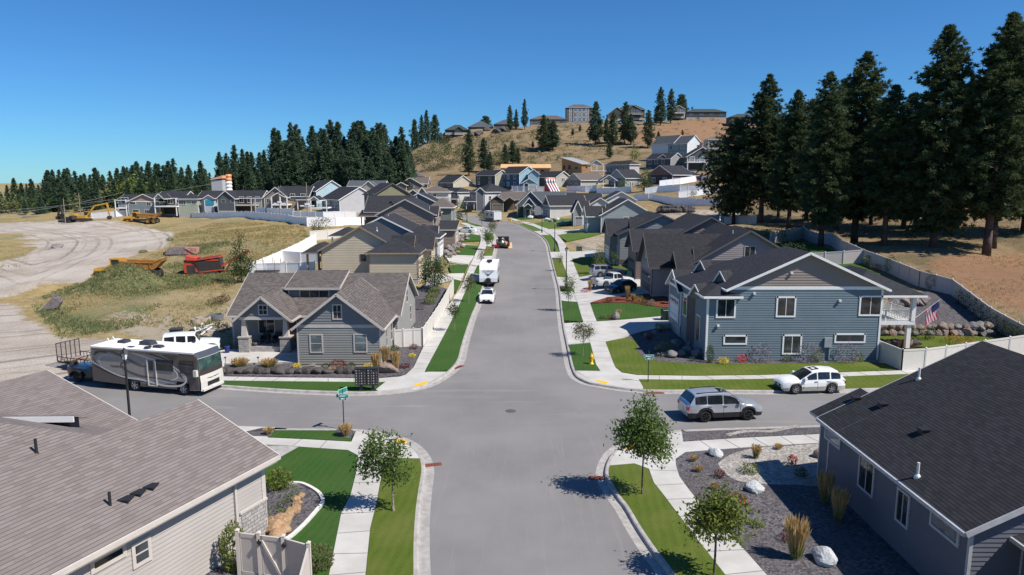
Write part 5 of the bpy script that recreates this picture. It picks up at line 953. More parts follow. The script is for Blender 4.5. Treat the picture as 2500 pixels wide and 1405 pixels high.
for i in range(5):
    for j in range(3): H.win(m, 'S', 2.2+i*3.1, .8+j*3.4, 2.2 if i in (1, 2, 3) else 1.3, 2.4, 'grid', tw=.22, glass=GLASS_B)
H.finish()
H = NH('dark timber hilltop house with an arched gable', 1530, 524, 288, (.075, .075, .065), RF_GRN, TRIM_T); m = ec(H, 1508, 1576, 268, 257, 525, 288, 12, 'hip'); g = gc(H, (1528, 268), (1546, 257), (1566, 268), 521, 288, 8); gc(H, (1484, 280), (1507, 262), (1530, 280), 522, 290, 9); H.auto(g, 'S', 3, 2.2, 2.2, 3.4, 'slide', **kw); q = atd(1530, 279, 519); H.slab(q[0], q[0]+12, 519, 522, q[2]-.3, q[2]); H.rail([(q[0], 519.1), (q[0]+12, 519.1)], q[2]); H.finish()
H = NH('small hilltop house with a deck behind twin pines', 1658, 535, 284, (.12, .12, .11), RF_GREY); m = gc(H, (1642, 267), (1657, 258), (1674, 267), 534, 284, 9); q = atd(1643, 276, 531); H.slab(q[0], q[0]+9, 530, 535, q[2]-.3, q[2]); H.posts([(q[0]+.4, 530.3), (q[0]+8.5, 530.3)], q[2]-3, q[2], .3); H.auto(m, 'S', 2, 2.5, 2, 2, 'slide', **kw); H.finish()
H = NH('wide low hilltop house at the right end with green hip roof', 1724, 541, 286, (.07, .07, .065), RF_GRN, TRIM_D); m = ec(H, 1675, 1775, 274, 267, 538, 287, 14, 'hip'); H.auto(m, 'S', 4, .8, 3.2, 2, 'wide', **kw); H.finish()
H = NH('hill house showing only its dark roof above the big pines', 1825, 520, 292, (.08, .08, .08), RF_GRN, TRIM_D); ec(H, 1785, 1850, 286, 279, 500, 300, 12, 'hip'); H.finish()
H = NH('stucco house with tan roof half hidden by the pines', 1745, 315, 350, (.36, .33, .28), RF_TAN); m = ec(H, 1728, 1775, 341, 334, 318, 356, 8, 'hip'); H.auto(m, 'S', 2, 1); H.finish()
H = NH('low pale green ranch house beyond the dirt road', 75, 262, 549, (.22, .30, .28), RF_GREY); m = ec(H, 34, 112, 539, 530, 262, 549, 9); H.auto(m, 'S', 3, .7); c = atd(92, 530, 266); H.vent((c[0], c[1], c[2]), 'box'); H.finish()
H = NH('grey house glimpsed at the right edge behind the pines', 2490, 175, 425, (.34, .36, .38), RF_GREY); m = ec(H, 2480, 2560, 415, 395, 190, 440, 9); H.auto(m, 'S', 2, 1.5); H.finish()
# vehicles
def paint(c, metal=.0, rough=.28, coat=.6): return plain(c, rough, metal, .02, 2, coat)
P_WHITE = paint('#f2f2ef'); P_SILV = paint((.50, .52, .55), .55, .3); P_DGREY = paint((.055, .065, .08), .3); P_MINT = paint((.70, .78, .76)); P_BLACK = paint((.012, .013, .016))
TYRE = plain((.018, .018, .019), .85); RIM = plain((.55, .56, .58), .3, .8, var=.03); RIM_B = plain((.02, .02, .022), .4); CARGLASS = glassmat((.012, .015, .018), .03); LAMP = plain((.75, .77, .8), .15, .3); REDL = plain((.35, .01, .012), .2); AMBER = plain((.7, .25, .03), .3)
def wheel(parent, x, y, z, r, w, rim, side):
    mb = MB(); n = 20; prof = [(r*.62, -w/2), (r*.9, -w/2), (r, -w*.32), (r, w*.32), (r*.9, w/2), (r*.62, w/2)]
    def ring(mb, prof, close=True):
        vs = [(x+pr*math.cos(2*math.pi*i/n), y+o, z+pr*math.sin(2*math.pi*i/n)) for pr, o in prof for i in range(n)]
        mb.mesh(vs, [(k*n+i, k*n+(i+1) % n, (k+1)*n+(i+1) % n, (k+1)*n+i) for k in range(len(prof)-1) for i in range(n)])
    ring(mb, prof); t = mb.build('wheel', TYRE, parent, True)
    mb = MB(); o = side*w*.42; ring(mb, [(r*.64, side*w*.48), (r*.56, side*w*.44), (r*.54, side*w*.2)])
    for k in range(6):
        a = 2*math.pi*k/6+.3; mb.bar((x+r*.1*math.cos(a), y+o, z+r*.1*math.sin(a)), (x+r*.6*math.cos(a), y+o, z+r*.6*math.sin(a)), .05, r*.2, up=(0, 1, 0))
    mb.tube((x, y+side*w*.2, z), (x, y+side*w*.47, z), r*.16, r*.13, 10); mb.build('rim', rim, t)
    return t
def lerp(pts, x):
    if x <= pts[0][0]: return pts[0][1]
    for (a, b), (c, d) in zip(pts[:-1], pts[1:]):
        if x <= c: return b+(d-b)*(x-a)/(c-a)
    return pts[-1][1]
def car(name, label, cat, loc, rz, s, group=None):
    root = thing(name, label, cat, loc, rz, group); L, Wd, wb, rw = s['L'], s['W'], s['wb'], s['r']; fo = s['fo']; xf = L/2-fo; xr = xf-wb; Ra = rw*1.2; cl = s.get('cl', .24)
    xs = sorted(set([round(-L/2+L*i/44, 3) for i in range(45)]+[round(c+d*Ra, 3) for c in (xf, xr) for d in (-1, -.92, -.7, -.4, 0, .4, .7, .92, 1)]+[-L/2+.02, -L/2+.06, L/2-.02, L/2-.06]))
    belt = s['belt']; top = s['top']; paintm = s['paint']; lowm = s.get('low')
    def hw(x):
        e = (abs(x)-(L/2-.75))/.75; k = 1 if e <= 0 else 1-.16*e**2.2; return Wd/2*k
    def zb(x):
        z = cl+(.10 if abs(x) > L/2-.05 else 0)
        for c in (xf, xr):
            if abs(x-c) < Ra+1e-4: z = max(z, rw+math.sqrt(max(0, Ra*Ra-(x-c)**2)))
        return z
    mb = MB(); rows = []; bed = s.get('bed')
    for x in xs:
        h = hw(x); b = zb(x); t = lerp(belt, x); tp = lerp(top, x); b = min(b, t-.2); inb = bed and bed[0] <= x <= bed[1]
        q = [(h*.97, b), (h, b+(t-b)*.4), (h*.995, b+(t-b)*.72), (h*.955, t), (h*(.9 if inb else .72), max(t, tp-.03)), (h*.88 if inb else h*.4, bed[2] if inb else tp), (0, bed[2] if inb else tp+.012)]
        rows.append([(x, y, z) for y, z in q]+[(x, -y, z) for y, z in q[-2::-1]])
    n = len(rows[0])
    for i in range(len(rows)-1):
        for j in range(n-1):
            low = lowm is not None and (j == 0 or j == n-2); mb.add([rows[i][j], rows[i][j+1], rows[i+1][j+1], rows[i+1][j]], None, 1 if low else 0)
    mb.add(rows[0], None, 0); mb.add(rows[-1][::-1], None, 0)
    # cabin shell
    cab = s['cab']; rb, rt, ft, fb = cab['x']; rp = cab['roof']; gw = Wd/2*.93; rwid = Wd/2*cab.get('tw', .76)
    cx = [rb, rt]+[rt+(ft-rt)*k/6 for k in range(1, 6)]+[ft, fb]
    def crow(x, z): zz = lerp(belt, x)-.02; f = min(1, max(0, (z-zz)/(lerp(rp, (rt+ft)/2)-zz))); w = gw+(rwid-gw)*f; return [(x, gw, zz), (x, w, z-.05 if f > .1 else zz+.01), (x, w*.8, z), (x, 0, z+.02), (x, -w*.8, z), (x, -w, z-.05 if f > .1 else zz+.01), (x, -gw, zz)]
    cr = [crow(x, lerp(belt, x)+.0 if x in (rb, fb) else lerp(rp, x)) for x in cx]
    for a, b in zip(cr[:-1], cr[1:]):
        for j in range(6): mb.add([a[j], a[j+1], b[j+1], b[j]])
    body = mb.build('body', [paintm, lowm or paintm], root, True)
    mod = body.modifiers.new('e', 'EDGE_SPLIT'); mod.split_angle = R(38)
    # dark underside / wheel wells
    mb = MB(); mb.box(-L/2+.25, L/2-.25, -Wd/2+.2, Wd/2-.2, cl-.02, min(p[1] for p in belt)-.18); mb.build('underbody', BLACKM, root)
    # glass
    def gq(name, pts, off):
        p = [Vector(q) for q in pts]; nn = (p[1]-p[0]).cross(p[2]-p[0]).normalized()
        if nn.dot(Vector(off)) < 0: nn = -nn
        m2 = MB(); m2.add([tuple(q+nn*.012) for q in p]); return m2.build(name, s.get('glass', CARGLASS), root)
    def on(x, t, sg):   # point on the cabin side
        zz = lerp(belt, x)+.03
        if x < rt: zt = zz+(lerp(rp, rt)-.1-zz)*max(.02, (x-rb)/(rt-rb))
        elif x > ft: zt = zz+(lerp(rp, ft)-.1-zz)*max(.02, (fb-x)/(fb-ft))
        else: zt = lerp(rp, x)-.1
        z = zz+(zt-zz)*t; f = (z-zz)/(lerp(rp, (rt+ft)/2)-zz); return (x, sg*(gw+(rwid-gw)*f), z)
    def band(name, ra, rb_, f0, f1, off):
        m2 = MB(); A = [Vector(p).lerp(Vector(q), f0) for p, q in zip(ra, rb_)]; Bq = [Vector(p).lerp(Vector(q), f1) for p, q in zip(ra, rb_)]; o = Vector(off)
        for j in (1, 2, 3, 4): m2.add([tuple(A[j]+o), tuple(A[j+1]+o), tuple(Bq[j+1]+o), tuple(Bq[j]+o)])
        for v in range(len(m2.v)): m2.v[v] = (m2.v[v][0], m2.v[v][1]*.93, m2.v[v][2])
        return m2.build(name, s.get('glass', CARGLASS), root, True)
    band('windshield', cr[-2], cr[-1], .06, .93, (.012, 0, .014)); band('rear_window', cr[1], cr[0], .10, .80, (-.014, 0, .010))
    for sg in (1, -1):
        for x0, x1 in cab['win']:
            lo = [x0, x1]; pts = [on(x0, 0, sg), on(x1, 0, sg)]; st = [x1+(x0-x1)*i/5 for i in range(6)]
            a = [max(min(x, cab.get('wf', ft+.3)), cab.get('wr', rt-.2)) for x in st]; pts += [on(x, .97, sg) for x in a if rt-.35 <= x <= ft+.35] or [on((x0+x1)/2, .9, sg)]
            gq('side_window', pts, (0, sg, 0))
        wheel(root, xf, sg*(Wd/2-.13), rw, rw, .24, s.get('rim', RIM), sg); wheel(root, xr, sg*(Wd/2-.13), rw, rw, .24, s.get('rim', RIM), sg)
        zh = lerp(belt, L/2-.1)-.16; y = sg*hw(L/2-.1)*.72
        m2 = MB(); m2.mesh([(L/2-.02, y-sg*.22, zh-.08), (L/2-.02, y+sg*.12, zh-.06), (L/2-.32, sg*(hw(L/2-.32)*.99), zh+.02), (L/2-.10, y-sg*.22, zh+.1), (L/2-.12, y+sg*.12, zh+.12), (L/2-.36, sg*(hw(L/2-.36)*.965), zh+.15)], [(0, 1, 4, 3), (1, 2, 5, 4), (0, 2, 1), (3, 4, 5), (0, 3, 5, 2)]); m2.build('headlight', LAMP, root).location.x = .012
        zt_ = lerp(belt, -L/2+.1)-s.get('tl', .22); y = sg*hw(-L/2+.1)*.98
        m2 = MB(); m2.box(-L/2-.015, -L/2+.28, min(y*.72, y*1.012), max(y*.72, y*1.012), zt_-.09, zt_+.10); m2.build('taillight', REDL, root)
        xm = cab['win'][-1][1]-.12; m2 = MB(); m2.box(xm-.07, xm+.1, min(sg*gw, sg*(gw+.2)), max(sg*gw, sg*(gw+.2)), lerp(belt, xm)+.03, lerp(belt, xm)+.2); m2.build('mirror', s.get('mirror', paintm), root)
        if s.get('rails'):
            m2 = MB(); m2.bar((rt+.15, sg*rwid*.78, lerp(rp, rt)+.06), (ft-.5, sg*rwid*.78, lerp(rp, ft-.5)+.07), .05, .05); m2.build('roof_rail', BLACKM if s['rails'] == 1 else RIM, root)
        # door seams and handles
        m2 = MB()
        for x in s.get('seams', ()): m2.bar((x, sg*Wd/2*.999, lerp(belt, x)-.04), (x, sg*Wd/2*1.001, cl+.16), .012, .012)
        for x in s.get('hand', ()): m2.box(x-.1, x+.1, min(sg*Wd/2*.985, sg*(Wd/2+.02)), max(sg*Wd/2*.985, sg*(Wd/2+.02)), lerp(belt, x)-.14, lerp(belt, x)-.105)
        if m2.v: m2.build('door_trim', BLACKM, root)
    m2 = MB(); zg = lerp(belt, L/2-.1)-.2; m2.box(L/2-.06, L/2+.008, -.42, .42, zg-.1, zg+.07); m2.box(L/2-.06, L/2+.008, -.55, .55, cl+.08, cl+.2); m2.build('grille', BLACKM, root)
    m2 = MB(); m2.box(L/2-.03, L/2+.02, -.16, .16, cl+.24, cl+.34); m2.box(-L/2-.02, -L/2+.02, -.16, .16, cl+.36, cl+.47); m2.build('number_plate', PVC, root)
    if s.get('sun'):
        a, b = s['sun']; z = lerp(rp, (a+b)/2)+.022; m2 = MB(); m2.mesh([(a, -.38, lerp(rp, a)+.026), (b, -.38, lerp(rp, b)+.026), (b, .38, lerp(rp, b)+.026), (a, .38, lerp(rp, a)+.026)], [(0, 1, 2, 3)]); m2.build('sunroof', CARGLASS, root)
    if s.get('flare'):
        for c in (xf, xr):
            for sg in (1, -1):
                m2 = MB(); pr = [(c+Ra*1.03*math.cos(t), rw+Ra*1.03*math.sin(t)) for t in [math.pi*i/12 for i in range(13)]]
                for (a, z0), (b, z1) in zip(pr[:-1], pr[1:]): m2.bar((a, sg*(Wd/2+s['flare']/2-.04), z0), (b, sg*(Wd/2+s['flare']/2-.04), z1), .09, s['flare']+.06, up=(0, 1, 0))
                m2.build('fender_flare', BLACKM, root)
    return root
SUV = dict(L=4.94, W=1.98, wb=2.82, fo=.98, r=.39, cl=.28, belt=[(-2.47, 1.02), (-2.3, 1.16), (-.5, 1.12), (1.0, 1.10), (1.9, 1.02), (2.3, .92), (2.47, .80)], top=[(-2.47, 1.05), (-2.2, 1.18), (1.0, 1.18), (1.5, 1.14), (2.1, 1.05), (2.35, .95), (2.47, .80)],
           cab=dict(x=(-2.38, -1.98, .38, 1.28), roof=[(-1.98, 1.72), (-1.2, 1.79), (-.3, 1.79), (.38, 1.70)], win=[(-1.98, -1.25), (-1.17, -.22), (-.12, .98)]), paint=P_SILV, low=BLACKM, rim=RIM_B, rails=1, seams=(-1.2, -.17, .95), hand=(-1.05, -.05), sun=(-.25, .3), flare=.05)
LUX = dict(SUV, L=4.58, W=1.83, wb=2.62, fo=.9, r=.36, cl=.25, belt=[(-2.29, .95), (-2.15, 1.06), (-.5, 1.04), (.9, 1.0), (1.8, .9), (2.15, .80), (2.29, .68)], top=[(-2.29, .96), (-2.1, 1.08), (.9, 1.08), (1.4, 1.02), (1.9, .93), (2.15, .83), (2.29, .68)],
           cab=dict(x=(-2.24, -1.72, .12, 1.12), roof=[(-1.72, 1.6), (-1.0, 1.67), (-.3, 1.67), (.12, 1.60)], win=[(-1.86, -1.2), (-1.08, -.24), (-.14, .84)]), paint=P_WHITE, low=plain((.42, .39, .33), .4), rim=RIM, rails=0, sun=(-.5, .05), seams=(-1.12, -.19, .82), flare=0, hand=(-.95, -.05))
BOXY = dict(LUX, L=4.75, W=1.88, wb=2.78, fo=.86, r=.37, cl=.28, belt=[(-2.37, 1.08), (-2.2, 1.12), (1.0, 1.08), (2.1, 1.0), (2.37, .86)], top=[(-2.37, 1.08), (-2.2, 1.13), (1.0, 1.13), (1.6, 1.10), (2.2, 1.02), (2.37, .86)],
            cab=dict(x=(-2.3, -2.02, .15, .98), roof=[(-2.02, 1.70), (-1.0, 1.75), (.15, 1.70)], win=[(-1.98, -1.3), (-1.2, -.32), (-.2, .72)]), paint=P_SILV, low=plain((.25, .26, .28), .5), rails=1, sun=None)
PICK = dict(L=5.75, W=2.0, wb=3.55, fo=.98, r=.40, cl=.36, belt=[(-2.87, 1.12), (.2, 1.12), (1.4, 1.10), (2.5, 1.05), (2.87, .95)], top=[(-2.87, 1.14), (-.55, 1.14), (-.5, 1.16), (1.3, 1.18), (1.9, 1.18), (2.6, 1.10), (2.87, .95)], bed=(-2.75, -.62, .72),
            cab=dict(x=(-.52, -.38, .72, 1.42), roof=[(-.38, 1.80), (.2, 1.84), (.72, 1.79)], win=[(-.3, .12), (.2, 1.1)], tw=.8), paint=paint((.62, .64, .63)), low=plain((.45, .46, .45), .4), seams=(-.55, .16, 1.1), hand=(.35,), rim=RIM)
HATCH = dict(LUX, L=4.15, W=1.8, wb=2.55, fo=.85, r=.34, cl=.2, belt=[(-2.07, .92), (-1.9, 1.02), (-.4, .98), (.9, .93), (1.7, .84), (2.07, .62)], top=[(-2.07, .95), (-1.9, 1.03), (.9, 1.0), (1.5, .93), (1.9, .78), (2.07, .62)],
             cab=dict(x=(-2.0, -1.35, .1, 1.15), roof=[(-1.35, 1.46), (-.7, 1.53), (.1, 1.47)], win=[(-1.5, -1.0), (-.92, -.2), (-.1, .85)]), paint=P_DGREY, low=BLACKM, rim=RIM, seams=(-.95, -.15, .85), sun=None)
SEDAN = dict(LUX, L=4.8, W=1.82, wb=2.75, fo=.95, r=.33, cl=.18, belt=[(-2.4, .82), (-2.2, .96), (-.5, .94), (.9, .90), (1.9, .80), (2.25, .70), (2.4, .58)], top=[(-2.4, .85), (-2.2, 1.0), (-1.5, 1.02), (1.0, .98), (1.7, .90), (2.2, .76), (2.4, .58)],
             cab=dict(x=(-1.75, -1.02, .1, 1.15), roof=[(-1.02, 1.38), (-.5, 1.43), (.1, 1.39)], win=[(-1.3, -.68), (-.6, .88)], tw=.72), paint=P_WHITE, low=P_WHITE, rim=RIM, sun=(-.55, .0), seams=(-.64, .88), hand=(-1.0, -.4))
JEEP = dict(L=4.5, W=1.82, wb=2.95, fo=.62, r=.42, cl=.42, belt=[(-2.25, 1.18), (.5, 1.18), (1.6, 1.12), (2.25, 1.05)], top=[(-2.25, 1.2), (.5, 1.22), (1.7, 1.18), (2.15, 1.12), (2.25, 1.05)],
            cab=dict(x=(-2.22, -2.1, .35, .72), roof=[(-2.1, 1.84), (-1, 1.88), (.35, 1.82)], win=[(-2.0, -1.25), (-1.1, -.38), (-.22, .42)], tw=.84), paint=P_WHITE, low=P_WHITE, rim=RIM_B, seams=(-1.17, -.3, .55), hand=(-.95, -.1), flare=.2, mirror=BLACKM)
def head(a, b): return math.atan2(b[1]-a[1], b[0]-a[0])
def park(name, label, cat, rearw, frontw, s, nearside, z=.0, dz=0):
    """rear and front wheel of the near side touch the ground at these bearings; nearside: +1 if the near side is the car's left"""
    a = at(*rearw); b = at(*frontw); h = head(a, b); f = Vector((math.cos(h), math.sin(h), 0)); l = Vector((-f.y, f.x, 0))
    c = (Vector(a)+Vector(b))/2-l*nearside*(s['W']/2-.13)-f*((s['L']/2-s['fo'])-s['wb']/2)
    return car(name, label, cat, (c.x, c.y, hgt(c.x, c.y)+dz), h, s)
park('suv', 'silver suv with black wheels standing in the crossing near the right corner', 'suv', (1720, 1031), (1825, 1026), SUV, -1, dz=.005)
park('suv', 'white suv with beige lower trim parked at the kerb by the blue house', 'suv', (2030, 961), (1938, 963), LUX, 1, dz=.0)
park('suv', 'boxy silver suv in the driveway, behind the pickup', 'suv', (1464, 684), (1512, 675), BOXY, -1, dz=.13)
park('pickup_truck', 'silver white pickup with empty bed nosed into the shaded driveway', 'pickup', (1475.5, 709), (1535, 698), PICK, -1, dz=.13)
h = park('hatchback', 'dark grey hatchback with pinkish roof edge facing out of the driveway', 'car', (1551, 714), (1500, 720), HATCH, 1, dz=.13)
mb = MB(); mb.bar((-1.3, .66, 1.45), (.1, .66, 1.46), .03, .05); mb.bar((.1, .66, 1.46), (.95, .8, 1.0), .03, .05); mb.build('roof_trim', plain((.45, .03, .12), .3), h)
car('sedan', 'white sedan facing the camera at the left kerb in front of the travel trailer', 'car', (-3.05, 85.4, hgt(-3, 85)), R(-91.5), SEDAN)
park('sedan', 'pale mint sedan parked across the driveway near the bend', 'car', (1147, 571), (1121, 569), dict(SEDAN, paint=P_MINT, low=P_MINT), 1, dz=.13)
p = at(458, 872); j = car('offroad_car', 'white four door off-road car with black fenders behind the motorhome', 'car', (p[0]+.2, 58.6, .18), R(20), JEEP)
j2 = car('offroad_car', 'black open top off-road car with a spare wheel on its tail behind the motorhome', 'car', (-31.4, 51.3, .0), R(-8), dict(JEEP, L=3.9, wb=2.4, paint=P_BLACK, low=P_BLACK, belt=[(-1.95, 1.1), (1.95, 1.02)], top=[(-1.95, 1.12), (1.4, 1.1), (1.95, 1.0)], cab=dict(x=(.2, .25, .3, .62), roof=[(.25, 1.7), (.3, 1.7)], win=[(.28, .4)], tw=.84), seams=(-.6, .4), hand=(-.3,)))
wheel(j2, 0, 0, 0, .4, .26, RIM_B, 1).location = (0, 0, 0)
w = [o for o in j2.children if o.name.startswith('wheel')][-1]; w.rotation_euler = (0, 0, math.pi/2); w.location = (-2.1, .1, 1.0); w.name = 'spare_wheel'
mb = MB()
for s_ in (1, -1): mb.tube((.25, s_*.62, 1.1), (.2, s_*.6, 1.75), .03); mb.tube((.2, s_*.6, 1.75), (-1.2, s_*.6, 1.72), .03); mb.tube((-1.2, s_*.6, 1.72), (-1.7, s_*.62, 1.1), .03)
mb.tube((-1.2, .6, 1.72), (-1.2, -.6, 1.72), .03); mb.build('roll_bar', BLACKM, j2)
# motorhome
a = at(335, 956); b = at(450, 966); hd = head(a, b); f = Vector((math.cos(hd), math.sin(hd), 0)); l = Vector((-f.y, f.x, 0)); c = Vector(b)+f*1.45-f*4.55+l*1.2
RV = thing('motorhome', 'brown and beige class a motorhome with swirled side graphics and a white roof', 'motorhome', (c.x, c.y, 0), hd)
BR = plain((.10, .078, .068), .4, coat=.4, var=.04); BEI = plain((.30, .272, .24), .4, coat=.4, var=.04); CRM = plain((.62, .59, .53), .35, coat=.4, var=.03); GRYB = plain((.35, .39, .42), .35); DKB = plain((.055, .04, .038), .4)
Lr, Wr, zt = 9.1, 2.5, 3.08
mb = MB()
side = [(-4.55, .55), (-4.55, zt), (4.1, zt), (4.42, 2.75), (4.5, 1.5), (4.55, .9), (4.5, .45)]; arch = lambda c: [(c+.52, .45), (c+.50, .8), (c+.3, 1.0), (c-.3, 1.0), (c-.5, .8), (c-.52, .45)]
bot = [(4.5, .42)]+arch(3.1)+arch(-1.0)[0:]+[(-4.55, .55)]
for y in (Wr/2, -Wr/2):
    segs = [(-4.55, -1.52, .55), (-1.52, -.48, 1.02), (-.48, 2.58, .42), (2.58, 3.62, 1.02), (3.62, 4.1, .42)]
    for x0, x1, z0 in segs: mb.add([(x0, y, z0), (x1, y, z0), (x1, y, zt), (x0, y, zt)])
    mb.add([(4.1, y, .42), (4.4, y*.97, .45), (4.46, y*.97, 1.5), (4.36, y*.97, 2.7), (4.1, y, zt)])
mb.add([(-4.55, -Wr/2, .55), (-4.55, Wr/2, .55), (-4.55, Wr/2, zt), (-4.55, -Wr/2, zt)])
fr = [(4.1, zt+.02), (4.4, 2.72), (4.5, 1.5), (4.56, 1.0), (4.54, .42)]
pr = [(.0, 0), (1, 1)]
rowsf = [[(x+.10*(1-(y/1.25)**2), y*(1 if i == 0 else .97), z) for y in (-1.25, -.9, -.45, 0, .45, .9, 1.25)] for i, (x, z) in enumerate(fr)]
body = mb.build('body', BEI, RV)
mb = MB()
for i in range(len(rowsf)-1):
    for j in range(6): mb.add([rowsf[i+1][j], rowsf[i+1][j+1], rowsf[i][j+1], rowsf[i][j]], None, 1 if i == 0 else 0)
mb.build('front_cap', [CRM, plain((.07, .075, .085), .3, coat=.5)], RV, True)
mb = MB(); mb.box(-4.6, 4.12, -Wr/2-.02, Wr/2+.02, zt-.05, zt+.06); mb.build('roof', plain('#eceae4', .6, var=.06), RV)
mb = MB(); mb.add([rowsf[1][0], rowsf[1][0], rowsf[1][0]]) if False else None
k = lambda i, j, f: Vector(rowsf[i][j]).lerp(Vector(rowsf[i+1][j]), f)
mb = MB()
for j in range(6): mb.add([tuple(k(1, j, .72)+Vector((.02, 0, 0))), tuple(k(1, j+1, .72)+Vector((.02, 0, 0))), tuple(k(1, j+1, .02)+Vector((.02, 0, 0))), tuple(k(1, j, .02)+Vector((.02, 0, 0)))])
mb.build('windshield', glassmat((.02, .045, .04), .03), RV, True)
mb = MB()
for j in range(6): mb.add([tuple(k(1, j, .99)+Vector((.015, 0, 0))), tuple(k(1, j+1, .99)+Vector((.015, 0, 0))), tuple(k(1, j+1, .72)+Vector((.022, 0, 0))), tuple(k(1, j, .72)+Vector((.022, 0, 0)))])
mb.build('windshield_cowl', DKB, RV, True)
mb = MB(); mb.box(4.55, 4.66, -.62, .62, .66, .95); mb.build('grille', BLACKM, RV)
mb = MB(); mb.box(4.4, 4.66, -1.1, 1.1, .36, .52); mb.build('bumper', CRM, RV)
mb = MB(); mb.box(4.6, 4.68, -.2, .2, .44, .56); mb.build('number_plate', PVC, RV)
for s_ in (1, -1):
    mb = MB(); mb.mesh([(4.52, s_*1.2, .62), (4.6, s_*.82, .62), (4.58, s_*1.0, 1.2), (4.5, s_*1.2, 1.25)], [(0, 1, 2, 3)]); mb.build('headlight', LAMP, RV)
    mb = MB(); mb.box(4.2, 4.45, s_*1.3, s_*1.52, 1.5, 1.95) if s_ > 0 else mb.box(4.2, 4.45, -1.52, -1.3, 1.5, 1.95); mb.bar((4.3, s_*1.22, 1.75), (4.3, s_*1.4, 1.75), .06); mb.build('mirror', CRM, RV)
    for x in (3.1, -1.0): wheel(RV, x, s_*1.08, .45, .45, .28, RIM, s_)
def swoosh(pts, w, mat, y=-1.25, off=.006, name='graphic'):
    """painted band sweeping along the coach side"""
    p = catmull(pts, 8); mb = MB(); n = len(p); up = []; dn = []
    for i in range(n):
        a = Vector((*p[max(i-1, 0)], 0)); b = Vector((*p[min(i+1, n-1)], 0)); d = (b-a).normalized(); q = Vector((*p[i], 0)); t = i/(n-1); ww = w*math.sin(math.pi*min(1, max(.02, t*.96+.02)))**.6/2
        up.append(q+Vector((-d.y, d.x, 0))*ww); dn.append(q-Vector((-d.y, d.x, 0))*ww)
    for i in range(n-1): mb.add([(dn[i].x, y-off, dn[i].y), (dn[i+1].x, y-off, dn[i+1].y), (up[i+1].x, y-off, up[i+1].y), (up[i].x, y-off, up[i].y)])
    return mb.build(name, mat, RV)
def patch(pts, mat, y=-1.25, off=.004, name='graphic', parent=RV): mb = MB(); mb.add([(x, y-off, z) for x, z in pts]); return mb.build(name, mat, parent)
patch([(-4.55, .55), (-1.52, .45), (-1.52, .98), (-3.2, 1.35), (-4.55, 1.9)], BR, off=.003); patch([(1.2, 3.02), (4.1, 3.02), (4.36, 2.7), (4.4, .5), (3.62, .45), (3.62, 1.0), (3.0, 1.3), (2.2, 2.5)], BR, off=.003); patch([(-.48, .44), (2.58, .44), (2.58, .9), (1.0, .62), (-.48, .66)], BR, off=.003)
for pts, w, m in (([(-4.5, 2.0), (-3.4, 1.5), (-2, 1.05), (-.2, .9), (1.6, .62), (3.0, .75), (3.4, 1.3), (2.7, 1.9), (2.0, 2.15)], .14, CRM), ([(-4.4, 1.75), (-3.2, 1.3), (-1.8, .95)], .16, DKB), ([(-4.2, 2.75), (-3.2, 2.9), (-2.0, 2.6), (-.6, 2.05), (.2, 1.9)], .18, BR), ([(-4.3, 2.5), (-3.8, 2.8), (-3.1, 2.75)], .22, DKB),
                   ([(-3.6, 1.6), (-3.9, 2.2), (-3.4, 2.55), (-2.4, 2.5)], .2, GRYB), ([(-4.4, 2.3), (-3.9, 1.7), (-2.8, 1.2), (-1.6, 1.1)], .10, DKB), ([(-1.2, 2.1), (-2.0, 2.0), (-1.6, 1.55), (-.4, 1.2), (1.2, 1.1), (2.6, .95)], .13, BR), ([(-.8, 1.25), (1.0, 1.0), (2.5, .8)], .12, GRYB), ([(-1.4, 2.95), (.2, 2.6), (1.2, 2.45)], .12, CRM), ([(-.4, 3.0), (1.0, 2.75), (2.0, 2.5)], .1, DKB), ([(1.3, 1.9), (2.4, 1.85), (2.7, 1.3), (2.0, 1.0)], .12, CRM), ([(-1.4, .72), (-.2, .8), (.8, .7)], .1, DKB), ([(2.2, 2.2), (2.9, 1.7), (3.5, .9)], .1, CRM), ([(2.6, 2.2), (3.2, 1.7), (3.9, 1.2), (4.2, .7)], .12, BR)):
    swoosh(pts, w, m, off=.005+.001*len(pts)+.004*w)
for x0, x1, z0, z1, nm in ((1.0, 2.35, 1.75, 2.45, 'window'), (3.0, 4.05, 1.65, 2.5, 'window'), (.42, .66, 1.7, 2.3, 'door_window')):
    mb = MB(); mb.box(x0-.04, x1+.04, -1.29, -1.24, z0-.04, z1+.04); fr_ = mb.build(nm, BLACKM, RV); mb = MB(); mb.add([(x0, -1.294, z0), (x1, -1.294, z0), (x1, -1.294, z1), (x0, -1.294, z1)]); mb.build('pane', CARGLASS, fr_)
mb = MB()
for a_, b_ in (((.25, .55), (.25, 2.5)), ((.95, .55), (.95, 2.5)), ((.25, 2.5), (.95, 2.5)), ((.25, .55), (.95, .55))): mb.bar((a_[0], -1.275, a_[1]), (b_[0], -1.275, b_[1]), .06, .05, up=(0, 1, 0))
mb.build('door', CRM, RV)
mb = MB(); mb.box(-4.3, 2.9, -1.38, -1.26, 2.9, 3.0); mb.build('awning', BR, RV)
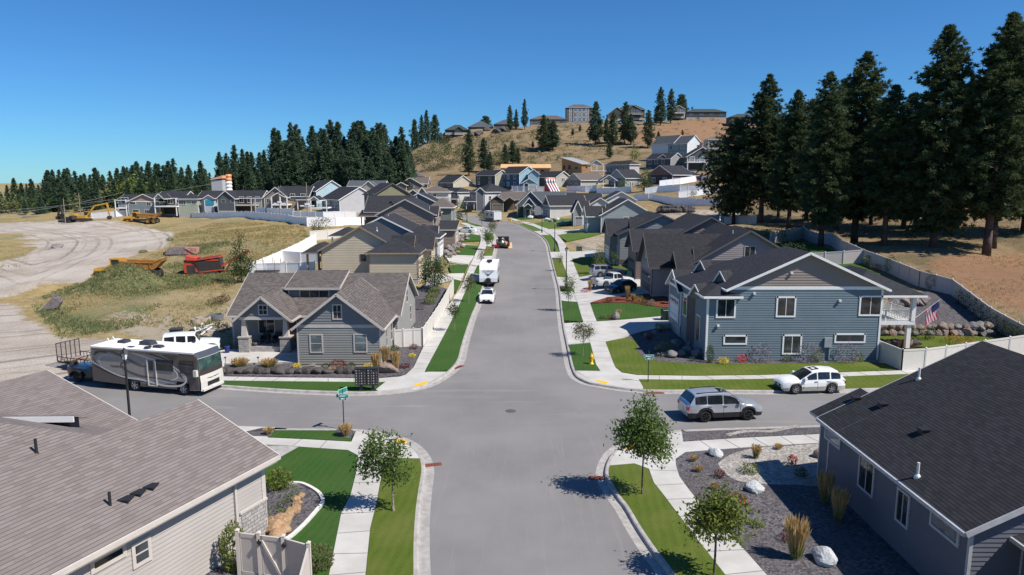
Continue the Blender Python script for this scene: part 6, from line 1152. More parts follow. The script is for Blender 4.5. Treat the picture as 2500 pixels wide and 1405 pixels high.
for x, y, w, d, h in ((-3.0, .3, .7, .7, .25), (-.8, .2, 1.05, .75, .33), (.6, -.4, .7, .5, .22), (-1.4, -.8, .55, .35, .1)):
    mb = MB(); mb.mesh([(x-w/2, y-d/2, zt), (x+w/2, y-d/2, zt), (x+w/2, y+d/2, zt), (x-w/2, y+d/2, zt), (x-w/2, y-d*.42, zt+h), (x+w*.3, y-d*.42, zt+h), (x+w*.3, y+d*.42, zt+h), (x-w/2, y+d*.42, zt+h)], [(4, 5, 6, 7), (0, 1, 5, 4), (1, 2, 6, 5), (2, 3, 7, 6), (3, 0, 4, 7)]); mb.build('air_conditioner' if h > .2 else 'roof_hatch', plain((.035, .037, .042), .5), RV)
mb = MB(); mb.lathe((.1, -.9, zt), [(.06, 0), (.04, .15), (.28, .17), (.25, .2)], 12); mb.build('antenna', BLACKM, RV)
mb = MB()
for y in (.3, .8): mb.tube((-4.3, y, zt), (-4.5, y, zt+.3), .025); mb.tube((-4.5, y, zt+.3), (-4.7, y, zt), .025)
mb.build('ladder_rail', METAL_W, RV)
# lettering
def text(s, size, M, mat, parent, depth=.004, name='lettering', bold=0, align='CENTER'):
    cu = bpy.data.curves.new('t', 'FONT'); cu.body = s; cu.size = size; cu.extrude = depth; cu.align_x = align; cu.align_y = 'CENTER'; cu.offset = bold
    to = bpy.data.objects.new('t', cu); me = bpy.data.meshes.new_from_object(to); bpy.data.objects.remove(to); bpy.data.curves.remove(cu)
    me.materials.clear(); me.materials.append(mat); me.transform(M); o = bpy.data.objects.new(name, me); COL.objects.link(o); o.parent = parent; return o
UPRIGHT = Matrix.Rotation(math.pi/2, 4, 'X')      # reads towards -y
text('Vacationer', .26, Matrix.Translation((-2.35, -1.258, 1.78)) @ UPRIGHT, DKB, RV, .002)
swf = MB(); 
for i in range(10): t = i/10; u = (i+1)/10; swf.add([(4.64+.0, -.7+1.4*t, 1.25-.10*math.sin(math.pi*t)-.03*math.sin(math.pi*t)), (4.64, -.7+1.4*u, 1.25-.13*math.sin(math.pi*u)), (4.64, -.7+1.4*u, 1.25-.05*math.sin(math.pi*u)), (4.64, -.7+1.4*t, 1.25-.05*math.sin(math.pi*t))])
swf.build('emblem', DKB, RV)
# travel trailers
def camper(label, loc, rz, L=6.6, W_=2.45, zt=3.0, front='slope', wmat=None, near=False):
    rt = thing('travel_trailer', label, 'travel trailer', loc, rz); m = wmat or P_WHITE; y = W_/2
    pf = [(L/2, .62), (L/2+.02, 1.1), (L/2-.12, 2.3), (L/2-.45, 2.85), (L/2-.8, zt)] if front == 'slope' else [(L/2, .6), (L/2, zt-.1), (L/2-.1, zt)]
    mb = MB(); outline = [(-L/2, .6), (L/2, .62)]+pf[1:]+[(-L/2+.1, zt), (-L/2, zt-.15)]
    for s in (y, -y): mb.add([(x, s, z) for x, z in outline], None, 1)
    mb.add([(-L/2, -y, .6), (-L/2, y, .6), (-L/2, y, zt-.15), (-L/2, -y, zt-.15)]); mb.build('body', [m, plain((.50, .50, .50), .4, var=.04)], rt)
    mb = MB()
    for (x0, z0), (x1, z1) in zip(pf[:-1], pf[1:]): mb.add([(x0, -y, z0), (x0, y, z0), (x1, y, z1), (x1, -y, z1)])
    mb.build('front_cap', m, rt, front == 'slope'); mb = MB(); mb.box(-L/2, L/2-.75, -y, y, zt-.02, zt+.03); mb.build('roof', plain('#e6e4de', .6), rt)
    for x in (-.6, -1.45):
        for s in (1, -1): wheel(rt, x, s*(y-.05), .36, .36, .22, RIM, s)
    for s in (1, -1):
        for x0, w, z0, h in ((-2.2, 1.1, 1.5, .75), (.4, 1.4, 1.5, .75)):
            mb = MB(); mb.box(x0, x0+w, min(s*(y-.01), s*(y+.03)), max(s*(y-.01), s*(y+.03)), z0, z0+h); mb.build('window', CARGLASS, rt)
        mb = MB(); mb.box(-L/2, L/2-.1, min(s*y, s*(y+.008)), max(s*y, s*(y+.008)), .65, 1.0); mb.build('stripe', plain((.10, .10, .11), .4), rt)
    mb = MB(); mb.box(1.95, 2.65, -y-.03, -y, .75, 2.6); mb.build('door', m, rt)
    for x, w, d, h in ((.2, .9, .7, .3), (1.5, .4, .4, .12), (-1.8, .4, .4, .12)):
        mb = MB(); mb.box(x-w/2, x+w/2, -d/2, d/2, zt, zt+h); mb.build('air_conditioner' if h > .2 else 'roof_hatch', BLACKM, rt)
    mb = MB()
    for s in (1, -1): mb.bar((L/2-.1, s*.75, .55), (L/2+1.15, 0, .5), .09, .12)
    mb.tube((L/2+.9, 0, .02), (L/2+.9, 0, .9), .05); mb.build('tongue', BLACKM, rt); mb = MB(); mb.box(L/2+.05, L/2+.6, -.35, .35, .6, 1.1); mb.tube((L/2+.3, .0, .55), (L/2+.3, 0, 1.2), .2); mb.build('gas_cover', BLACKM, rt)
    mb = MB(); mb.box(-L/2+.2, L/2-.1, -y+.15, y-.15, .38, .62); mb.build('chassis', BLACKM, rt); return rt
TL = 6.6; tt = camper('white travel trailer with mountain emblem parked at the left kerb behind the white sedan', (-3.15, 94.3+TL/2, hgt(-3, 97)), R(-91.5))
M = Matrix.Translation((TL/2-.035, 0, 1.95)) @ Matrix.Rotation(math.pi/2, 4, 'Z') @ Matrix.Rotation(math.pi/2-.086, 4, 'X') @ Matrix.Translation((0, 0, .02))
text('WILDERNESS', .27, M @ Matrix.Translation((0, .16, 0)), plain((.12, .12, .13), .4), tt, .004, bold=.004)
mb = MB(M); mb.add([(-.55, -.02, 0), (0, -.52, 0), (.55, -.02, 0), (.42, -.02, 0), (.2, -.22, 0), (.1, -.12, 0), (0, -.3, 0), (-.1, -.12, 0), (-.2, -.22, 0), (-.42, -.02, 0)]); o = mb.build('emblem', plain((.13, .13, .14), .4), tt)
bm_ = bmesh.new(); bm_.from_mesh(o.data); bmesh.ops.triangulate(bm_, faces=bm_.faces[:]); bm_.to_mesh(o.data); bm_.free()
p = at(1216, 543); t2 = camper('white and grey travel trailer parked beyond the bend', (p[0]-1.6, p[1]+3.0, hgt(p[0], p[1]+3)), R(118), 6.4, 2.4, 2.95, 'box', paint((.62, .64, .66)))
mb = MB(); mb.lathe((p[0]-.3, p[1]-2.2, hgt(p[0], p[1]-2)), [(.22, 0), (.2, .04), (.13, .06), (.03, .65)], 10); tag(mb.build('traffic_cone', plain((.75, .16, .03), .5)), 'orange traffic cone on the road beside the far trailer', 'traffic cone')
# utility trailer
p = at(200, 902); UT = thing('utility_trailer', 'black flat utility trailer with its mesh ramp gate raised beside the dirt', 'trailer', (p[0], p[1]+.6, hgt(p[0], p[1])), R(-22)); RUST = plain((.05, .035, .03), .7)
mb = MB(); mb.box(-1.9, 1.9, -.95, .95, .52, .58); mb.build('deck', plain((.30, .22, .16), .9), UT); mb = MB()
for s in (1, -1):
    mb.bar((-1.9, s*.98, .5), (1.9, s*.98, .5), .07, .12); mb.bar((-1.9, s*.98, .95), (1.9, s*.98, .95), .05)
    for i in range(11): x = -1.9+.38*i; mb.bar((x, s*.98, .5), (x, s*.98, .95), .035)
for x in (-1.9, 1.9): mb.bar((x, -.98, .5), (x, .98, .5), .07, .12)
for s in (1, -1): mb.bar((1.9, s*.6, .48), (3.3, 0, .45), .07, .09)
mb.tube((3.0, 0, .05), (3.0, 0, .7), .04); mb.build('frame', RUST, UT); mb = MB()
for z0, z1 in ((.55, .55), (2.0, 2.0)): mb.bar((-1.95, -.98, z0), (-1.95, .98, z1), .06)
for i in range(6): y = -.98+1.96*i/5; mb.bar((-1.95, y, .55), (-1.95, y, 2.0), .05)
for i in range(14): mb.bar((-1.95, -.98, .62+.1*i), (-1.95, .98, .62+.1*i), .014)
mb.build('ramp_gate', RUST, UT)
for s in (1, -1): wheel(UT, -.3, s*1.12, .33, .33, .2, METAL_W, s); mb = MB(); mb.bar((-.8, s*1.12, .72), (.2, s*1.12, .72), .26, .04); mb.build('fender', RUST, UT)
# plants
def leafmat(c1, c2, c3=None, trans=.25, rough=.6):
    m, t, b = base_mat('foliage'); g = N(t, 'ShaderNodeNewGeometry'); rnd = g.outputs['Random Per Island']; co = objco(t)
    a = mix(t, c1, c2, rnd); f = ramp(t, noise_(t, .55, 3, co), .35, .65); a = mix(t, a, c3 or [x*1.35 for x in c2], math_(t, 'MULTIPLY', f, .45))
    b.inputs['Roughness'].default_value = rough; b.inputs['Specular IOR Level'].default_value = .25; t.links.new(a, b.inputs['Base Color'])
    if trans:
        tr = t.nodes.new('ShaderNodeBsdfTranslucent'); t.links.new(mix(t, a, [1.0, 1.0, .4], .15), tr.inputs[0]); mx = t.nodes.new('ShaderNodeMixShader'); mx.inputs[0].default_value = trans
        t.links.new(b.outputs[0], mx.inputs[1]); t.links.new(tr.outputs[0], mx.inputs[2]); t.links.new(mx.outputs[0], t.nodes['Material Output'].inputs[0])
    return m
BARK = plain((.10, .075, .06), .95, var=.35, scale=8); BARK_P = plain((.085, .055, .042), .95, var=.4, scale=4); BARK_L = plain((.26, .21, .165), .9, var=.3, scale=8)
LEAF = leafmat((.050, .095, .018), (.105, .165, .035)); LEAF_Y = leafmat((.085, .125, .018), (.16, .19, .035)); LEAF_D = leafmat((.022, .048, .014), (.045, .085, .024)); LEAF_O = leafmat((.075, .09, .03), (.13, .14, .055)); LEAF_B = leafmat((.04, .075, .05), (.075, .115, .08))
PINE = leafmat((.028, .060, .028), (.056, .098, .044), (.085, .125, .05), .15); PINE_F = leafmat((.040, .085, .052), (.075, .128, .075), (.10, .15, .085), .15); PINE_B = leafmat((.045, .08, .044), (.085, .125, .064), (.11, .145, .07), .15)  # far conifer tone is bluer, distance haze mixed into the colour
STRAW = leafmat((.42, .27, .11), (.62, .43, .20), (.5, .36, .17), .3); BLADE = leafmat((.10, .15, .03), (.20, .24, .06), None, .3); YEL = leafmat((.55, .42, .02), (.75, .6, .05), None, .2); RED = leafmat((.10, .02, .02), (.18, .04, .035), None, .2); ORA = leafmat((.30, .11, .02), (.45, .2, .04), None, .2); PINKF = leafmat((.5, .04, .06), (.7, .1, .12), None, .2); LAV = leafmat((.20, .17, .22), (.33, .29, .36), None, .3); GREYB = leafmat((.16, .15, .12), (.26, .24, .19), None, .2); BRUSH = leafmat((.10, .10, .045), (.18, .165, .08), (.2, .18, .09), .15)
class Leaves:
    def __init__(s): s.v = []; s.n = 0
    def quads(s, c, d, w, L):
        """c centres, d directions (unit) of the leaf, lengths L, widths w"""
        k = len(c); r = np.random.normal(size=(k, 3)); sd = np.cross(d, r); sd /= np.linalg.norm(sd, axis=1)[:, None]+1e-9
        L = np.asarray(L).reshape(-1, 1)*np.ones((k, 1)); w = np.asarray(w).reshape(-1, 1)*np.ones((k, 1))
        a = c-d*L/2; b = c+d*L/2; m = c-d*L*.05
        s.v.append(np.stack([a, m+sd*w/2, b, m-sd*w/2], 1).reshape(-1, 3)); s.n += k
    def build(s, name, mat, parent=None):
        v = np.concatenate(s.v); me = bpy.data.meshes.new(name); f = np.arange(len(v)).reshape(-1, 4)
        me.vertices.add(len(v)); me.vertices.foreach_set('co', v.ravel().astype(np.float32)); me.loops.add(len(v)); me.loops.foreach_set('vertex_index', f.ravel().astype(np.int32))
        me.polygons.add(len(f)); me.polygons.foreach_set('loop_start', np.arange(0, len(v), 4, dtype=np.int32)); me.polygons.foreach_set('loop_total', np.full(len(f), 4, np.int32)); me.update(calc_edges=True)
        me.materials.append(mat); o = bpy.data.objects.new(name, me); COL.objects.link(o); o.parent = parent; return o
def unit(a): return a/(np.linalg.norm(a, axis=1)[:, None]+1e-9)
rn = lambda *s: np.random.normal(size=s)
ru = lambda a, b, n=None: np.random.uniform(a, b, n)
def trunk_mesh(h, r0, r1, bend=.0, n=8, seg=6):
    mb = MB(); p = Vector((0, 0, -.3)); ph = ru(0, 6.28); pts = [(bend*math.sin(ph+2.2*i/seg)*(i/seg), bend*math.cos(ph*1.3+1.7*i/seg)*(i/seg), -.3+(h+.3)*i/seg) for i in range(seg+1)]
    for i in range(seg): mb.tube(pts[i], pts[i+1], r0+(r1-r0)*(i/seg)**.8, r0+(r1-r0)*((i+1)/seg)**.8, n, cap=i == 0)
    return mb, pts
def pine(name, label, h, crown0, rad, nb, leaf, seed, shape='pond', mat=None, kind='pine_tree', nq=11, ql=.5, qw=.11, loc=(0, 0, 0), group=None, dead=0):
    """conifer: whorls of drooping or rising limbs ending in tufts of needles"""
    np.random.seed(seed); root = thing(kind, label, 'tree', loc, 0, group); rt = h*.0135+.04
    mb, pts = trunk_mesh(h*.97, rt, .03, h*.008, 9, 8); ax = lambda z: (lerp([(p[2], p[0]) for p in pts], z), lerp([(p[2], p[1]) for p in pts], z))
    lv = Leaves(); C = []; D = []; sz = []
    for i in range(nb):
        t = (i+ru(0, 1))/nb; z = h*(crown0+(1-crown0)*t); u = (z/h-crown0)/(1-crown0)
        if shape == 'pond': prof = (min(1, (u+.08)*3.2)**.7)*(1-u)**.62*1.05+.01
        elif shape == 'fir': prof = (1-u)**.92*min(1, .6+u*4)*1.1+.015
        else: prof = math.sin(math.pi*min(1, u*.85+.12))**.8
        r = rad*prof*ru(.42, 1.12); a = ru(0, 6.283); el = (-.25+.75*u if shape == 'pond' else -.35+.5*u)+ru(-.18, .18)
        cx, cy = ax(z); dr = np.array([math.cos(a)*math.cos(el), math.sin(a)*math.cos(el), math.sin(el)])
        e = np.array([cx, cy, z])+dr*r
        if i % 2 == 0 and nb < 900: mb.tube((cx, cy, z), tuple(e*.9+np.array([cx, cy, z])*.1), max(.015, rt*.22*(1-u*.7)), .012, 4, cap=False)
        k = max(2, int(r/(ql*.9))+1)
        for j in range(k):
            f = (j+.7)/k if shape != 'pond' else .35+.65*(j+.7)/k
            if r < ql: f = ru(.3, 1)
            tp = .35+.65*min(1, (1-u)*4); C.append(np.array([cx, cy, z])+dr*r*f+rn(3)*ql*np.array([.45, .45, .3])*tp); D.append(dr); sz.append((.75+.5*ru(0, 1))*(.55+.45*tp))
    C = np.array(C); D = np.array(D); sz = np.array(sz)
    C = np.repeat(C, nq, 0); D = np.repeat(D, nq, 0); sz = np.repeat(sz, nq)
    d = unit(rn(len(C), 3)*.8+D*.9+np.array([0, 0, .35])); lv.quads(C+d*(ql*.42*sz)[:, None], d, qw*sz, ql*sz)
    if dead: 
        for i in range(dead): z = h*ru(.15, crown0+.1); a = ru(0, 6.28); cx, cy = ax(z); L = ru(1, 3); mb.tube((cx, cy, z), (cx+math.cos(a)*L, cy+math.sin(a)*L, z+ru(-.6, .3)), .04, .01, 4, cap=False)
    mb.build('trunk', BARK_P, root, True); lv.build('crown', mat or PINE, root); return root
def place_top(px, top, bx, by, Y=None):
    """ground point under the tree and its height, from the bearings of its foot and of its top"""
    p = at(bx, by) if Y is None else (atd(px, by, Y)[0], Y, None)
    z = hgt(p[0], p[1]); return (p[0], p[1], z), atd(px, top, p[1])[2]-z
# --- big pines on the right slope
big = []
vs = [pine('pine_tree', '', 28, .15, 5.0, 640, PINE, 11, nq=18, ql=.55, qw=.11, dead=14), pine('pine_tree', '', 28, .19, 4.5, 600, PINE, 12, nq=18, ql=.55, qw=.11, dead=16), pine('pine_tree', '', 28, .09, 5.6, 720, PINE, 13, nq=18, ql=.58, qw=.11, dead=10), pine('pine_tree', '', 22, .14, 6.2, 560, PINE, 14, shape='round', nq=18, ql=.55, qw=.12, dead=8, mat=PINE_B)]
RP = [(1791, 290, 1790, 549, 3, 'shortest and bushiest big pine at the left end of the right hand grove'), (1862, 184, 1857, 547, 1, 'tall pale green pine standing at the tan fence behind the dark roofed houses'), (1928, 223, 1925, 556, 0, 'slender pine second behind the tall pale green one'), (1995, 180, 2003, 603, 0, 'pine with a bowed trunk rising beside the shaded lawn'), (2035, 195, 2040, 560, 1, 'pine squeezed behind the bowed trunk pine'), (2096, 130, 2085, 594, 0, 'high pointed pine in the middle of the grove'), (2165, 210, 2158, 601, 1, 'dark short pine just right of the pointed middle pine'), (2201, 232, 2205, 560, 2, 'pine mostly hidden in the shade behind the grove'), (2292, 66, 2276, 606, 2, 'broad dense pine with a perfect cone top, second tallest'), (2228, 250, 2235, 552, 1, 'thin pine behind the broad dense cone'), (2404, 36, 2408, 621, 1, 'tallest pine with a ragged top near the right edge'), (2447, 46, 2422, 604, 0, 'twin topped pine leaning beside the tallest one'), (2490, 95, 2500, 565, 2, 'pine cut by the right edge of the photo'), (1965, 245, 1968, 540, 3, 'low round pine filling the gap left of the bowed trunk'), (2350, 190, 2345, 548, 1, 'pine seen between the broad cone and the tallest pine'), (2130, 260, 2126, 548, 3, 'bushy pine behind the pointed middle pine'), (1905, 300, 1900, 530, 3, 'bushy low pine behind the tall pale green one')]
for i, (tx, ty, bx, by, v, lab) in enumerate(RP):
    loc, h = place_top(tx, ty, bx, by); s0 = vs[v]; H0 = 22 if v == 3 else 28; sc = h/H0; w = sc*ru(1.15, 1.42)
    first = 'label' not in s0 or not s0['label']
    if first: s0['label'] = lab; s0['group'] = 'tall pines on the right slope'; s0.location = loc; s0.scale = (w, w, sc); s0.rotation_euler = (0, 0, ru(0, 6))
    else: copy_thing(s0, loc, ru(0, 6.28), (w, w, sc), lab, 'tall pines on the right slope')
# --- forest on the left and behind, trees on the hill
fv = [pine('fir_tree', '', 26, .03, 4.6, 330, PINE_F, 21, 'fir', PINE_F, 'fir_tree', 9, 1.15, .34), pine('fir_tree', '', 26, .05, 4.0, 300, PINE_F, 22, 'fir', PINE_F, 'fir_tree', 9, 1.1, .34), pine('pine_tree', '', 26, .12, 4.4, 300, PINE_F, 23, 'pond', PINE_F, 'pine_tree', 9, 1.1, .32), pine('pine_tree', '', 26, .10, 3.8, 260, PINE_B, 24, 'pond', PINE_B, 'pine_tree', 9, 1.1, .32), pine('fir_tree', '', 26, .02, 5.6, 380, PINE_F, 25, 'fir', PINE_F, 'fir_tree', 9, 1.2, .36)]
used_v = set()
def ftree(v, loc, h, wide, label, group):
    s0 = fv[v]; sc = h/26; w = wide*sc
    if v not in used_v: used_v.add(v); s0['label'] = label; s0['group'] = group; s0.location = loc; s0.scale = (w, w, sc); return s0
    return copy_thing(s0, loc, ru(0, 6.28), (w, w, sc), label, group)
LT = [(0, 458), (24, 453), (41, 436), (58, 448), (72, 450), (84, 438), (100, 452), (112, 440), (124, 417), (138, 416), (154, 416), (166, 414), (175, 412), (190, 419), (204, 429), (214, 425), (228, 428), (242, 411), (258, 428), (276, 419), (293, 412), (310, 408), (319, 410), (331, 405), (343, 396), (355, 408), (370, 395), (389, 401), (396, 402), (408, 405), (420, 395), (432, 389), (450, 410), (467, 404), (482, 418), (497, 394), (508, 414), (518, 423)]
GL, GM, GH = 'dark conifers of the far left treeline', 'dark conifers of the wood behind the back row', 'pines scattered over the dry hill'
for i, (tx, ty) in enumerate(LT):
    Y = ru(330, 400); loc, h = place_top(tx, ty, tx, 520, Y); ftree([0, 1, 4][i % 3], loc, h, ru(1.05, 1.35), 'dark conifer whose tip stands out in the far left treeline', GL)
for i in range(46):
    tx = -20+i*12+ru(-5, 5); top = lerp(LT, max(0, tx))+ru(14, 45); Y = ru(285, 330); loc, h = place_top(tx, top, tx, 520, Y)
    if h > 6: ftree([0, 1, 4, 2][i % 4], loc, h, ru(1.25, 1.7), 'lower dark conifer in front of the far left treeline', 'lower conifers at the foot of the far left treeline')
MT = [(541, 373), (558, 376), (579, 356), (596, 366), (610, 372), (618, 373), (639, 374), (649, 368), (663, 385), (676, 315), (686, 321), (701, 345), (717, 302), (729, 306), (745, 340), (769, 310), (788, 316), (798, 318), (813, 295), (829, 300), (845, 335), (860, 318), (870, 301), (877, 297), (889, 298), (902, 322), (913, 315), (925, 303), (932, 302), (942, 307), (958, 345), (970, 335), (982, 312), (996, 345)]
for i, (tx, ty) in enumerate(MT):
    Y = ru(285, 330); loc, h = place_top(tx, ty, tx, 470, Y); ftree([0, 2, 1, 3, 4][i % 5], loc, h, ru(.95, 1.25), 'tall dark conifer whose tip stands out of the wood behind the back row', GM)
for i in range(44):
    tx = 532+i*11+ru(-4, 4); top = lerp(MT, tx)+ru(18, 75); Y = ru(262, 292); loc, h = place_top(tx, top, tx, 470, Y)
    if h > 7: ftree([0, 4, 2, 1][i % 4], loc, h, ru(1.2, 1.6), 'shorter dark conifer in front of the wood behind the back row', 'shorter conifers at the front of the wood')
HT = [(1284, 243, 1281, 316, .6), (1243, 258, 1245, 322, .8), (1258, 268, 1260, 318, .7), (1141, 318, 1145, 428, .85), (1176, 338, 1182, 420, 1.0), (1195, 372, 1196, 424, 1.1), (1250, 345, 1252, 402, 1.2), (1262, 362, 1265, 402, 1.0), (1232, 352, 1234, 404, 1.0), (1326, 282, 1326, 370, 1.15), (1350, 296, 1349, 368, 1.35), (1337, 290, 1337, 366, 1.1), (1454, 250, 1454, 354, 1.0), (1496, 275, 1496, 358, 1.0), (1478, 290, 1480, 352, .9), (1521, 250, 1525, 350, .95), (1541, 280, 1540, 354, 1.1), (1582, 270, 1582, 362, .95), (1609, 214, 1612, 307, .85), (1635, 218, 1637, 302, .9), (1659, 235, 1662, 288, .9), (1486, 347, 1487, 388, 1.3), (1605, 322, 1606, 358, 1.1), (1665, 317, 1666, 332, 1.4), (1183, 287, 1184, 312, 1.2), (1011, 294, 1014, 360, .65), (1028, 282, 1030, 358, .6), (1040, 270, 1043, 352, .7), (1059, 284, 1062, 340, .7), (1018, 320, 1019, 364, .8), (1397, 315, 1398, 332, 1.3), (1415, 306, 1416, 322, 1.5), (1300, 345, 1301, 362, 1.2), (1440, 320, 1441, 345, 1.0), (1600, 262, 1602, 304, 1.0)]
for i, (tx, ty, bx, by, w) in enumerate(HT):
    loc, h = place_top(tx, ty, bx, by); ftree([2, 3][i % 2], loc, h, w*1.3, ('tall ' if h > 20 else 'small ' if h < 10 else '')+'pine on the dry hillside '+('near the tall hilltop house' if 1380 < tx < 1560 else 'at its left shoulder' if tx < 1100 else 'beside the small deck house' if 1590 < tx < 1670 and ty < 300 else 'above the blue house roofs' if tx < 1300 else 'in the thick central clump' if tx < 1380 else 'above the white hillside house'), GH)
# --- broadleaf trees
def leafy(name, label, blobs, trunk, leaf, n, size, loc=(0, 0, 0), cat='tree', seed=1, bark=BARK, branches=True, group=None, droop=-.2, multi=0):
    """blobs: (x, y, z, rx, ry, rz) crown lobes; trunk: (height, r0, r1, bend)"""
    np.random.seed(seed); root = thing(name, label, cat, loc, 0, group); lv = Leaves(); tot = sum(b[3]*b[4]*b[5] for b in blobs)
    mb = None
    if trunk:
        mb, pts = trunk_mesh(trunk[0], trunk[1], trunk[2], trunk[3] if len(trunk) > 3 else .05, 8, 6); top = Vector(pts[-1])
        if branches:
            for b in blobs:
                for _ in range(5):
                    e = Vector((b[0], b[1], b[2]))+Vector(tuple(rn(3)*np.array(b[3:6])*.45)); st = Vector(pts[random.choice((4, 5, 6))]); mb.tube(tuple(st), tuple(e), trunk[2]*.6, .008, 5, cap=False)
    for b in blobs:
        k = int(n*b[3]*b[4]*b[5]/tot); nc = max(5, k//16); cc = unit(rn(nc, 3))*(ru(.25, 1.0, nc)**.45)[:, None]*np.array(b[3:6])*ru(.82, 1.12, nc)[:, None]+np.array(b[:3])
        c = np.repeat(cc, 16, 0)+rn(nc*16, 3)*size*1.25; out = unit(c-np.array(b[:3])); d = unit(out*.5+rn(len(c), 3)*.75+np.array([0, 0, droop])); lv.quads(c, d, size*.5*ru(.7, 1.2, len(c)), size*ru(.7, 1.3, len(c)))
    if mb: mb.build('trunk', bark, root, True)
    lv.build('crown', leaf, root); return root
def leafy_at(px, py, *a, z=.13, **k): p = at(px, py); return leafy(*a, loc=(p[0], p[1], p[2]+z), **k)
leafy_at(962, 1255, 'street_tree', 'two lobed young street tree on the near left grass strip', [(-.35, -.1, 3.1, .85, .75, .62), (-1.0, .1, 2.2, .7, .65, .55), (.1, .1, 2.0, .72, .65, .62)], (2.9, .06, .03, -.30), LEAF, 2600, .17, seed=31, bark=BARK_L)
leafy_at(1567, 1213, 'street_tree', 'full crowned street tree on the near right grass strip', [(0, 0, 3.9, .7, .7, .9), (.05, 0, 2.95, 1.2, 1.15, .85), (-.55, .1, 2.9, .75, .8, .75), (.5, 0, 2.3, .75, .75, .6), (.1, 0, 4.6, .28, .28, .35)], (3.4, .05, .025, .05), LEAF, 5600, .17, seed=32, bark=BARK)
leafy_at(1742, 1415, 'street_tree', 'lower street tree cut by the bottom edge on the near right', [(0, 0, 2.75, .55, .55, .7), (.45, 0, 2.5, .62, .6, .62), (-.45, 0, 2.3, .6, .6, .5), (.1, .1, 2.0, .75, .7, .5)], (2.6, .06, .03, .05), LEAF_Y, 3000, .19, seed=33, bark=BARK)
leafy_at(1423, 872, 'street_tree', 'small vase shaped street tree by the yellow hydrant', [(0, 0, 2.0, .85, .8, .75), (-.5, 0, 2.3, .5, .5, .55), (.5, 0, 2.2, .5, .5, .5)], (1.9, .04, .02, .03), LEAF_O, 1300, .14, seed=34, bark=BARK_L)
leafy_at(1388, 760, 'street_tree', 'narrow green street tree in front of the tall lamp post', [(0, 0, 3.0, .5, .5, 1.1), (0, 0, 2.0, .5, .5, .7)], (2.6, .04, .02, .03), LEAF, 1000, .17, seed=35)
leafy_at(1338+28, 662, 'street_tree', 'wispy sapling on the grass strip beyond the lamp', [(0, 0, 1.9, .55, .55, .6)], (1.7, .03, .015, .03), LEAF_O, 300, .17, seed=36, bark=BARK_L)
leafy_at(1110, 812, 'street_tree', 'small dark round street tree by the white fence', [(0, 0, 2.1, .52, .52, .68)], (1.6, .04, .025, .02), LEAF_D, 800, .15, seed=37, bark=BARK_L)
leafy_at(1145, 742, 'street_tree', 'airy street tree beside the travel trailer', [(0, 0, 2.5, .75, .75, .9), (.1, 0, 3.2, .4, .4, .6), (0, 0, 1.7, .6, .6, .5)], (2.2, .04, .02, .03), LEAF_O, 1000, .17, seed=38, bark=BARK_L)
leafy_at(1176, 655, 'street_tree', 'thin dark young tree beyond the travel trailer', [(0, 0, 1.9, .4, .4, .6)], (1.5, .03, .02, .02), LEAF_D, 300, .17, seed=39)
leafy_at(1190, 614, 'street_tree', 'leafy street tree in a pink mulch ring by the junk trailer', [(0, 0, 3.0, 1.0, 1.0, 1.3), (.1, 0, 2.0, .9, .9, .7)], (2.4, .05, .03, .03), LEAF, 1200, .22, seed=40, bark=BARK_L)
leafy_at(1203, 577, 'street_tree', 'greyish street tree just past the junk trailer', [(0, 0, 2.4, .95, .95, .9)], (2, .04, .02, .03), LEAF_O, 500, .25, seed=41)
leafy_at(1176, 553, 'street_tree', 'street tree at the inside of the bend', [(0, 0, 2.6, 1.0, 1.0, 1.2)], (2, .05, .02, .03), LEAF_B, 500, .28, seed=42)
leafy_at(1122, 549, 'street_tree', 'dark slim tree by the driveway at the bend', [(0, 0, 2.2, .7, .7, 1.4)], (2, .05, .02, .03), LEAF_D, 400, .28, seed=43)
leafy_at(1124, 520, 'street_tree', 'round tree in front of the white sided pair of houses', [(0, 0, 2.6, 1.3, 1.2, 1.2)], (2, .05, .02, .03), LEAF, 450, .3, seed=44)
leafy_at(1272, 530, 'street_tree', 'yellowing sapling by the olive house', [(0, 0, 2.2, .7, .7, 1.4)], (2, .04, .02, .03), LEAF_Y, 350, .28, seed=45)
leafy_at(1062, 712, 'garden_tree', 'bushy multi stemmed tree beside the beige house garage', [(-.6, 0, 3.2, 1.4, 1.3, 1.2), (.7, .2, 3.4, 1.1, 1.1, 1.0), (0, -.2, 1.7, 1.9, 1.6, 1.0), (-1, .3, 2.2, .9, .9, 1.1)], (2.6, .09, .05, .2), LEAF_D, 3600, .22, seed=46)
leafy_at(590, 690, 'field_tree', 'dark upright tree alone on the dry field behind the corner house', [(0, 0, 4.4, .9, .9, 1.6), (.2, 0, 2.6, 1.6, 1.5, 1.5), (.1, 0, 6.0, .4, .4, .9), (-.3, 0, 1.3, 1.5, 1.3, .9)], (4, .12, .05, .1), LEAF_D, 2600, .26, seed=47)
leafy_at(778, 578, 'field_tree', 'bushy tree against the white fences behind the field', [(-.3, 0, 2.4, 1.2, 1.2, 1.4), (-.2, 0, 1.0, 1.4, 1.3, .9), (1.4, 0, 2.6, 1.0, 1.0, 1.3)], (3, .06, .03, .1), LEAF_O, 900, .26, seed=48)
leafy_at(1461, 668, 'garden_tree', 'pale green upright tree on the lawn behind the silver suv', [(0, 0, 2.3, .8, .8, .9), (0, 0, 3.5, .5, .5, 1.0), (.1, 0, 1.3, 1.1, 1.0, .7)], (2.6, .04, .02, .05), LEAF_Y, 900, .2, seed=49, bark=BARK_L)
leafy_at(1498, 664, 'garden_tree', 'thin sapling in a ring of orange flowers', [(0, 0, 2.0, .5, .5, .6)], (1.8, .03, .015, .03), LEAF, 220, .2, seed=50, bark=BARK_L)
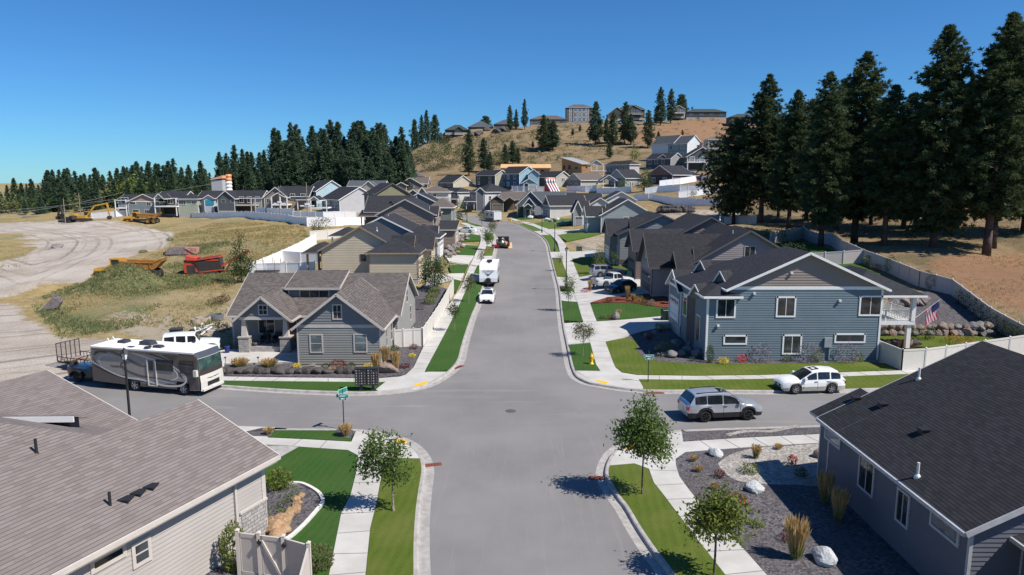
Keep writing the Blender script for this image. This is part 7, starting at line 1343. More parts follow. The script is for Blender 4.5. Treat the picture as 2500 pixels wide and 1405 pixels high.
leafy_at(1573, 468, 'garden_tree', 'dark green cone shaped tree beside the brown gabled house', [(0, 0, 2.0, 2.6, 2.4, 1.8), (0, 0, 4.2, 2.0, 2.0, 1.8), (0, 0, 6.2, 1.1, 1.1, 1.4)], (4, .15, .08, .05), LEAF_D, 1500, .45, seed=51)
leafy_at(1549, 392, 'garden_tree', 'lime green tree on the slope above the lavender house', [(0, 0, 3, 2.4, 2.2, 2.4)], (2, .15, .08, .05), LEAF_Y, 500, .6, seed=52)
leafy_at(1523, 470, 'garden_tree', 'small green tree behind the white fence', [(0, 0, 2.2, 1.2, 1.2, 1.6)], (2, .06, .03, .05), LEAF, 300, .4, seed=53)
leafy_at(1693, 484, 'garden_tree', 'scrawny bush tree inside the white fenced yard', [(0, 0, 1.3, 1.2, 1.2, 1.0)], (1, .04, .02, .05), LEAF_O, 250, .3, seed=54)
leafy_at(620, 512, 'garden_tree', 'yellow green bush behind the grey fence', [(0, 0, 1.5, 1.7, 1.5, 1.2)], (1, .06, .03, .05), LEAF_Y, 300, .4, seed=55)
leafy_at(320, 505, 'field_tree', 'pale yellow green broadleaf tree in front of the far left treeline', [(0, 0, 6, 7, 5, 5), (6, 0, 5, 4, 4, 4)], (5, .4, .2, .1), LEAF_Y, 900, 1.4, seed=56)
for i, (px, py, w, h) in enumerate([(30, 520, 7, 6), (110, 518, 8, 7), (260, 520, 7, 8), (440, 510, 8, 7), (220, 522, 8, 7)]):
    p = atd(px, py, 300); leafy('broadleaf_tree', ['dark olive rounded tree at the left foot of the far treeline', 'dark rounded tree second from the left at the foot of the treeline', 'reddish olive tree behind the yellow excavator arm', 'wide olive tree behind the pale green house', 'olive tree left of the excavator boom'][i], [(0, 0, h*.5, w, w, h*.55)], (h*.5, .3, .2, .1), LEAF_D if i % 2 else LEAF_O, 500, 1.3, loc=(p[0], 300, hgt(p[0], 300)), seed=60+i)
# --- shrubs, grasses, flowers
def shrub(px, py, w, h, leaf, label, name='shrub', n=420, size=.11, z=.13, flower=None, d=None, seed=None, cat='shrub'):
    p = at(px, py); np.random.seed(seed or int(px*7+py)); r = thing(name, label, cat, (p[0], p[1], p[2]+z)); lv = Leaves(); k = n; c = unit(rn(k, 3))*(ru(.2, 1, k)**.4)[:, None]*np.array([w/2, (d or w)/2, h*.55]); c[:, 2] = np.abs(c[:, 2]+h*.42)
    d_ = unit(c*np.array([1, 1, .8])+rn(k, 3)*.5+np.array([0, 0, .25])); lv.quads(c, d_, size*.5, size*ru(.7, 1.3, k)); lv.build('leaves', leaf, r)
    mb = MB(); mb.tube((0, 0, -.1), (0, 0, h*.4), .03, .015, 5); mb.build('stem', BARK, r)
    if flower:
        lv = Leaves(); k = 60; c = unit(rn(k, 3))*np.array([w/2, w/2, h*.55]); c[:, 2] = np.abs(c[:, 2])+h*.48; lv.quads(c, unit(rn(k, 3)), size*.9, size); lv.build('flowers', flower, r)
    return r
def gold_grass(px, py, h, w, label, green=.35, n=190, z=.13, mat=STRAW):
    p = at(px, py); np.random.seed(int(px*3+py)); r = thing('ornamental_grass', label, 'grass clump', (p[0], p[1], p[2]+z)); lv = Leaves(); a = ru(0, 6.28, n); t = ru(.05, .42, n)*w/h; b = np.stack([np.cos(a)*ru(0, w*.18, n), np.sin(a)*ru(0, w*.18, n), np.zeros(n)], 1); d = unit(np.stack([np.cos(a)*t, np.sin(a)*t, np.ones(n)], 1)); L = h*ru(.75, 1.05, n)
    m = int(n*green); lv.quads(b[:m]+d[:m]*(L[:m]*.3)[:, None], d[:m], .045, L[:m]*.62); lv.build('blades', BLADE if mat is STRAW else mat, r); lv = Leaves(); lv.quads(b+d*(L*.55)[:, None], d, .022, L*.9); lv.quads(b+d*(L*.86)[:, None], unit(d+rn(n, 3)*.08), .055, h*.26); lv.build('plumes', mat, r); return r
for i, (px, py, h) in enumerate([(919, 916, 1.7), (941, 900, 1.75), (966, 913, 1.75)]): gold_grass(px, py, h, .9, ['left golden feather grass clump beside the cluster mailbox', 'middle golden feather grass clump behind the boulder at the mailbox', 'right golden feather grass clump beside the boulder at the mailbox'][i], .1, 300)
for px, py, lab in ((586, 899, 'wide straw and green grass mound left, above the rock edging'), (657, 900, 'wide straw and green grass mound right, above the rock edging')): gold_grass(px, py, .75, 2.0, lab, .5, 420)
gold_grass(1942, 1372, 1.75, 1.1, 'sunlit golden feather grass at the edge of the house shadow', .4, 320); gold_grass(2012, 1235, 1.6, 1.0, 'shaded feather grass by the grey wall, far one', .4, 160); gold_grass(2045, 1280, 1.6, 1.0, 'shaded feather grass by the grey wall, near one', .4, 160)
gold_grass(843, 1070, .75, 1.0, 'tan grass clump at the foot of the street sign', .1, 260); gold_grass(655, 1066, .45, .8, 'small dry tuft in the gravel end bed', .2, 140)
for px, py, h, lab in ((1440, 713, 1.5, 'feather grass left at the mulch island by the pickup'), (1449, 706, 1.5, 'feather grass right at the mulch island by the pickup'), (1531, 735, 1.7, 'feather grass in front of the dark hatchback'), (1545, 738, .9, 'short feather grass right of the hatchback'), (1641, 745, 1.6, 'feather grass against the blue house garage'), (1510, 780, 1.0, 'feather grass beside the lawn boulder'), (1845, 1125, .8, 'thin feather grass on the pale gravel'), (1490, 684, 1.2, 'feather grass in the shade by the silver suv bonnet')): gold_grass(px, py, h, .7, lab, .4, 130)
for px, py, lab in ((1693, 1132, 'small straw tuft, upper of the three on dark gravel'), (1706, 1158, 'small straw tuft, middle of the three on dark gravel'), (1744, 1202, 'small straw tuft, lowest of the three on dark gravel'), (1900, 1103, 'small straw tuft on the pale gravel')): gold_grass(px, py, .35, .65, lab, .1, 110)
for q in [(684, 1200, 1.3, 1.1, LEAF_Y, 'yellow green rounded shrub by the tan house corner', 900, .13), (780, 1395, 1.2, 1.0, LEAF_O, 'reddish olive shrub beside the gate panel end', 700, .12), (573, 1400, 1.0, 2.1, LEAF_Y, 'tall yellow green columnar shrub in front of the gate', 1100, .13),
          (826, 903, 1.5, .75, RED, 'dark red barberry mound in the gravel bed', 700, .1), (795, 905, .75, .5, LEAF_D, 'small dark green shrub left of the red barberry', 300, .09), (858, 903, .75, .5, LEAF_D, 'small dark green shrub right of the red barberry', 300, .09), (725, 902, .75, .4, YEL, 'yellow flower mound at the corner house wall', 300, .09), (900, 903, .95, .45, YEL, 'yellow flower mound beside the mailbox', 350, .09), (1007, 876, .7, .35, YEL, 'yellow flower mound near the sidewalk', 260, .09), (1010, 856, .9, .5, RED, 'dark red shrub near the white fence gate', 300, .1), (988, 903, .9, .45, RED, 'dark red shrub by the golden grasses', 300, .1), (964, 862, .9, .6, LEAF_D, 'green shrub at the corner house side wall', 320, .1), (560, 855, .7, .5, LEAF_Y, 'lime plant in the blue pot', 220, .12),
          (1060, 728, 1.6, 1.3, LEAF_Y, 'golden shrub inside the white fence, far one', 500, .16), (1050, 745, 1.6, 1.2, LEAF_Y, 'golden shrub inside the white fence, near one', 500, .16),
          (1855, 886, 2.0, 1.6, LAV, 'russian sage cloud below the left basement window', 900, .13), (1972, 886, 2.2, 1.7, LAV, 'russian sage cloud below the wide middle window', 950, .13), (2066, 886, 2.3, 1.7, LAV, 'russian sage cloud near the rear corner', 950, .13), (1732, 890, .75, 1.6, LEAF_D, 'dwarf dark conifer at the blue house corner', 700, .1), (1765, 892, 1.0, .6, YEL, 'yellow green mound in front of the blue wall', 350, .1), (1812, 888, 1.0, .7, PINKF, 'pinkish shrub in front of the blue wall', 320, .1), (1921, 888, .8, .7, LEAF_O, 'olive shrub between the sage clouds', 260, .1), (1996, 888, .8, 1.2, LEAF_Y, 'yellowing shrub right of the basement window', 300, .11), (2097, 886, .9, .7, LEAF_Y, 'yellow mound near the tan side fence', 300, .1),
          (1622, 864, 1.8, 1.0, LEAF_Y, 'yellow shrub in the shaded rockery', 500, .13), (1610, 812, 1.1, .9, LEAF_O, 'olive shrub by the end of the low driveway wall', 350, .12), (1585, 832, .8, .7, RED, 'red leaved shrub at the rockery edge', 300, .1), (1570, 822, .7, .4, LEAF_O, 'low tan shrub by the driveway edge', 200, .1), (1612, 875, .9, .4, GREYB, 'white flowering mound behind the right street sign', 260, .1), (1690, 886, .6, .4, LEAF_B, 'small blue green mound at the rockery', 200, .09),
          (1757, 1172, .6, .45, RED, 'dark red plant beside the pale gravel', 240, .09), (1830, 1160, 1.0, .55, LEAF_Y, 'green spreading plant on the pale gravel edge', 340, .11), (1934, 1140, .5, .5, RED, 'red flowering plant on the pale gravel', 180, .09), (1800, 1240, .9, .5, LEAF, 'red rose bush beside the mint boulder', 320, .11), (1848, 1292, .7, .25, LEAF_Y, 'low sprig in the dark gravel near the shadow', 160, .1), (1955, 1170, .7, .5, LEAF_D, 'shaded shrub on the pale gravel', 200, .1), (1925, 1325, .8, .5, RED, 'shaded dark red plant behind the sunlit feather grass', 220, .1),
          (1560, 740, 1.2, .8, LEAF_Y, 'yellow shrub in the red mulch', 300, .12), (1575, 744, .9, .6, LEAF_D, 'dark shrub in the red mulch', 240, .11), (1590, 748, 1.0, .7, GREYB, 'grey twiggy shrub in the red mulch', 240, .11), (1487, 740, .9, .6, RED, 'dark red shrub at the mulch tip', 240, .11), (1432, 716, 1.6, .5, PINKF, 'dusty pink ground cover at the mulch island', 240, .1), (1490, 783, .9, .6, RED, 'red shrub beside the lawn boulder', 220, .1), (1470, 782, .7, .4, LEAF_D, 'dark green mound by the lawn boulder', 180, .1),
          (1498, 668, 1.8, .3, ORA, 'ring of orange flowers on the far lawn', 420, .12), (1123, 613, 1.0, .6, ORA, 'rust shrub on the lawn by the brown house', 260, .13), (1100, 605, 1.3, .7, ORA, 'rust shrub on the boulder bank', 260, .14), (1098, 632, 1.0, .6, LEAF_O, 'olive shrub at the bank foot', 240, .13), (1113, 577, 1.3, .8, ORA, 'orange shrub under the mint sedan', 260, .15), (1122, 600, 1.2, .9, LEAF_B, 'blue green shrub on the bank', 240, .15), (1108, 568, 1.3, .8, LEAF_Y, 'yellow shrub left of the mint sedan', 240, .15), (1102, 592, 1.3, 1.6, LEAF_D, 'dark conifer shrub against the stone porch', 300, .16), (1129, 588, 1.0, .5, LEAF_B, 'pale blue shrub below the mint sedan', 200, .13), (1190, 617, 1.5, .28, PINKF, 'pink flower ring round the street tree', 300, .1),
          (2340, 838, 2.6, .6, ORA, 'orange ground cover beside the tan fence', 380, .13), (2265, 832, 1.2, 1.2, LEAF_D, 'white flowered shrub by the deck post', 320, .13), (2236, 824, .9, .8, LEAF_D, 'green shrub between the deck posts', 240, .12), (2200, 846, .8, .4, ORA, 'small orange plant behind the tan fence', 180, .1), (2272, 708, 1.3, 2.0, LEAF_B, 'blue green dwarf conifer in the fence corner', 380, .14), (2172, 668, 1.6, 2.4, LEAF_D, 'dark upright shrub by the back fence', 400, .16), (2115, 650, 1.2, 1.4, LEAF_Y, 'yellow flowered shrub behind the back lawn', 300, .15), (2140, 660, 1.5, .7, ORA, 'rust shrub bed behind the back lawn', 260, .14), (2262, 690, 1.3, 1.5, RED, 'reddish shrub on the slope by the fence', 260, .15),
          (1075, 378, 14, 8, LEAF_O, 'olive scrub oak thicket low on the hill, left', 500, 1.0), (1105, 402, 18, 9, BRUSH, 'brown green thicket above the cream gable house', 600, 1.0), (1060, 415, 14, 8, BRUSH, 'brown thicket near the red gable house', 500, 1.0), (1215, 405, 10, 7, LEAF_O, 'olive thicket right of the hillside pines', 420, .9), (1180, 404, 12, 6, BRUSH, 'dull brown green thicket at the hill foot', 420, .9), (1035, 395, 12, 7, LEAF_O, 'olive thicket at the edge of the wood', 420, 1.0), (1125, 372, 9, 5, LEAF_O, 'olive bush on the mid slope', 300, .8), (1270, 372, 9, 4, BRUSH, 'brown bush on the mid slope', 300, .8), (1310, 330, 8, 4, LEAF_O, 'olive bush under the stone hilltop house', 260, .8), (1090, 345, 8, 4, BRUSH, 'brown bush on the left shoulder', 260, .8), (1940, 512, 6, 4, BRUSH, 'rust brown bush among the big pines', 300, .5), (1890, 588, 4, 2, LEAF_O, 'olive bush at the foot of the pines', 300, .3), (1935, 620, 4, 1.6, LEAF_D, 'dark bush on the shaded lawn', 300, .25),
          (530, 745, 2.2, .9, BRUSH, 'brown dock weed patch on the dry field', 320, .18), (545, 740, 1.8, .9, RED, 'rust coloured weed patch beside the corner house field', 260, .18), (520, 800, 1.6, .8, LEAF_O, 'tall weeds beside the trash pile', 300, .16), (545, 815, 1.6, 1.0, BRUSH, 'dry weeds behind the white off-road car', 320, .16), (560, 700, 2.0, 1.0, LEAF_O, 'weeds under the dark field tree', 300, .18), (490, 818, 1.4, 1.0, LEAF_D, 'dark weeds behind the junk pile', 280, .16), (415, 590, 1.5, .7, LEAF_O, 'weed clump at the edge of the dirt road', 200, .2), (350, 620, 1.6, .6, LEAF_O, 'weed clump in front of the near dump truck', 200, .2)]:
    shrub(q[0], q[1], q[2], q[3], q[4], q[5], n=q[6], size=q[7], flower=PINKF if 'rose' in q[5] or 'red flowering' in q[5] else GREYB if 'white flower' in q[5] else None)
for i, (px, py) in enumerate([(2338, 745), (2356, 757), (2375, 770), (2393, 783), (2408, 795), (2424, 808), (2440, 820), (2456, 830), (2470, 838), (2486, 846), (2500, 856)]):
    shrub(px, py, .9, 1.75, LEAF_D, 'dark columnar arborvitae in the hedge row along the rear fence', 'arborvitae', 380, .12, cat='hedge plant')['group'] = 'arborvitae along the rear fence'
# dry grass over the field and slopes: uncountable
def tufts(name, areas, mat, n, h, label=None, seed=5, blades=4, w=.03):
    np.random.seed(seed); lv = Leaves(); P = []
    for poly, k in areas:
        xs = [p[0] for p in poly]; ys = [p[1] for p in poly]; X = ru(min(xs), max(xs), k*3); Y = ru(min(ys), max(ys), k*3); m = pip(X, Y, poly); X = X[m][:k]; Y = Y[m][:k]; nz = np.array([mnoise.noise(Vector((x*.15, y*.15, seed))) for x, y in zip(X, Y)]); kk = nz+ru(-.35, .35, len(X)) > -.05; P.append(np.stack([X[kk], Y[kk]], 1))
    P = np.concatenate(P); Z = hgt_np(P[:, 0], P[:, 1]); c = np.repeat(np.column_stack([P, Z]), blades, 0); k = len(c); d = unit(np.column_stack([rn(k, 2)*.45, np.ones(k)])); L = h*ru(.5, 1.2, k); lv.quads(c+d*(L*.45)[:, None]+np.column_stack([rn(k, 2)*.12, np.zeros(k)]), d, w*ru(.7, 1.5, k), L); o = lv.build(name, mat); return tag(o, kind='stuff')
FIELD = G([(740, 556), (760, 590), (620, 660), (560, 700), (560, 800), (510, 850), (420, 800), (200, 790), (140, 730), (230, 690), (330, 640), (400, 610), (440, 570), (520, 545), (640, 545)])
SLOPE = G([(1830, 560), (2000, 600), (2110, 605), (2300, 665), (2420, 745), (2520, 800), (2560, 600), (2520, 480), (2250, 520), (1900, 500)])
LEFTB = G([(-60, 600), (30, 600), (80, 610), (60, 660), (-60, 690)])
DRYB = leafmat((.30, .22, .09), (.46, .36, .17), (.38, .30, .14), .3, .8); GRNB = leafmat((.09, .12, .045), (.17, .19, .08), None, .3, .8)
tufts('dry_grass', [(FIELD, 22000), (LEFTB, 1500)], DRYB, 0, .32, seed=5, w=.06); tufts('green_weeds', [(GREEN[0], 7000), (GREEN[1], 4000), (FIELD, 3500)], GRNB, 0, .34, seed=9, w=.07); tufts('dry_grass', [(SLOPE, 8000)], leafmat((.24, .16, .075), (.38, .27, .14), None, .3, .8), 0, .34, seed=6, w=.05)
np.random.seed(77); lv = Leaves(); P = []
for (px0, px1, py0, py1, n) in ((1020, 1300, 325, 420, 900), (1290, 1600, 305, 380, 520), (1560, 1800, 290, 330, 160), (1080, 1260, 330, 400, 500), (1230, 1420, 375, 402, 160)):
    for k in range(n//3):
        q = at(ru(px0, px1), ru(py0, py1)); 
        if q[1] < 560 and q[1] > 255: P.append(q)
for q in P:
    sz = ru(.5, 1.9); k = 26; c = np.array(q)+rn(k, 3)*np.array([sz*.6, sz*.6, sz*.35])+np.array([0, 0, sz*.3]); lv.quads(c, unit(rn(k, 3)+np.array([0, 0, .6])), sz*.28, sz*.55)
tag(lv.build('hill_scrub', BRUSH), kind='stuff')
# fences, street furniture, machines, small things
VIN_T = plain((.56, .50, .45), .55, var=.03); VIN_W = plain((.86, .86, .87), .5, var=.02); VIN_B = plain((.66, .62, .56), .55, var=.03); VIN_G = plain((.50, .50, .52), .55, var=.03)
_post = {}
def post_mesh(h, mat):
    k = (h, mat.name)
    if k not in _post:
        mb = MB(); mb.box(-.065, .065, -.065, .065, -.2, h+.05); mb.mesh([(-.08, -.08, h+.05), (.08, -.08, h+.05), (.08, .08, h+.05), (-.08, .08, h+.05), (0, 0, h+.13)], [(0, 1, 4), (1, 2, 4), (2, 3, 4), (3, 0, 4), (3, 2, 1, 0)]); o = mb.build('post', mat); _post[k] = o.data; bpy.data.objects.remove(o)
    return _post[k]
def fence(label, pts, mat, h=1.8, bay=2.4, single=False, z0=0.0):
    p0 = pts[0]; root = thing('fence', label, 'fence', (p0[0], p0[1], hgt(p0[0], p0[1]))); inv = Matrix.Translation(-root.location); one = MB(inv); ps = []
    for a, b in zip(pts[:-1], pts[1:]):
        L = math.hypot(b[0]-a[0], b[1]-a[1]); n = max(1, round(L/bay)); ps += [(a[0]+(b[0]-a[0])*i/n, a[1]+(b[1]-a[1])*i/n) for i in range(n)]
    ps.append(pts[-1][:2]); zs = [hgt(*p)+z0 for p in ps]
    for i in range(len(ps)-1):
        a = (*ps[i], zs[i]); b = (*ps[i+1], zs[i+1]); mb = one if single else MB(inv); d = Vector((b[0]-a[0], b[1]-a[1], 0)).normalized(); nn = Vector((-d.y, d.x, 0))
        def slab(t, lo, hi):
            q = [Vector(a)+nn*t, Vector(b)+nn*t, Vector(b)-nn*t, Vector(a)-nn*t]; mb.mesh([tuple(v+Vector((0, 0, lo))) for v in q]+[tuple(v+Vector((0, 0, hi))) for v in q], [(3, 2, 1, 0), (4, 5, 6, 7), (0, 1, 5, 4), (1, 2, 6, 5), (2, 3, 7, 6), (3, 0, 4, 7)])
        slab(.022, -.25, h-.14); slab(.045, h-.14, h); slab(.045, .02, .16)
        if not single: mb.build('panel', mat, root)
    if single: one.build('panel', mat, root)
    for p, z in zip(ps, zs):
        o = bpy.data.objects.new('post', post_mesh(h, mat)); COL.objects.link(o); o.parent = root; o.location = Vector((p[0], p[1], z))-root.location
    return root
fence('tan vinyl fence from the sidewalk corner past the near right roof', G([(2199, 908), (2256, 905), (2400, 884), (2520, 866)]), VIN_B)
fence('short tan vinyl fence return beside the blue house wall', G([(2141, 882), (2199, 908)]), VIN_B)
fence('cream vinyl fence along the left sidewalk by the corner house', G([(1107, 714), (1032, 848)]), VIN_B, 1.7)
fence('short cream vinyl fence and gate facing the street beside the corner house', [(*q[:2],) for q in G([(1031, 848), (1010, 849), (985, 851), (964, 852)])], VIN_B, 1.75, 1.6)
fence('long tan vinyl fence climbing behind the right hand back yards', G([(2520, 858), (2415, 797), (2322, 722), (2244, 700)]), VIN_T, 1.8)
fence('tan cross fence at the rear corner of the blue house yard', G([(2244, 700), (2300, 713)]), VIN_T, 1.8) if False else None
fence('shaded tan fence along the foot of the pine slope', G([(2244, 700), (2170, 668), (2106, 643), (2050, 616), (2008, 598)]), VIN_T, 1.8)
fence('tan cross fence behind the back lawn', G([(1968, 652), (2058, 647), (2106, 643)]), VIN_T)
fence('sunlit tan fence under the tall pale green pine', G([(1768, 549), (1800, 548), (1846, 547)]), VIN_B)
fence('tan fence beside the lawn with the bowed pine', G([(1880, 597), (1920, 588), (1960, 580), (2008, 598)]), VIN_T)
fence('grey shaded white fence running along the field top', G([(452, 529), (545, 533), (600, 532), (655, 537), (705, 543), (750, 551)]), VIN_W, 1.8, 2.4, True)
fence('bright white fence facing the street at the field corner', G([(750, 552), (820, 553), (889, 551)]), VIN_W, 1.9, 2.4, True)
fence('white fence right behind the grey shaded one', G([(626, 521), (670, 524), (718, 526)]), VIN_W, 1.8, 2.4, True)
fence('long white fence below the pale grey house', G([(716, 536), (790, 536), (870, 534)]), VIN_W, 1.9, 2.4, True)
fence('white fence behind the yellow excavator', G([(224, 534), (285, 529), (336, 525)]), VIN_W, 1.8, 2.4, True)
fence('beige fence between the two bushes at the field edge', G([(757, 588), (800, 584), (838, 580)]), VIN_B, 1.8, 2.4, True)
fence('long white fence running down the field side of the beige house', G([(772, 596), (735, 618), (690, 640), (645, 660), (606, 676)]), VIN_W, 1.9)
fence('white cross fence with golden grass behind the corner house roof', G([(606, 676), (650, 674), (700, 673), (769, 671)]), VIN_W, 1.9)
fence('white cross fence behind the trampoline yard', G([(692, 640), (735, 643), (780, 644)]), VIN_W, 1.8)
fence('white fence on the left of the hillside yard', G([(1547, 491), (1583, 491)]), VIN_W, 1.9, 2.4, True)
fence('white fence at the front of the hillside yard above the rocks', G([(1582, 489), (1648, 499), (1700, 503), (1758, 504), (1783, 500)]), VIN_W, 1.9, 2.4, True)
fence('white fence climbing through the hillside yard', G([(1657, 484), (1700, 479), (1735, 474), (1775, 470)]), VIN_W, 1.8, 2.4, True)
fence('upper white fence across the hillside yard', G([(1575, 474), (1607, 469), (1660, 468), (1722, 466)]), VIN_W, 1.8, 2.4, True)
fence('white fence sloping up below the brown gabled house', G([(1610, 456), (1660, 450), (1706, 442), (1725, 443)]), VIN_W, 1.9, 2.4, True)
fence('white fence in front of the slide lawn', G([(1384, 469), (1430, 469), (1456, 467)]), VIN_W, 2.0, 2.4, True)
fence('white fence below the slate gabled house', G([(1457, 474), (1500, 473), (1541, 470)]), VIN_W, 1.9, 2.4, True)
fence('white fence below the bright blue house', G([(1250, 468), (1290, 469), (1330, 469)]), VIN_W, 1.9, 2.4, True)
# near gate, tan, with two leaves
g0 = Vector(atz(579, 1297, 1.95)); g1 = Vector(atz(691, 1311, 1.95)); g2 = Vector(atz(753, 1328, 1.95)); g3 = Vector(atz(700, 1520, 1.95))
def gx(a, b, f): return a.lerp(b, f)
GT = thing('gate', 'tan vinyl double gate with black latches at the near left house', 'gate', (g0.x, g0.y, .1)); inv = Matrix.Translation(-GT.location)
def leaf(a, b, nm, brace):
    mb = MB(inv); a = Vector((a.x, a.y, .1)); b = Vector((b.x, b.y, .1)); up = Vector((0, 0, 1)); d = (b-a).normalized()
    mb.bar(a+up*.95, b+up*.95, .045, 1.6)
    for z in (.18, 1.72): mb.bar(a+up*z, b+up*z, .07, .16)
    for q in (a+d*.05, b-d*.05): mb.bar(q+up*.05, q+up*1.8, .07, .1, up=tuple(d))
    if brace: mb.bar(a+up*1.62+d*.08+Vector((d.y, -d.x, 0))*.05, b+up*.3-d*.08+Vector((d.y, -d.x, 0))*.05, .05, .09)
    mb.build(nm, VIN_T, GT)
leaf(gx(g0, g1, .02), gx(g0, g1, .44), 'gate_leaf', False); leaf(gx(g0, g1, .5), gx(g0, g1, .97), 'gate_leaf', True); leaf(gx(g1, g2, .06), gx(g1, g2, .97), 'side_panel', False); leaf(gx(g2, g3, .03), gx(g2, g3, .5), 'side_panel', False); leaf(gx(g2, g3, .52), gx(g2, g3, .98), 'side_panel', False)
for q in (g0, gx(g0, g1, .47), g1, g2, gx(g2, g3, .51)):
    o = bpy.data.objects.new('post', post_mesh(1.85, VIN_T)); COL.objects.link(o); o.parent = GT; o.location = Vector((q.x, q.y, .1))-GT.location
for f in (.47, 1.0): q = gx(g0, g1, f); mb = MB(inv); mb.box(q.x-.03, q.x+.13, q.y-.14, q.y-.09, 1.62, 1.7); mb.box(q.x+.02, q.x+.06, q.y-.15, q.y-.09, 1.55, 1.78); mb.build('latch', BLACKM, GT)
# lamps
LGL = plain((.75, .75, .72), .25)
def lamp(label, x, y, z, h=5.6):
    r = thing('street_lamp', label, 'street lamp', (x, y, z), 0, 'black lantern street lamps'); mb = MB(); mb.lathe((0, 0, 0), [(.16, 0), (.16, .5), (.10, .62), (.075, .9), (.06, h-.75), (.10, h-.72), (.06, h-.66)], 12); mb.build('pole', BLACKM, r)
    mb = MB(); mb.lathe((0, 0, h-.66), [(.13, 0), (.2, .36)], 6); mb.build('lantern', LGL, r); mb = MB(); mb.lathe((0, 0, h-.30), [(.27, 0), (.12, .18), (.05, .22), (.04, .3)], 6)
    for i in range(6): a = 2*math.pi*i/6; mb.bar((.13*math.cos(a), .13*math.sin(a), -.36), (.21*math.cos(a), .21*math.sin(a), 0), .02) if False else mb.bar((.135*math.cos(a), .135*math.sin(a), h-.66), (.205*math.cos(a), .205*math.sin(a), h-.30), .025)
    mb.build('cap', BLACKM, r); return r
q = atz(302, 848, 5.75); L0 = lamp('near street lamp standing in front of the motorhome', q[0], q[1], .12)
for px, py, lab in ((1382, 706, 'street lamp beside the narrow street tree on the right sidewalk'), (1354, 616, 'street lamp on the grass strip in front of the dirt lot'), (1323, 570, 'street lamp by the driveway of the pale blue grey house'), (1140, 544, 'street lamp at the inside of the bend'), (1137, 525, 'farthest street lamp, in front of the grey two storey house')):
    p = at(px, py); copy_thing(L0, (p[0], p[1], p[2]+.12), 0, None, lab)
# mailbox, signs, hydrants, bins
p = at(897, 958); MBX = thing('cluster_mailbox', 'dark bronze cluster mailbox with two units on pedestals', 'mailbox', (p[0], p[1], .14), R(4)); BRZ = plain((.035, .033, .036), .45); mb = MB()
for x in (-.42, .42):
    mb = MB(); mb.box(x-.40, x+.40, -.22, .22, .42, 1.62); mb.box(x-.43, x+.43, -.25, .27, 1.62, 1.68); mb.build('cabinet', BRZ, MBX); mb = MB(); mb.box(x-.09, x+.09, -.09, .09, 0, .42); mb.box(x-.2, x+.2, -.18, .18, 0, .04); mb.build('pedestal', BRZ, MBX)
    for c in range(2):
        for k in range(6 if c == 0 else 5):
            mb = MB(); x0 = x-.37+c*.37; z0 = .47+k*.19; mb.box(x0+.01, x0+.36, -.235, -.22, z0, z0+.175); o = mb.build('mail_door', BRZ, MBX); mb = MB(); mb.tube((x0+.3, -.235, z0+.09), (x0+.3, -.25, z0+.09), .018); mb.box(x0+.05, x0+.11, -.238, -.234, z0+.07, z0+.12); mb.build('lock', METAL_W, o)
SG = plain((.01, .25, .19), .35); SGW = plain((.85, .9, .88), .4)
def sign(px, py, topz, label, ang2):
    p = at(px, py); r = thing('street_sign', label, 'street sign', (p[0], p[1], p[2]+.13)); mb = MB(); mb.tube((0, 0, -.2), (0, 0, topz), .035, .035, 8); mb.build('pole', plain((.035, .05, .045), .5), r)
    def plate(z, w, h, rz, txt, small=None, nm='name_plate'):
        M = Matrix.Translation((0, -.06 if rz == 0 else 0, z)) @ Matrix.Rotation(rz, 4, 'Z'); mb = MB(M); mb.box(-w/2-.02, w/2+.02, -.004, .004, -h/2-.02, h/2+.02); o = mb.build(nm, SGW, r); mb = MB(M); mb.box(-w/2, w/2, -.008, -.005, -h/2, h/2); mb.box(-w/2, w/2, .005, .008, -h/2, h/2); mb.build('face', SG, o)
        if txt: text(txt, h*.8, M @ Matrix.Translation((-.04 if small else 0, -.012, 0)) @ UPRIGHT, SGW, o, .002, bold=.006)
        if small: text(small, h*.38, M @ Matrix.Translation((w/2-.09, -.012, h*.2)) @ UPRIGHT, SGW, o, .002)
    plate(topz-.42, .72, .19, 0, 'Sonora', 'DR'); plate(topz-.60, .46, .15, 0, '2800', nm='number_plate')
    if ang2 is not None: plate(topz-.12, .74, .26, ang2, None)
    return r
sign(840, 1050, 2.45, 'green street sign with two blades at the near left corner', R(62)); sign(1582, 937, 2.4, 'green street sign on the far right corner lawn', None)
def hydrant(px, py, label, s=1):
    p = at(px, py); r = thing('fire_hydrant', label, 'fire hydrant', (p[0], p[1], p[2]+.13)); Y = plain((.75, .42, .01), .4); mb = MB(); mb.lathe((0, 0, 0), [(.2, 0), (.2, .06), (.13, .08), (.12, .55), (.17, .58), (.17, .63), (.14, .66), (.12, .78), (.04, .85), (.04, .92)], 14); mb.build('barrel', Y, r, True)
    for d in ((1, 0), (-1, 0), (0, -1)): mb = MB(); mb.tube((d[0]*.1, d[1]*.1, .46), (d[0]*.22, d[1]*.22, .46), .08 if d[1] else .06, None, 10); mb.build('outlet_cap', Y, r)
    r.scale = (s, s, s); return r
hydrant(1444, 893, 'yellow fire hydrant on the corner grass beside the sidewalk'); hydrant(1248, 541, 'yellow fire hydrant beyond the far travel trailer')
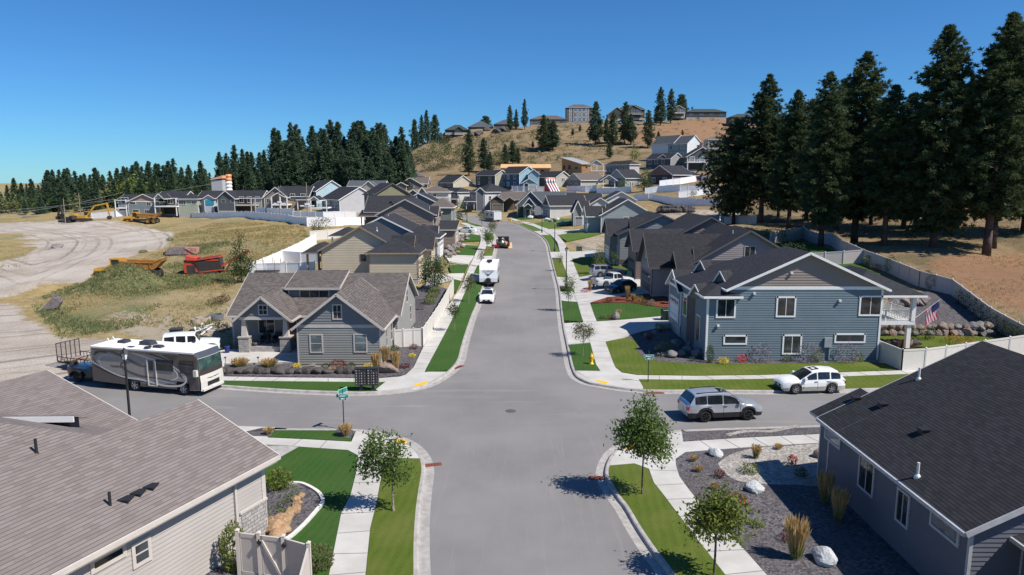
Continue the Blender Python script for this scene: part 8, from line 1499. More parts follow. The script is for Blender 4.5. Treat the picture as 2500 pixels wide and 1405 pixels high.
def bin_(x, y, z, label, rz=0, c=(.008, .035, .028)):
    r = thing('wheelie_bin', label, 'bin', (x, y, z), rz); m = plain(c, .5); mb = MB(); mb.mesh([(-.25, -.28, .06), (.25, -.28, .06), (.25, .28, .06), (-.25, .28, .06), (-.3, -.36, 1.0), (.3, -.36, 1.0), (.3, .36, 1.0), (-.3, .36, 1.0)], [(0, 3, 2, 1), (4, 5, 6, 7), (0, 1, 5, 4), (1, 2, 6, 5), (2, 3, 7, 6), (3, 0, 4, 7)]); mb.build('body', m, r); mb = MB(); mb.mesh([(-.32, -.4, 1.0), (.32, -.4, 1.0), (.32, .38, 1.06), (-.32, .38, 1.06), (-.3, -.36, 1.06), (.3, -.36, 1.06), (.3, .36, 1.13), (-.3, .36, 1.13)], [(4, 5, 6, 7), (0, 1, 5, 4), (1, 2, 6, 5), (2, 3, 7, 6), (3, 0, 4, 7)]); mb.build('lid', m, r)
    for s_ in (-.26, .26): mb = MB(); mb.tube((s_-.03, .3, .1), (s_+.03, .3, .1), .1, .1, 10); mb.build('wheel', BLACKM, r)
p = at(1640, 784); bin_(p[0], p[1], p[2]+.13, 'dark green bin in the shade of the blue house garage', .4); bin_(p[0]-.75, p[1]+.15, p[2]+.13, 'dark green bin left of its twin by the blue house garage', .2)
p = at(1537, 682); bin_(p[0], p[1], p[2]+.14, 'green bin in the shadow beyond the silver suv bonnet', 1.3, (.01, .10, .075))
p = at(1414, 613); mb = MB(T(p[0], p[1], p[2])); mb.box(-.5, .5, -.4, .4, 0, .75); mb.mesh([(-.55, -.45, .75), (.55, -.45, .75), (.55, .45, .75), (-.55, .45, .75), (-.5, -.35, .85), (.5, -.35, .85), (.5, .35, .85), (-.5, .35, .85)], [(4, 5, 6, 7), (0, 1, 5, 4), (1, 2, 6, 5), (2, 3, 7, 6), (3, 0, 4, 7)]); tag(mb.build('utility_box', plain((.06, .10, .075), .5)), 'green utility box at the edge of the dirt lot', 'utility box')
# low wall, pot, chairs, path lights
a = at(1608, 808); b = at(1652, 801); mb = MB(); mb.bar((a[0], a[1], a[2]+.3), (b[0], b[1], b[2]+.3), .2, .7); tag(mb.build('garden_wall', CONC), 'low concrete wall at the edge of the blue house driveway', 'wall')
p = at(556, 866); r = thing('flower_pot', 'cobalt blue pot beside the stone porch pillar', 'pot', (p[0], p[1], p[2]+.17)); mb = MB(); mb.lathe((0, 0, 0), [(.16, 0), (.25, .3), (.22, .5), (.26, .56), (.2, .54)], 14); mb.build('bowl', plain((.015, .02, .16), .2), r, True)
for x, lab in ((-22.0, 'left dark wicker chair on the shaded porch'), (-20.9, 'right dark wicker chair on the shaded porch')):
    r = thing('porch_chair', lab, 'chair', (x, 60.7, .6), R(180)); W_ = plain((.02, .022, .026), .7); mb = MB(); mb.box(-.33, .33, -.3, .33, .3, .42); mb.build('seat', W_, r); mb = MB(); mb.mesh([(-.33, -.3, .4), (.33, -.3, .4), (.33, -.42, .95), (-.33, -.42, .95), (-.33, -.38, .4), (.33, -.38, .4), (.33, -.5, .95), (-.33, -.5, .95)], [(0, 1, 2, 3), (7, 6, 5, 4), (3, 2, 6, 7), (0, 3, 7, 4), (1, 5, 6, 2)]); mb.build('backrest', W_, r)
    for s_ in (-1, 1): mb = MB(); mb.box(s_*.33-.05, s_*.33+.05, -.35, .33, .42, .66); mb.build('armrest', W_, r); mb = MB(); mb.box(s_*.3-.03, s_*.3+.03, .2, .28, 0, .3); mb.box(s_*.3-.03, s_*.3+.03, -.32, -.24, 0, .3); mb.build('leg', W_, r)
p = (-22.7, 59.75); mb = MB(); mb.lathe((-22.6, 59.75, .6), [(.2, 0), (.28, .15), (.26, .3), (.2, .32)], 12); tag(mb.build('planter', plain((.06, .055, .05), .6), smooth=True), 'dark round planter behind the left porch pillar', 'planter')
for px, lab in ((551, 'left slim black path light at the driveway edge'), (631, 'right slim black path light at the driveway edge')): p = at(px, 893); r = thing('path_light', lab, 'path light', (p[0], p[1], p[2]+.17)); mb = MB(); mb.tube((0, 0, 0), (0, 0, .45), .02); mb.build('stake', BLACKM, r); mb = MB(); mb.lathe((0, 0, .42), [(.05, 0), (.05, .08), (.13, .1), (.02, .16)], 10); mb.build('lamp_head', BLACKM, r)
# iron fence and flag
q = [at(1012, 760), at(1034, 760)]; r = thing('iron_fence', 'black iron fence section behind the corner house', 'fence', (q[0][0], q[0][1], q[0][2])); mb = MB(Matrix.Translation(-Vector(q[0])))
for z in (.15, 1.3): mb.bar((*q[0][:2], q[0][2]+z), (*q[1][:2], q[1][2]+z), .03)
for i in range(11): f = i/10; x = q[0][0]+(q[1][0]-q[0][0])*f; y = q[0][1]+(q[1][1]-q[0][1])*f; mb.bar((x, y, q[0][2]), (x, y, q[0][2]+1.4), .025, up=(0, 1, 0))
mb.build('railing', BLACKM, r)
FL = thing('flag', 'american flag hanging from a slanted white pole on the deck', 'flag', (35.6, 60.3, 3.0)); e = Vector(atd(2295, 732, 60.2))-FL.location; mb = MB(); mb.tube((0, 0, 0), tuple(e), .03, .02, 8); mb.build('pole', METAL_W, FL)
mb = MB(); nn = 13
for i in range(nn):
    for k in range(10):
        f = lambda a, c: (e.x*(.45+.5*a)+.06*math.sin(c*9+a*5), e.y*(.45+.5*a)+.10*math.sin(c*7+a*3), e.z*(.45+.5*a)-c*1.75*(1-.12*a)-.02)
        a0, a1, c0, c1 = i/nn, (i+1)/nn, k/10, (k+1)/10; mb.add([f(a0, c0), f(a1, c0), f(a1, c1), f(a0, c1)], None, 2 if (i >= 6 and k < 4) else (0 if i % 2 == 0 else 1))
mb.build('cloth', [plain((.48, .03, .05), .7), plain((.75, .74, .74), .7), plain((.02, .03, .12), .7)], FL, True)
# rocks
_rk = {}
def rock(x, y, z, sx, sy, sz, mat, label, group=None, rz=None, seed=None, name='boulder'):
    v = random.randrange(4) if seed is None else seed; k = (mat.name, v)
    if k not in _rk:
        bm = bmesh.new(); bmesh.ops.create_icosphere(bm, subdivisions=3, radius=1)
        for q in bm.verts:
            c = q.co.copy(); q.co *= 1+.30*mnoise.noise(c*1.1+Vector((v*7, 3, 1)))+.14*mnoise.noise(c*2.7+Vector((v, 9, 4)))
            for pl in range(7):
                n = Vector((math.sin(pl*2.4+v), math.cos(pl*1.7+v*2), math.sin(pl*3.1+v*1.3))).normalized(); dd = q.co.dot(n)-.74
                if dd > 0: q.co -= n*dd*.85
        me = bpy.data.meshes.new('boulder'); bm.to_mesh(me); bm.free(); me.materials.append(mat); _rk[k] = me
    o = bpy.data.objects.new(name, _rk[k]); COL.objects.link(o); o.location = (x, y, z+sz*.55); o.scale = (sx, sy, sz); o.rotation_euler = (random.uniform(-.2, .2), random.uniform(-.2, .2), random.uniform(0, 6.28) if rz is None else rz); return tag(o, label, 'boulder', group)
def rockmat(c1, c2, c3):
    m, t, b = base_mat('rock'); co = objco(t); a = mix(t, c1, c2, ramp(t, noise_(t, 1.6, 5, co, .65), .3, .7)); a = mix(t, a, c3, math_(t, 'MULTIPLY', ramp(t, noise_(t, 4.5, 4, co), .5, .75), .6)); t.links.new(a, b.inputs['Base Color']); b.inputs['Roughness'].default_value = .9; bump(t, b, noise_(t, 3, 6, co, .7), .8, .2); return m
RKD = rockmat((.055, .05, .05), (.11, .095, .088), (.16, .10, .075)); RKG = rockmat((.17, .155, .145), (.28, .265, .25), (.24, .17, .13)); RKW = rockmat((.52, .54, .55), (.72, .73, .72), (.40, .44, .46)); RKT = rockmat((.40, .235, .12), (.56, .38, .22), (.48, .33, .20)); RKM = rockmat((.30, .47, .40), (.45, .60, .52), (.25, .33, .28)); RKB = rockmat((.22, .15, .12), (.33, .26, .21), (.14, .11, .10))
for i in range(16):
    px = 530+i*24.5+random.uniform(-6, 6); p = at(px, 919.5); s_ = random.uniform(.40, .62); rock(p[0], p[1]+.35, .1, s_*1.15, s_*.7, s_*.72, RKD, 'dark basalt boulder in the edging row along the corner house gravel', 'basalt boulders edging the corner bed', rz=random.uniform(-.3, .3))
p = at(947, 913); rock(p[0], p[1], .12, .85, .6, .62, RKB, 'brown boulder between the golden grass clumps at the mailbox')
for px, py, s_, lab in ((1747, 1118, .40, 'white boulder near the gravel bed corner'), (1840, 1205, .46, 'white boulder at the edge of the house shadow'), (2012, 1378, .54, 'white boulder standing in the house shadow')): p = at(px, py); rock(p[0], p[1], .1, s_, s_*.8, s_*.8, RKW, lab, seed=1)
p = at(1783, 1252); rock(p[0], p[1], .1, .36, .3, .32, RKM, 'mint green boulder beside the red rose bush'); p = at(1997, 1122); rock(p[0], p[1], .1, .35, .3, .3, RKB, 'small dark boulder at the grey house corner')
for px, py, s_, k in ((1612, 862, .5, 0), (1637, 876, .55, 0), (1663, 873, .5, 0), (1680, 866, .55, 0), (1705, 875, .62, 0), (1650, 848, .5, 0), (1688, 850, .5, 0), (1580, 828, .4, 0), (1598, 822, .4, 0), (1700, 856, .5, 0)): p = at(px, py); rock(p[0], p[1], .13, s_*1.1, s_*.8, s_*.8, RKG, 'grey boulder in the rockery at the shaded blue house corner', 'boulders of the blue house rockery')
for k in range(2):
    for i in range(15):
        px = 2160+i*18.2+random.uniform(-4, 4); p = at(px, 821-(i*.1)); s_ = random.uniform(.42, .62); rock(p[0], p[1]+.35*k, p[2]+.55*k, s_, s_*.75, s_*.78, RKB if random.random() < .35 else RKG, 'boulder of the two course retaining wall in the blue house yard', 'boulders of the yard retaining wall')
for i in range(7): px = 2150+i*14; p = at(px, 846); rock(p[0], p[1], p[2], .5, .4, .45, RKB if i % 2 else RKD, 'boulder of the dark heap under the deck', 'boulders under the deck')
for i in range(8): px = 2172+i*12; p = at(px, 752-i*1.0); rock(p[0], p[1], p[2]+.2*(i % 2), .6, .5, .5, RKG if i % 3 else RKB, 'boulder of the upper bank behind the deck', 'boulders of the upper bank')
for px, py, s_ in ((735, 1213, .24), (722, 1222, .26), (728, 1235, .3), (722, 1248, .34), (708, 1256, .32), (703, 1266, .36), (690, 1272, .38), (698, 1282, .40), (680, 1284, .44), (672, 1298, .52), (692, 1300, .40), (708, 1250, .25), (676, 1312, .42), (664, 1284, .4)): p = atz(px, py, .15); rock(p[0], p[1], .12, s_*.9, s_*.75, s_*.7, RKT, 'tan boulder in the row holding the green ground cover', 'tan boulders beside the tan house')
np.random.seed(3); lv = Leaves(); pl = [q[:2] for q in G0([(662, 1278), (690, 1262), (712, 1238), (735, 1215), (722, 1208), (690, 1232), (655, 1255)])]; X = ru(-12, -7, 6000); Y = ru(26, 36, 6000); k = pip(X, Y, pl); c = np.column_stack([X[k], Y[k], ru(.15, .5, k.sum())]); lv.quads(c, unit(rn(len(c), 3)+np.array([0, 0, .5])), .06, .11); tag(lv.build('ground_cover', LEAF), kind='stuff')
for px, py, s_ in ((1106, 609, .7), (1094, 612, .8), (1101, 617, .7), (1113, 607, .6), (1120, 603, .6), (1128, 607, .5), (1088, 625, .8), (1098, 628, .6), (1107, 625, .6), (1118, 621, .5), (1112, 583, .8), (1120, 586, .7), (1128, 583, .7), (1136, 580, .6), (1116, 592, .7), (1126, 592, .6), (1140, 588, .5)): p = at(px, py); rock(p[0], p[1], p[2]+.1, s_, s_*.8, s_*.8, RKG if random.random() < .6 else RKB, 'boulder of the planted bank by the brown gable house', 'boulders of the planted bank')
for px, py, s_ in ((1394, 548, .9), (1386, 550, .8), (1378, 552, .7), (1402, 546, .9), (1368, 553, .8), (1355, 541, .9), (1345, 543, .7), (1336, 540, .8), (1360, 538, .7), (1412, 545, .8), (1373, 545, .6), (1318, 532, .8), (1328, 530, .8), (1296, 534, .8), (1306, 532, .8)): p = at(px, py); rock(p[0], p[1], p[2]+.1, s_*1.2, s_, s_*.6, RKG if random.random() < .4 else RKW, 'pale boulder of the rockery in front of the bend houses', 'pale boulders at the bend')
for i in range(26): px = 1612+(i % 13)*6.4+random.uniform(-2, 2); py = 520-(i//13)*7; p = at(px, py); rock(p[0], p[1], p[2], 1.0, .8, .8, RKD, 'black basalt block in the rock pile below the white fence', 'basalt blocks in the slope pile')
p = at(140, 607); rock(p[0], p[1], p[2], 1.4, 1.0, .6, RKG, 'flat grey boulder beside the dirt road'); p = at(1503, 782); rock(p[0], p[1], p[2]+.1, .55, .45, .6, RKG, 'grey standing boulder on the lawn of the blue house')
for i, (px, py) in enumerate([(1190, 312), (1212, 318), (1168, 322), (1225, 312), (1150, 326)]): p = at(px, py+6); rock(p[0], p[1], p[2]-1.5, 4.5, 3, 2.6, RKD, 'dark basalt outcrop below the hilltop rim', 'basalt outcrops of the hilltop rim')
# machines on the field
YEL_M = plain((.52, .28, .035), .5, var=.18, scale=2); ORA_M = plain((.42, .19, .04), .6, var=.2, scale=2); REDM = plain((.52, .07, .035), .5, var=.15, scale=2); DK = plain((.045, .038, .034), .7, var=.2); RUBB = plain((.035, .033, .032), .9, var=.2); YW = plain((.50, .27, .05), .6)
def bigwheel(parent, x, y, r, w, sg):
    wheel(parent, x, y, r, r, w, YW, sg)
def dumper(label, x, y, z, rz, up=0):
    D = thing('dump_truck', label, 'dump truck', (x, y, z), rz); mb = MB()
    mb.mesh([(2.2, -1.1, 1.0), (4.9, -1.0, .9), (4.9, 1.0, .9), (2.2, 1.1, 1.0), (2.2, -1.1, 2.3), (4.7, -.9, 1.85), (4.7, .9, 1.85), (2.2, 1.1, 2.3)], [(0, 3, 2, 1), (4, 5, 6, 7), (0, 1, 5, 4), (1, 2, 6, 5), (2, 3, 7, 6), (3, 0, 4, 7)]); mb.box(4.6, 5.1, -1.25, 1.25, .7, 1.05); mb.build('hood', YEL_M, D)
    for s_ in (1, -1): mb = MB(); mb.box(2.4, 4.4, s_*1.3-.25, s_*1.3+.25, 1.55, 1.75); mb.build('fender', YEL_M, D)
    mb = MB(); mb.box(.9, 2.3, -.95, .95, 1.5, 2.0)
    for cx in (.95, 2.2):
        for cy in (-.9, .9): mb.box(cx-.07, cx+.07, cy-.07, cy+.07, 2.0, 3.2)
    mb.box(.8, 2.35, -1.0, 1.0, 3.2, 3.4); mb.build('cab', YEL_M, D); mb = MB(); mb.box(1.0, 2.2, -.9, .9, 2.0, 3.2); mb.build('cab_window', CARGLASS, D)
    mb = MB(); mb.box(-4.6, 4.6, -.5, .5, .8, 1.3); mb.build('chassis', DK, D)
    b = MB(); o = [(-5.4, 2.9), (-4.3, 1.75), (-.4, 1.6), (.5, 2.3), (.7, 3.0)]; t = .08
    for s_ in (1.35, -1.35): b.add([(-5.4, s_, 2.95), (-4.2, s_*.9, 1.75), (-.3, s_*.9, 1.6), (.6, s_, 2.4), (.7, s_, 3.0), (-2, s_, 2.75), (-4.2, s_, 2.75), (-5.3, s_, 3.35)])
    for (x0, z0), (x1, z1) in zip(o[:-1], o[1:]): b.add([(x0, -1.3, z0), (x1, -1.3, z1), (x1, 1.3, z1), (x0, 1.3, z0)])
    for s_ in (1.35, -1.35): b.bar((-4.2, s_*1.01, 2.72), (.7, s_*1.01, 2.95), .16, .2); b.bar((-4.2, s_, 2.75), (-5.35, s_, 3.3), .12)
    for x_ in (-3.6, -2.2, -.9): b.bar((x_, 1.36, 2.7), (x_, 1.22, 1.7), .12); b.bar((x_, -1.36, 2.7), (x_, -1.22, 1.7), .12)
    b.mesh([(.55, -1.3, 2.2), (.55, 1.3, 2.2), (.75, 1.3, 3.25), (.75, -1.3, 3.25)], [(0, 1, 2, 3)]); b.build('dump_body', ORA_M, D)
    for x_ in (3.4, -2.2, -3.9):
        for s_ in (1, -1): bigwheel(D, x_, s_*1.15, .82, .6, s_)
    return D
p = atd(312, 690, 99); dt = dumper('yellow articulated dump truck half hidden behind the weedy mound', p[0], 99.5, float(hgt_np(np.array([p[0]]), np.array([99.5]), False)[0]), R(188)); dt.scale = (.92,)*3; p = at(342, 546); dumper('yellow dump truck parked far off beside the grey house', p[0], p[1]+1, p[2]-.1, R(186))
def excavator(label, x, y, z, rz, m, pts, scale=1):
    D = thing('excavator', label, 'excavator', (x, y, z), rz); D.scale = (scale,)*3
    for s_ in (1, -1):
        mb = MB(); pr = [(-2.2, .1), (-2.5, .5), (-2.1, .95), (2.1, .95), (2.5, .5), (2.2, .1)]; n = len(pr); mb.mesh([(a, s_*1.2-.3, c) for a, c in pr]+[(a, s_*1.2+.3, c) for a, c in pr], [tuple(range(n)), tuple(range(2*n-1, n-1, -1))]+[(i, (i+1) % n, n+(i+1) % n, n+i) for i in range(n)]); mb.build('track', DK, D)
    mb = MB(); mb.box(-2.9, 1.6, -1.3, 1.3, 1.1, 2.0); mb.box(-3.2, -2.0, -1.3, 1.3, 1.2, 2.5); mb.build('house', m, D); mb = MB(); mb.box(.3, 1.8, .35, 1.3, 1.9, 3.1); mb.build('cab', CARGLASS, D); mb = MB(); mb.box(.25, 1.85, .3, 1.35, 3.1, 3.2); mb.build('cab_roof', m, D)
    nm = ['boom', 'boom', 'stick']
    for i, (a, b) in enumerate(zip(pts[:-1], pts[1:])):
        mb = MB(); mb.bar((a[0], 0, a[1]), (b[0], 0, b[1]), .45, .62 if i < 2 else .45, up=(0, 1, 0)); mb.build(nm[i] if i < 3 else 'link', m, D)
    e = pts[-1]; mb = MB(); mb.mesh([(e[0]-.5, -.55, e[1]+.2), (e[0]+.4, -.55, e[1]+.2), (e[0]+.5, -.55, e[1]-.6), (e[0]-.3, -.55, e[1]-1.0), (e[0]-.9, -.55, e[1]-.5), (e[0]-.5, .55, e[1]+.2), (e[0]+.4, .55, e[1]+.2), (e[0]+.5, .55, e[1]-.6), (e[0]-.3, .55, e[1]-1.0), (e[0]-.9, .55, e[1]-.5)], [(0, 1, 2, 3, 4), (9, 8, 7, 6, 5), (0, 5, 6, 1), (1, 6, 7, 2), (2, 7, 8, 3), (3, 8, 9, 4)]); mb.build('bucket', DK, D)
    mb = MB(); mb.tube((1.4, .0, 1.5), ((pts[0][0]+pts[1][0])/2, 0, (pts[0][1]+pts[1][1])/2), .1); mb.build('cylinder', METAL_W, D); return D
p = at(203, 541); excavator('yellow excavator with arched boom at the far dirt yard', p[0], p[1], p[2], R(4), YEL_M, [(1.4, 1.7), (4.2, 5.2), (8.2, 6.0), (8.8, 1.6)], .92); p = at(172, 544); excavator('black excavator with its arm folded up beside the yellow one', p[0]-1, p[1], p[2], R(172), DK, [(1.2, 1.7), (1.8, 4.6), (2.2, 6.2), (3.6, 2.0)], .85)
p = at(492, 672); D = thing('screening_machine', 'red screening plant with dark hopper and a raised conveyor', 'screening machine', (p[0]+.4, p[1]+1.4, p[2]), R(12)); mb = MB(); mb.box(-3.1, -1.0, -1.1, 1.1, .35, 2.2); mb.box(-2.6, 1.8, -1.25, -1.1, 2.1, 2.3); mb.box(-2.6, 1.8, 1.1, 1.25, 2.1, 2.3); mb.mesh([(-2.8, -1.3, 2.3), (-1.4, -1.3, 2.1), (-1.4, 1.3, 2.1), (-2.8, 1.3, 2.3), (-2.8, -1.3, 2.9), (-1.2, -1.3, 2.5), (-1.2, 1.3, 2.5), (-2.8, 1.3, 2.9)], [(0, 3, 2, 1), (4, 5, 6, 7), (0, 1, 5, 4), (1, 2, 6, 5), (2, 3, 7, 6), (3, 0, 4, 7)]); mb.build('engine_housing', REDM, D)
mb = MB(); mb.box(-3.13, -3.0, -.8, .8, .6, 1.6); mb.box(-2.7, -1.5, -1.13, -1.05, .55, 1.5); mb.build('grille', DK, D); mb = MB(); mb.mesh([(-1.0, -1.1, .3), (2.2, -1.1, .6), (2.2, 1.1, .6), (-1.0, 1.1, .3), (-1.6, -1.3, 2.2), (1.9, -1.25, 2.65), (1.9, 1.25, 2.65), (-1.6, 1.3, 2.2)], [(0, 3, 2, 1), (4, 5, 6, 7), (0, 1, 5, 4), (1, 2, 6, 5), (2, 3, 7, 6), (3, 0, 4, 7)]); mb.build('hopper', DK, D)
mb = MB()
for s_ in (1, -1): mb.bar((1.2, s_*.55, .7), (6.0, s_*.55, 3.3), .12, .3)
mb.bar((5.9, -.7, 3.3), (5.9, .7, 3.3), .3); mb.bar((-1.65, -1.32, 2.22), (1.95, -1.28, 2.68), .14, .18); mb.bar((-1.65, 1.32, 2.22), (1.95, 1.28, 2.68), .14, .18); mb.bar((1.95, -1.28, 2.6), (1.95, 1.28, 2.6), .16); mb.bar((-1.0, -1.14, .4), (2.2, -1.14, .7), .1, .16); mb.bar((3.4, 0, 1.7), (2.4, 0, .3), .15); mb.build('conveyor_frame', REDM, D); mb = MB(); mb.bar((1.2, 0, .95), (6.0, 0, 3.5), .9, .06); mb.build('belt', DK, D)
for s_ in (1, -1): mb = MB(); mb.box(-2.6, 1.6, s_*.95-.2, s_*.95+.2, 0, .5); mb.build('track', DK, D)
p = at(434, 625); D = thing('scrap_machine', 'faded red and grey machine part lying beyond the red screener', 'machine part', (p[0], p[1]+1, p[2]), R(6)); mb = MB(); mb.mesh([(-2.2, -.8, .2), (1.0, -.9, .2), (1.0, .9, .2), (-2.2, .8, .2), (-1.7, -.6, 1.4), (1.0, -.8, 1.5), (1.0, .8, 1.5), (-1.7, .6, 1.4)], [(4, 5, 6, 7), (0, 1, 5, 4), (1, 2, 6, 5), (2, 3, 7, 6), (3, 0, 4, 7)]); mb.build('hopper', plain((.20, .17, .16), .8, var=.3), D); mb = MB(); mb.box(1.0, 2.9, -.9, .9, .25, 1.35); mb.bar((1.2, -.95, 1.3), (2.8, -.95, .3), .15); mb.build('frame', plain((.40, .20, .16), .8, var=.5, scale=1.5), D); wheel(D, -2.3, -.6, .35, .35, .3, DK, -1)
p = at(134, 755); D = thing('excavator_bucket', 'rusty grey excavator bucket lying on the dry grass', 'excavator bucket', (p[0], p[1], p[2]), R(20)); mb = MB(); pr = [(-1.2, .1), (-.9, .12), (-.2, .15), (.5, .3), (.75, .8), (.55, 1.3), (.05, 1.45)]
for (a, c), (b, d) in zip(pr[:-1], pr[1:]): mb.add([(a, -.75, c), (b, -.75, d), (b, .75, d), (a, .75, c)])
for s_ in (-.75, .75): mb.add([(a, s_, c) for a, c in pr])
mb.box(-.2, .3, -.2, .2, 1.35, 1.65); mb.build('shell', plain((.17, .145, .14), .6, var=.3), D); mb = MB()
for i in range(5): mb.bar((-1.15, -.65+.32*i, .1), (-1.5, -.65+.32*i, .08), .1, .07)
mb.build('teeth', plain((.45, .43, .42), .5), D)
for px, py, s_, m, lab in ((497, 786, .75, plain((.40, .33, .25), .9), 'tan concrete ring lying behind the corner house'), (527, 779, .8, plain((.13, .14, .15), .9), 'dark concrete ring lying behind the corner house'), (478, 790, .5, plain((.36, .30, .23), .9), 'small tan concrete ring at the field edge')): p = at(px, py); mb = MB(); mb.lathe((p[0], p[1], p[2]-.1), [(s_, 0), (s_, .6), (s_*.8, .6), (s_*.8, .1)], 20); tag(mb.build('concrete_ring', m), lab, 'concrete ring')
# junk heap beside the off-road car
p = at(432, 832); mb = MB(T(p[0], p[1], p[2], .2)); mb.box(-.5, .5, -.4, .4, 0, 1.1); mb.box(-.55, .55, -.45, .45, 1.1, 1.2); mb.box(-.6, .6, -.42, -.38, .2, .9); tag(mb.build('junk_crate', DK), 'black crate standing behind the white off-road car', 'crate')
for i, (px, py, a) in enumerate([(492, 812, .5), (505, 820, -.2), (480, 822, .9)]): p = at(px, py); mb = MB(T(p[0], p[1], p[2]+.2, a)); mb.bar((-1.1, 0, .1), (1.1, 0, .55), .22, .05); mb.bar((-1, .25, .05), (.9, .3, .3), .18, .05); mb.bar((-.3, -.5, 0), (.2, .6, .6), .12, .12); tag(mb.build('scrap_boards', plain('#dcd9d2', .7)), ['white boards crossed on the junk heap', 'white boards at the right foot of the junk heap', 'white boards at the left foot of the junk heap'][i], 'boards')
p = at(470, 822); wheel_o = thing('old_tyre', 'loose tyre on the junk heap', 'tyre', (p[0], p[1], p[2]+.35)); wheel(wheel_o, 0, 0, 0, .4, .25, DK, 1)
for px, py, h, arm, lab in ((160, 546, 7.5, 0, 'wooden power pole left of the excavators'), (198, 538, 8.5, 0, 'wooden power pole rising behind the yellow excavator'), (684, 532, 8.5, 1, 'power pole with low crossarm in front of the taupe house'), (752, 549, 9.5, 1, 'power pole in front of the pale grey house deck'), (366, 545, 4.0, 0, 'white standpipe far off on the field edge')):
    p = at(px, py); r = thing('power_pole' if h > 5 else 'stand_pipe', lab, 'pole', (p[0], p[1], p[2])); mb = MB(); mb.tube((0, 0, -.3), (0, 0, h*(1 if h > 5 else .3)), .14, .10, 8); mb.build('pole', BARK_L if h > 5 else VIN_W, r)
    if arm: mb = MB(); mb.bar((-1.6, 0, h*.45), (1.6, 0, h*.45), .2, .3); mb.box(-.5, .5, -.2, .2, h*.45+.2, h*.45+.6); mb.build('crossarm', VIN_W, r)
WIRE = plain((.30, .31, .32), .6)
for k, (ya, yb, lab) in enumerate([(520, 449, 'highest overhead wire crossing the far left trees'), (529, 470, 'middle overhead wire crossing the far left trees'), (538, 487, 'lowest overhead wire crossing the far left trees')]):
    a = Vector(atd(-60, ya, 215)); b = Vector(atd(520 if k == 0 else 300, yb, 245)); mb = MB(); pr = [a.lerp(b, i/16)-Vector((0, 0, 1.2*math.sin(math.pi*i/16))) for i in range(17)]
    for u, v in zip(pr[:-1], pr[1:]): mb.tube(u, v, .035, .035, 5, cap=False)
    tag(mb.build('power_line', WIRE), lab, 'power line')
# batching silo far left, slide, trampoline
p = atd(536, 470, 262); r = thing('silo', 'grey batching silo with a sloped orange roof rising behind the back row', 'silo', (p[0], 262, hgt(p[0], 262))); z1 = atd(536, 440, 262)[2]-hgt(p[0], 262); z2 = atd(536, 429, 262)[2]-hgt(p[0], 262); mb = MB(); mb.box(-2, 2, -2, 2, 0, z1); mb.build('tower', plain((.42, .43, .45), .7), r); mb = MB(); mb.mesh([(-2.3, -2.3, z1), (2.3, -2.3, z1+.6), (2.3, 2.3, z1+.6), (-2.3, 2.3, z1), (-2.3, -2.3, z1+.3), (2.3, -2.3, z2), (2.3, 2.3, z2), (-2.3, 2.3, z1+.3)], [(0, 3, 2, 1), (4, 5, 6, 7), (0, 1, 5, 4), (1, 2, 6, 5), (2, 3, 7, 6), (3, 0, 4, 7)]); mb.build('roof', plain((.72, .38, .24), .6), r)
p = atd(560, 470, 264); r = thing('silo_tower', 'orange and white hopper tower next to the grey silo', 'tower', (p[0], 264, hgt(p[0], 264))); zt_ = atd(560, 426, 264)[2]-hgt(p[0], 264)
for i in range(8): mb = MB(); mb.lathe((0, 0, zt_*i/8), [(1.0, 0), (1.25, zt_/16), (1.0, zt_/8)], 10); mb.build('ring', plain((.75, .30, .14), .6) if i in (6, 7) else plain((.75, .74, .72), .6), r)
p = atd(1350, 470, 236); zb = hgt(p[0], 236); r = thing('inflatable_slide', 'red and white inflatable slide standing behind the houses', 'inflatable slide', (p[0], 236, zb), R(-58)); RD = plain((.50, .02, .03), .4); WH = plain((.80, .80, .82), .4); mb = MB(); mb.mesh([(-2.8, -1.6, 0), (-1.2, -1.6, 0), (-1.2, 1.6, 0), (-2.8, 1.6, 0), (-2.6, -1.6, 4.6), (-1.2, -1.6, 4.6), (-1.2, 1.6, 4.6), (-2.6, 1.6, 4.6)], [(4, 5, 6, 7), (0, 1, 5, 4), (1, 2, 6, 5), (2, 3, 7, 6), (3, 0, 4, 7)]); mb.mesh([(-1.2, -1.6, 4.4), (2.6, -1.6, .3), (2.6, 1.6, .3), (-1.2, 1.6, 4.4), (-1.2, -1.6, 0), (2.6, -1.6, 0), (2.6, 1.6, 0), (-1.2, 1.6, 0)], [(0, 1, 2, 3), (0, 4, 5, 1), (3, 2, 6, 7), (1, 5, 6, 2)]); mb.build('body', RD, r)
for y in (-1.6, -.53, .53, 1.6): mb = MB(); mb.tube((-1.4, y, 4.8), (2.7, y, .5), .28, .28, 10); mb.tube((-1.4, y, 4.8), (-1.6, y, 6.0), .28, .28, 10); mb.build('side_tube', WH, r, True)
mb = MB(); mb.tube((-2.0, -1.9, 6.1), (-2.0, 1.9, 6.1), .55, .55, 12); mb.build('top_arch', plain((.62, .30, .22), .4), r, True); mb = MB(); mb.box(-2.85, -2.8, -1.5, 1.5, .2, 4.4); mb.build('back_panel', plain((.25, .3, .4), .4), r)
p = at(665, 669); r = thing('trampoline', 'round trampoline with dark safety net behind the corner house', 'trampoline', (p[0], p[1]-1.5, p[2])); mb = MB(); mb.lathe((0, 0, .75), [(1.9, 0), (1.9, .06), (1.6, .08)], 24); mb.build('mat', BLACKM, r)
for i in range(8): a = 2*math.pi*i/8; mb = MB(); mb.tube((1.9*math.cos(a), 1.9*math.sin(a), 0), (1.9*math.cos(a), 1.9*math.sin(a), 2.4), .03); mb.build('pole', DK, r)
mb = MB()
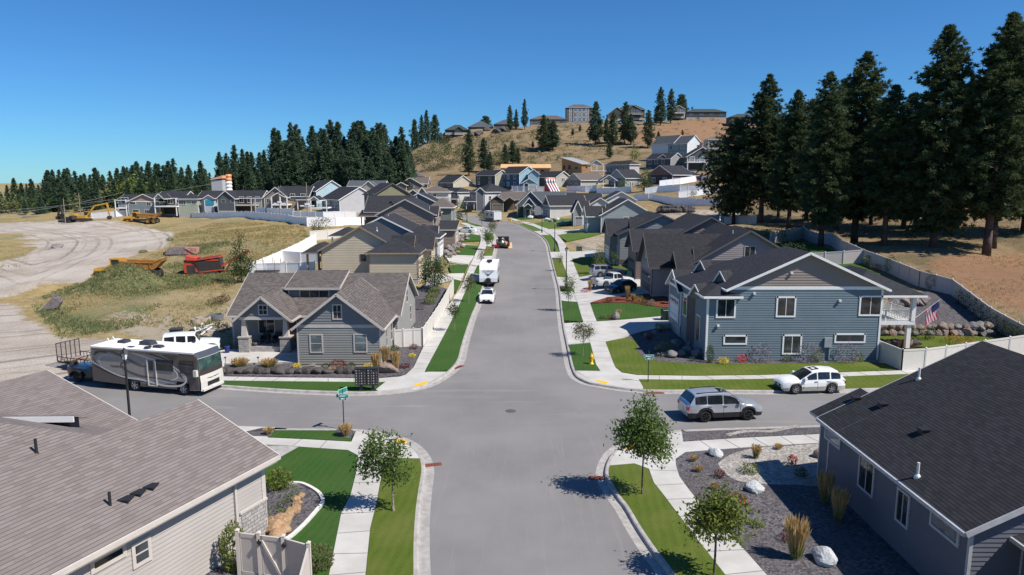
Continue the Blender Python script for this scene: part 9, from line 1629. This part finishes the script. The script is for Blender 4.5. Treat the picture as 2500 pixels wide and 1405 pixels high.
for z in (1.2, 1.6, 2.0, 2.4): 
    for i in range(24): a = 2*math.pi*i/24; b = 2*math.pi*(i+1)/24; mb.bar((1.9*math.cos(a), 1.9*math.sin(a), z), (1.9*math.cos(b), 1.9*math.sin(b), z), .015)
mb.build('net', DK, r); gold_grass(705, 672, 1.6, .7, 'golden grass clump in front of the white cross fence, right one', .2, 120, 0); gold_grass(648, 672, 1.5, .7, 'golden grass clump in front of the white cross fence, left one', .2, 120, 0)
# junk trailer and the three people
p = at(1232, 608); JT = thing('dump_trailer', 'black open trailer heaped with garden waste and boards at the left kerb', 'trailer', (p[0]-.2, p[1]+2.0, p[2]), R(-88)); mb = MB(); mb.box(-1.9, 1.9, -1.05, 1.05, .5, .62)
for s_ in (1, -1): mb.box(-1.9, 1.9, s_*1.05-.03, s_*1.05+.03, .6, 1.25)
mb.box(-1.93, -1.87, -1.05, 1.05, .6, 2.0); mb.build('box', BLACKM, JT)
for s_ in (1, -1): wheel(JT, -.3, s_*1.15, .38, .38, .24, DK, s_)
mb = MB(); mb.bar((1.9, -.8, .5), (3, 0, .5), .1); mb.bar((1.9, .8, .5), (3, 0, .5), .1); mb.build('tongue', BLACKM, JT)
cx = p[0]-.2; cy = p[1]+2.0; cz = p[2]
for i, (dx, dy, w, c, lab) in enumerate([(-.3, .8, .55, (.75, .75, .76), 'white sack on top of the trailer load'), (.4, .2, .5, (.30, .14, .10), 'reddish brown bundle in the trailer load'), (-.5, -.6, .5, (.06, .10, .05), 'dark green leaf bag in the trailer load'), (.3, -.9, .45, (.5, .36, .2), 'cardboard heap in the trailer load')]):
    rock(cx+dx, cy+dy, cz+.6, w, w*.8, .45, plain(c, .7), lab, None, None, i, 'load_bag')['category'] = 'load'
mb = MB(); mb.bar((cx+1.25, cy-2.0, cz+.05), (cx+1.15, cy-.2, cz+1.0), .75, .05); tag(mb.build('plywood_board', plain((.62, .40, .20), .7)), 'orange plywood sheet leaning on the right end of the trailer', 'board')
WBR = thing('wheelbarrow', 'red wheelbarrow tipped beside the black trailer', 'wheelbarrow', (cx-1.4, cy-2.3, cz+.1), R(15)); RDM = plain((.50, .02, .04), .4); mb = MB(); mb.mesh([(-.35, -.25, .35), (.35, -.25, .35), (.35, .25, .35), (-.35, .25, .35), (-.5, -.4, .75), (.55, -.4, .7), (.55, .4, .7), (-.5, .4, .75)], [(0, 3, 2, 1), (0, 1, 5, 4), (1, 2, 6, 5), (2, 3, 7, 6), (3, 0, 4, 7)]); mb.build('tray', RDM, WBR); mb = MB()
for s_ in (1, -1): mb.bar((.5, s_*.1, .25), (-1.0, s_*.3, .55), .04); mb.bar((-.3, s_*.25, .4), (-.4, s_*.28, 0), .03)
mb.build('handle', RDM, WBR); wheel(WBR, .6, 0, .2, .2, .1, DK, 1)
SKIN = plain((.40, .24, .17), .6)
def person(label, loc, rz, joints, radii, shirt, short, hat=None):
    """one skinned body; joints: named points in metres, standing frame facing +x"""
    E = [('pelvis', 'chest'), ('chest', 'neck'), ('neck', 'head'), ('head', 'crown'), ('chest', 'sl'), ('sl', 'el'), ('el', 'hl'), ('hl', 'fl'), ('chest', 'sr'), ('sr', 'er'), ('er', 'hr'), ('hr', 'fr'), ('pelvis', 'pl'), ('pl', 'kl'), ('kl', 'al'), ('al', 'tl'), ('pelvis', 'pr'), ('pr', 'kr'), ('kr', 'ar'), ('ar', 'tr')]
    nm = list(joints); me = bpy.data.meshes.new('p'); me.from_pydata([joints[n] for n in nm], [(nm.index(a), nm.index(b)) for a, b in E], []); o = bpy.data.objects.new('p', me); COL.objects.link(o); md = o.modifiers.new('s', 'SKIN'); md.use_smooth_shade = True; o.modifiers.new('u', 'SUBSURF').levels = 2; o.modifiers['u'].render_levels = 2
    for i, n in enumerate(nm): v = me.skin_vertices[0].data[i]; r_ = radii.get(n, radii.get(n[:-1], .05)); v.radius = (r_, r_) if not isinstance(r_, tuple) else r_; v.use_root = n == 'pelvis'
    bpy.context.view_layer.update(); ev = o.evaluated_get(bpy.context.evaluated_depsgraph_get()); m2 = bpy.data.meshes.new_from_object(ev); bpy.data.objects.remove(o)
    for m_ in (SKIN, plain(shirt, .8), plain(short, .8), BLACKM): m2.materials.append(m_)
    J = {k: Vector(v) for k, v in joints.items()}
    def near(c):
        best = min(E, key=lambda e: ((c-(J[e[0]]+(J[e[1]]-J[e[0]])*max(0, min(1, (c-J[e[0]]).dot(J[e[1]]-J[e[0]])/((J[e[1]]-J[e[0]]).length_squared+1e-6))))).length)); return best
    for pl in m2.polygons:
        a, b = near(pl.center); t = (pl.center-J[a]).length/((J[b]-J[a]).length+1e-6); pl.material_index = 1 if b in ('chest', 'sl', 'sr') or (b in ('el', 'er') and t < .7) or (b == 'neck' and t < .4) else 2 if b in ('pl', 'pr') or (b in ('kl', 'kr') and t < .85) or a == 'pelvis' and b != 'chest' else 3 if b in ('tl', 'tr') else 0
    r = bpy.data.objects.new('person', m2); COL.objects.link(r); r.location = loc; r.rotation_euler = (0, 0, rz); tag(r, label, 'person', 'people unloading the trailer')
    h = J['crown']; mb = MB(); c = (J['head']+J['crown'])/2; mb.lathe(tuple(c+Vector((0, 0, .02))), [(.112, 0), (.105, .06), (.06, .11)], 12)
    if hat: mb.lathe(tuple(c+Vector((.03, 0, .03))), [(.19, 0), (.12, .02)], 14)
    mb.build('hat' if hat else 'hair', plain(hat or (.03, .02, .015), .8), r, True); mb = MB(); mb.tube(tuple(c+Vector((.1, 0, -.05))), tuple(c+Vector((.135, 0, -.07))), .02, .012, 6); mb.build('nose', SKIN, r)
    for s_, hnd, fn in ((1, 'hl', 'fl'), (-1, 'hr', 'fr')):
        d = (J[fn]-J[hnd]).normalized(); sd = d.cross(Vector((0, 0, 1))); sd = sd.normalized() if sd.length > .1 else Vector((0, 1, 0)); mb = MB()
        for k in range(4): q = J[fn]+sd*(k-1.5)*.02; mb.tube(q, q+d*(.06+.012*(k in (1, 2)))+Vector((0, 0, -.015)), .009, .007, 6)
        q = J[hnd].lerp(J[fn], .4)+sd*.035; mb.tube(q, q+d*.045+sd*.03, .010, .008, 6); mb.build('fingers', SKIN, r)
    return r
RAD = dict(pelvis=(.15, .12), chest=(.17, .125), neck=.06, head=.085, crown=.095, s=.075, e=.045, h=.034, f=.026, p=.10, k=.062, a=.042, t=.045)
STAND = dict(pelvis=(0, 0, .95), chest=(.0, 0, 1.32), neck=(0, 0, 1.5), head=(.02, 0, 1.6), crown=(.03, 0, 1.73), sl=(0, .2, 1.42), el=(.05, .27, 1.14), hl=(.22, .24, .95), fl=(.29, .23, .90), sr=(0, -.2, 1.42), er=(.05, -.27, 1.14), hr=(.24, -.2, 1.0), fr=(.31, -.19, .96), pl=(0, .1, .90), kl=(.03, .12, .50), al=(-.01, .13, .09), tl=(.15, .14, .04), pr=(0, -.1, .90), kr=(.05, -.12, .50), ar=(.02, -.13, .09), tr=(.18, -.14, .04))
BEND = dict(STAND, chest=(.26, 0, 1.2), neck=(.42, 0, 1.26), head=(.50, 0, 1.28), crown=(.61, 0, 1.33), sl=(.30, .2, 1.22), el=(.42, .24, .95), hl=(.60, .16, .80), fl=(.66, .14, .76), sr=(.30, -.2, 1.22), er=(.42, -.24, .95), hr=(.62, -.14, .82), fr=(.68, -.12, .78))
q = at(1203, 613); person('person in a pale grey shirt and dark shorts standing on the grass by the trailer', (q[0], q[1], q[2]+.13), R(-25), STAND, RAD, (.55, .55, .57), (.02, .02, .026))
person('person in a white cap and dark top standing at the kerb end of the trailer', (cx-1.25, cy-.7, cz+.1), R(-30), STAND, RAD, (.05, .05, .055), (.02, .02, .025), (.78, .78, .76)); person('person in a white shirt bending over the trailer load', (cx-.45, cy+.2, cz+.62), R(-20), BEND, RAD, (.80, .80, .80), (.04, .05, .08))
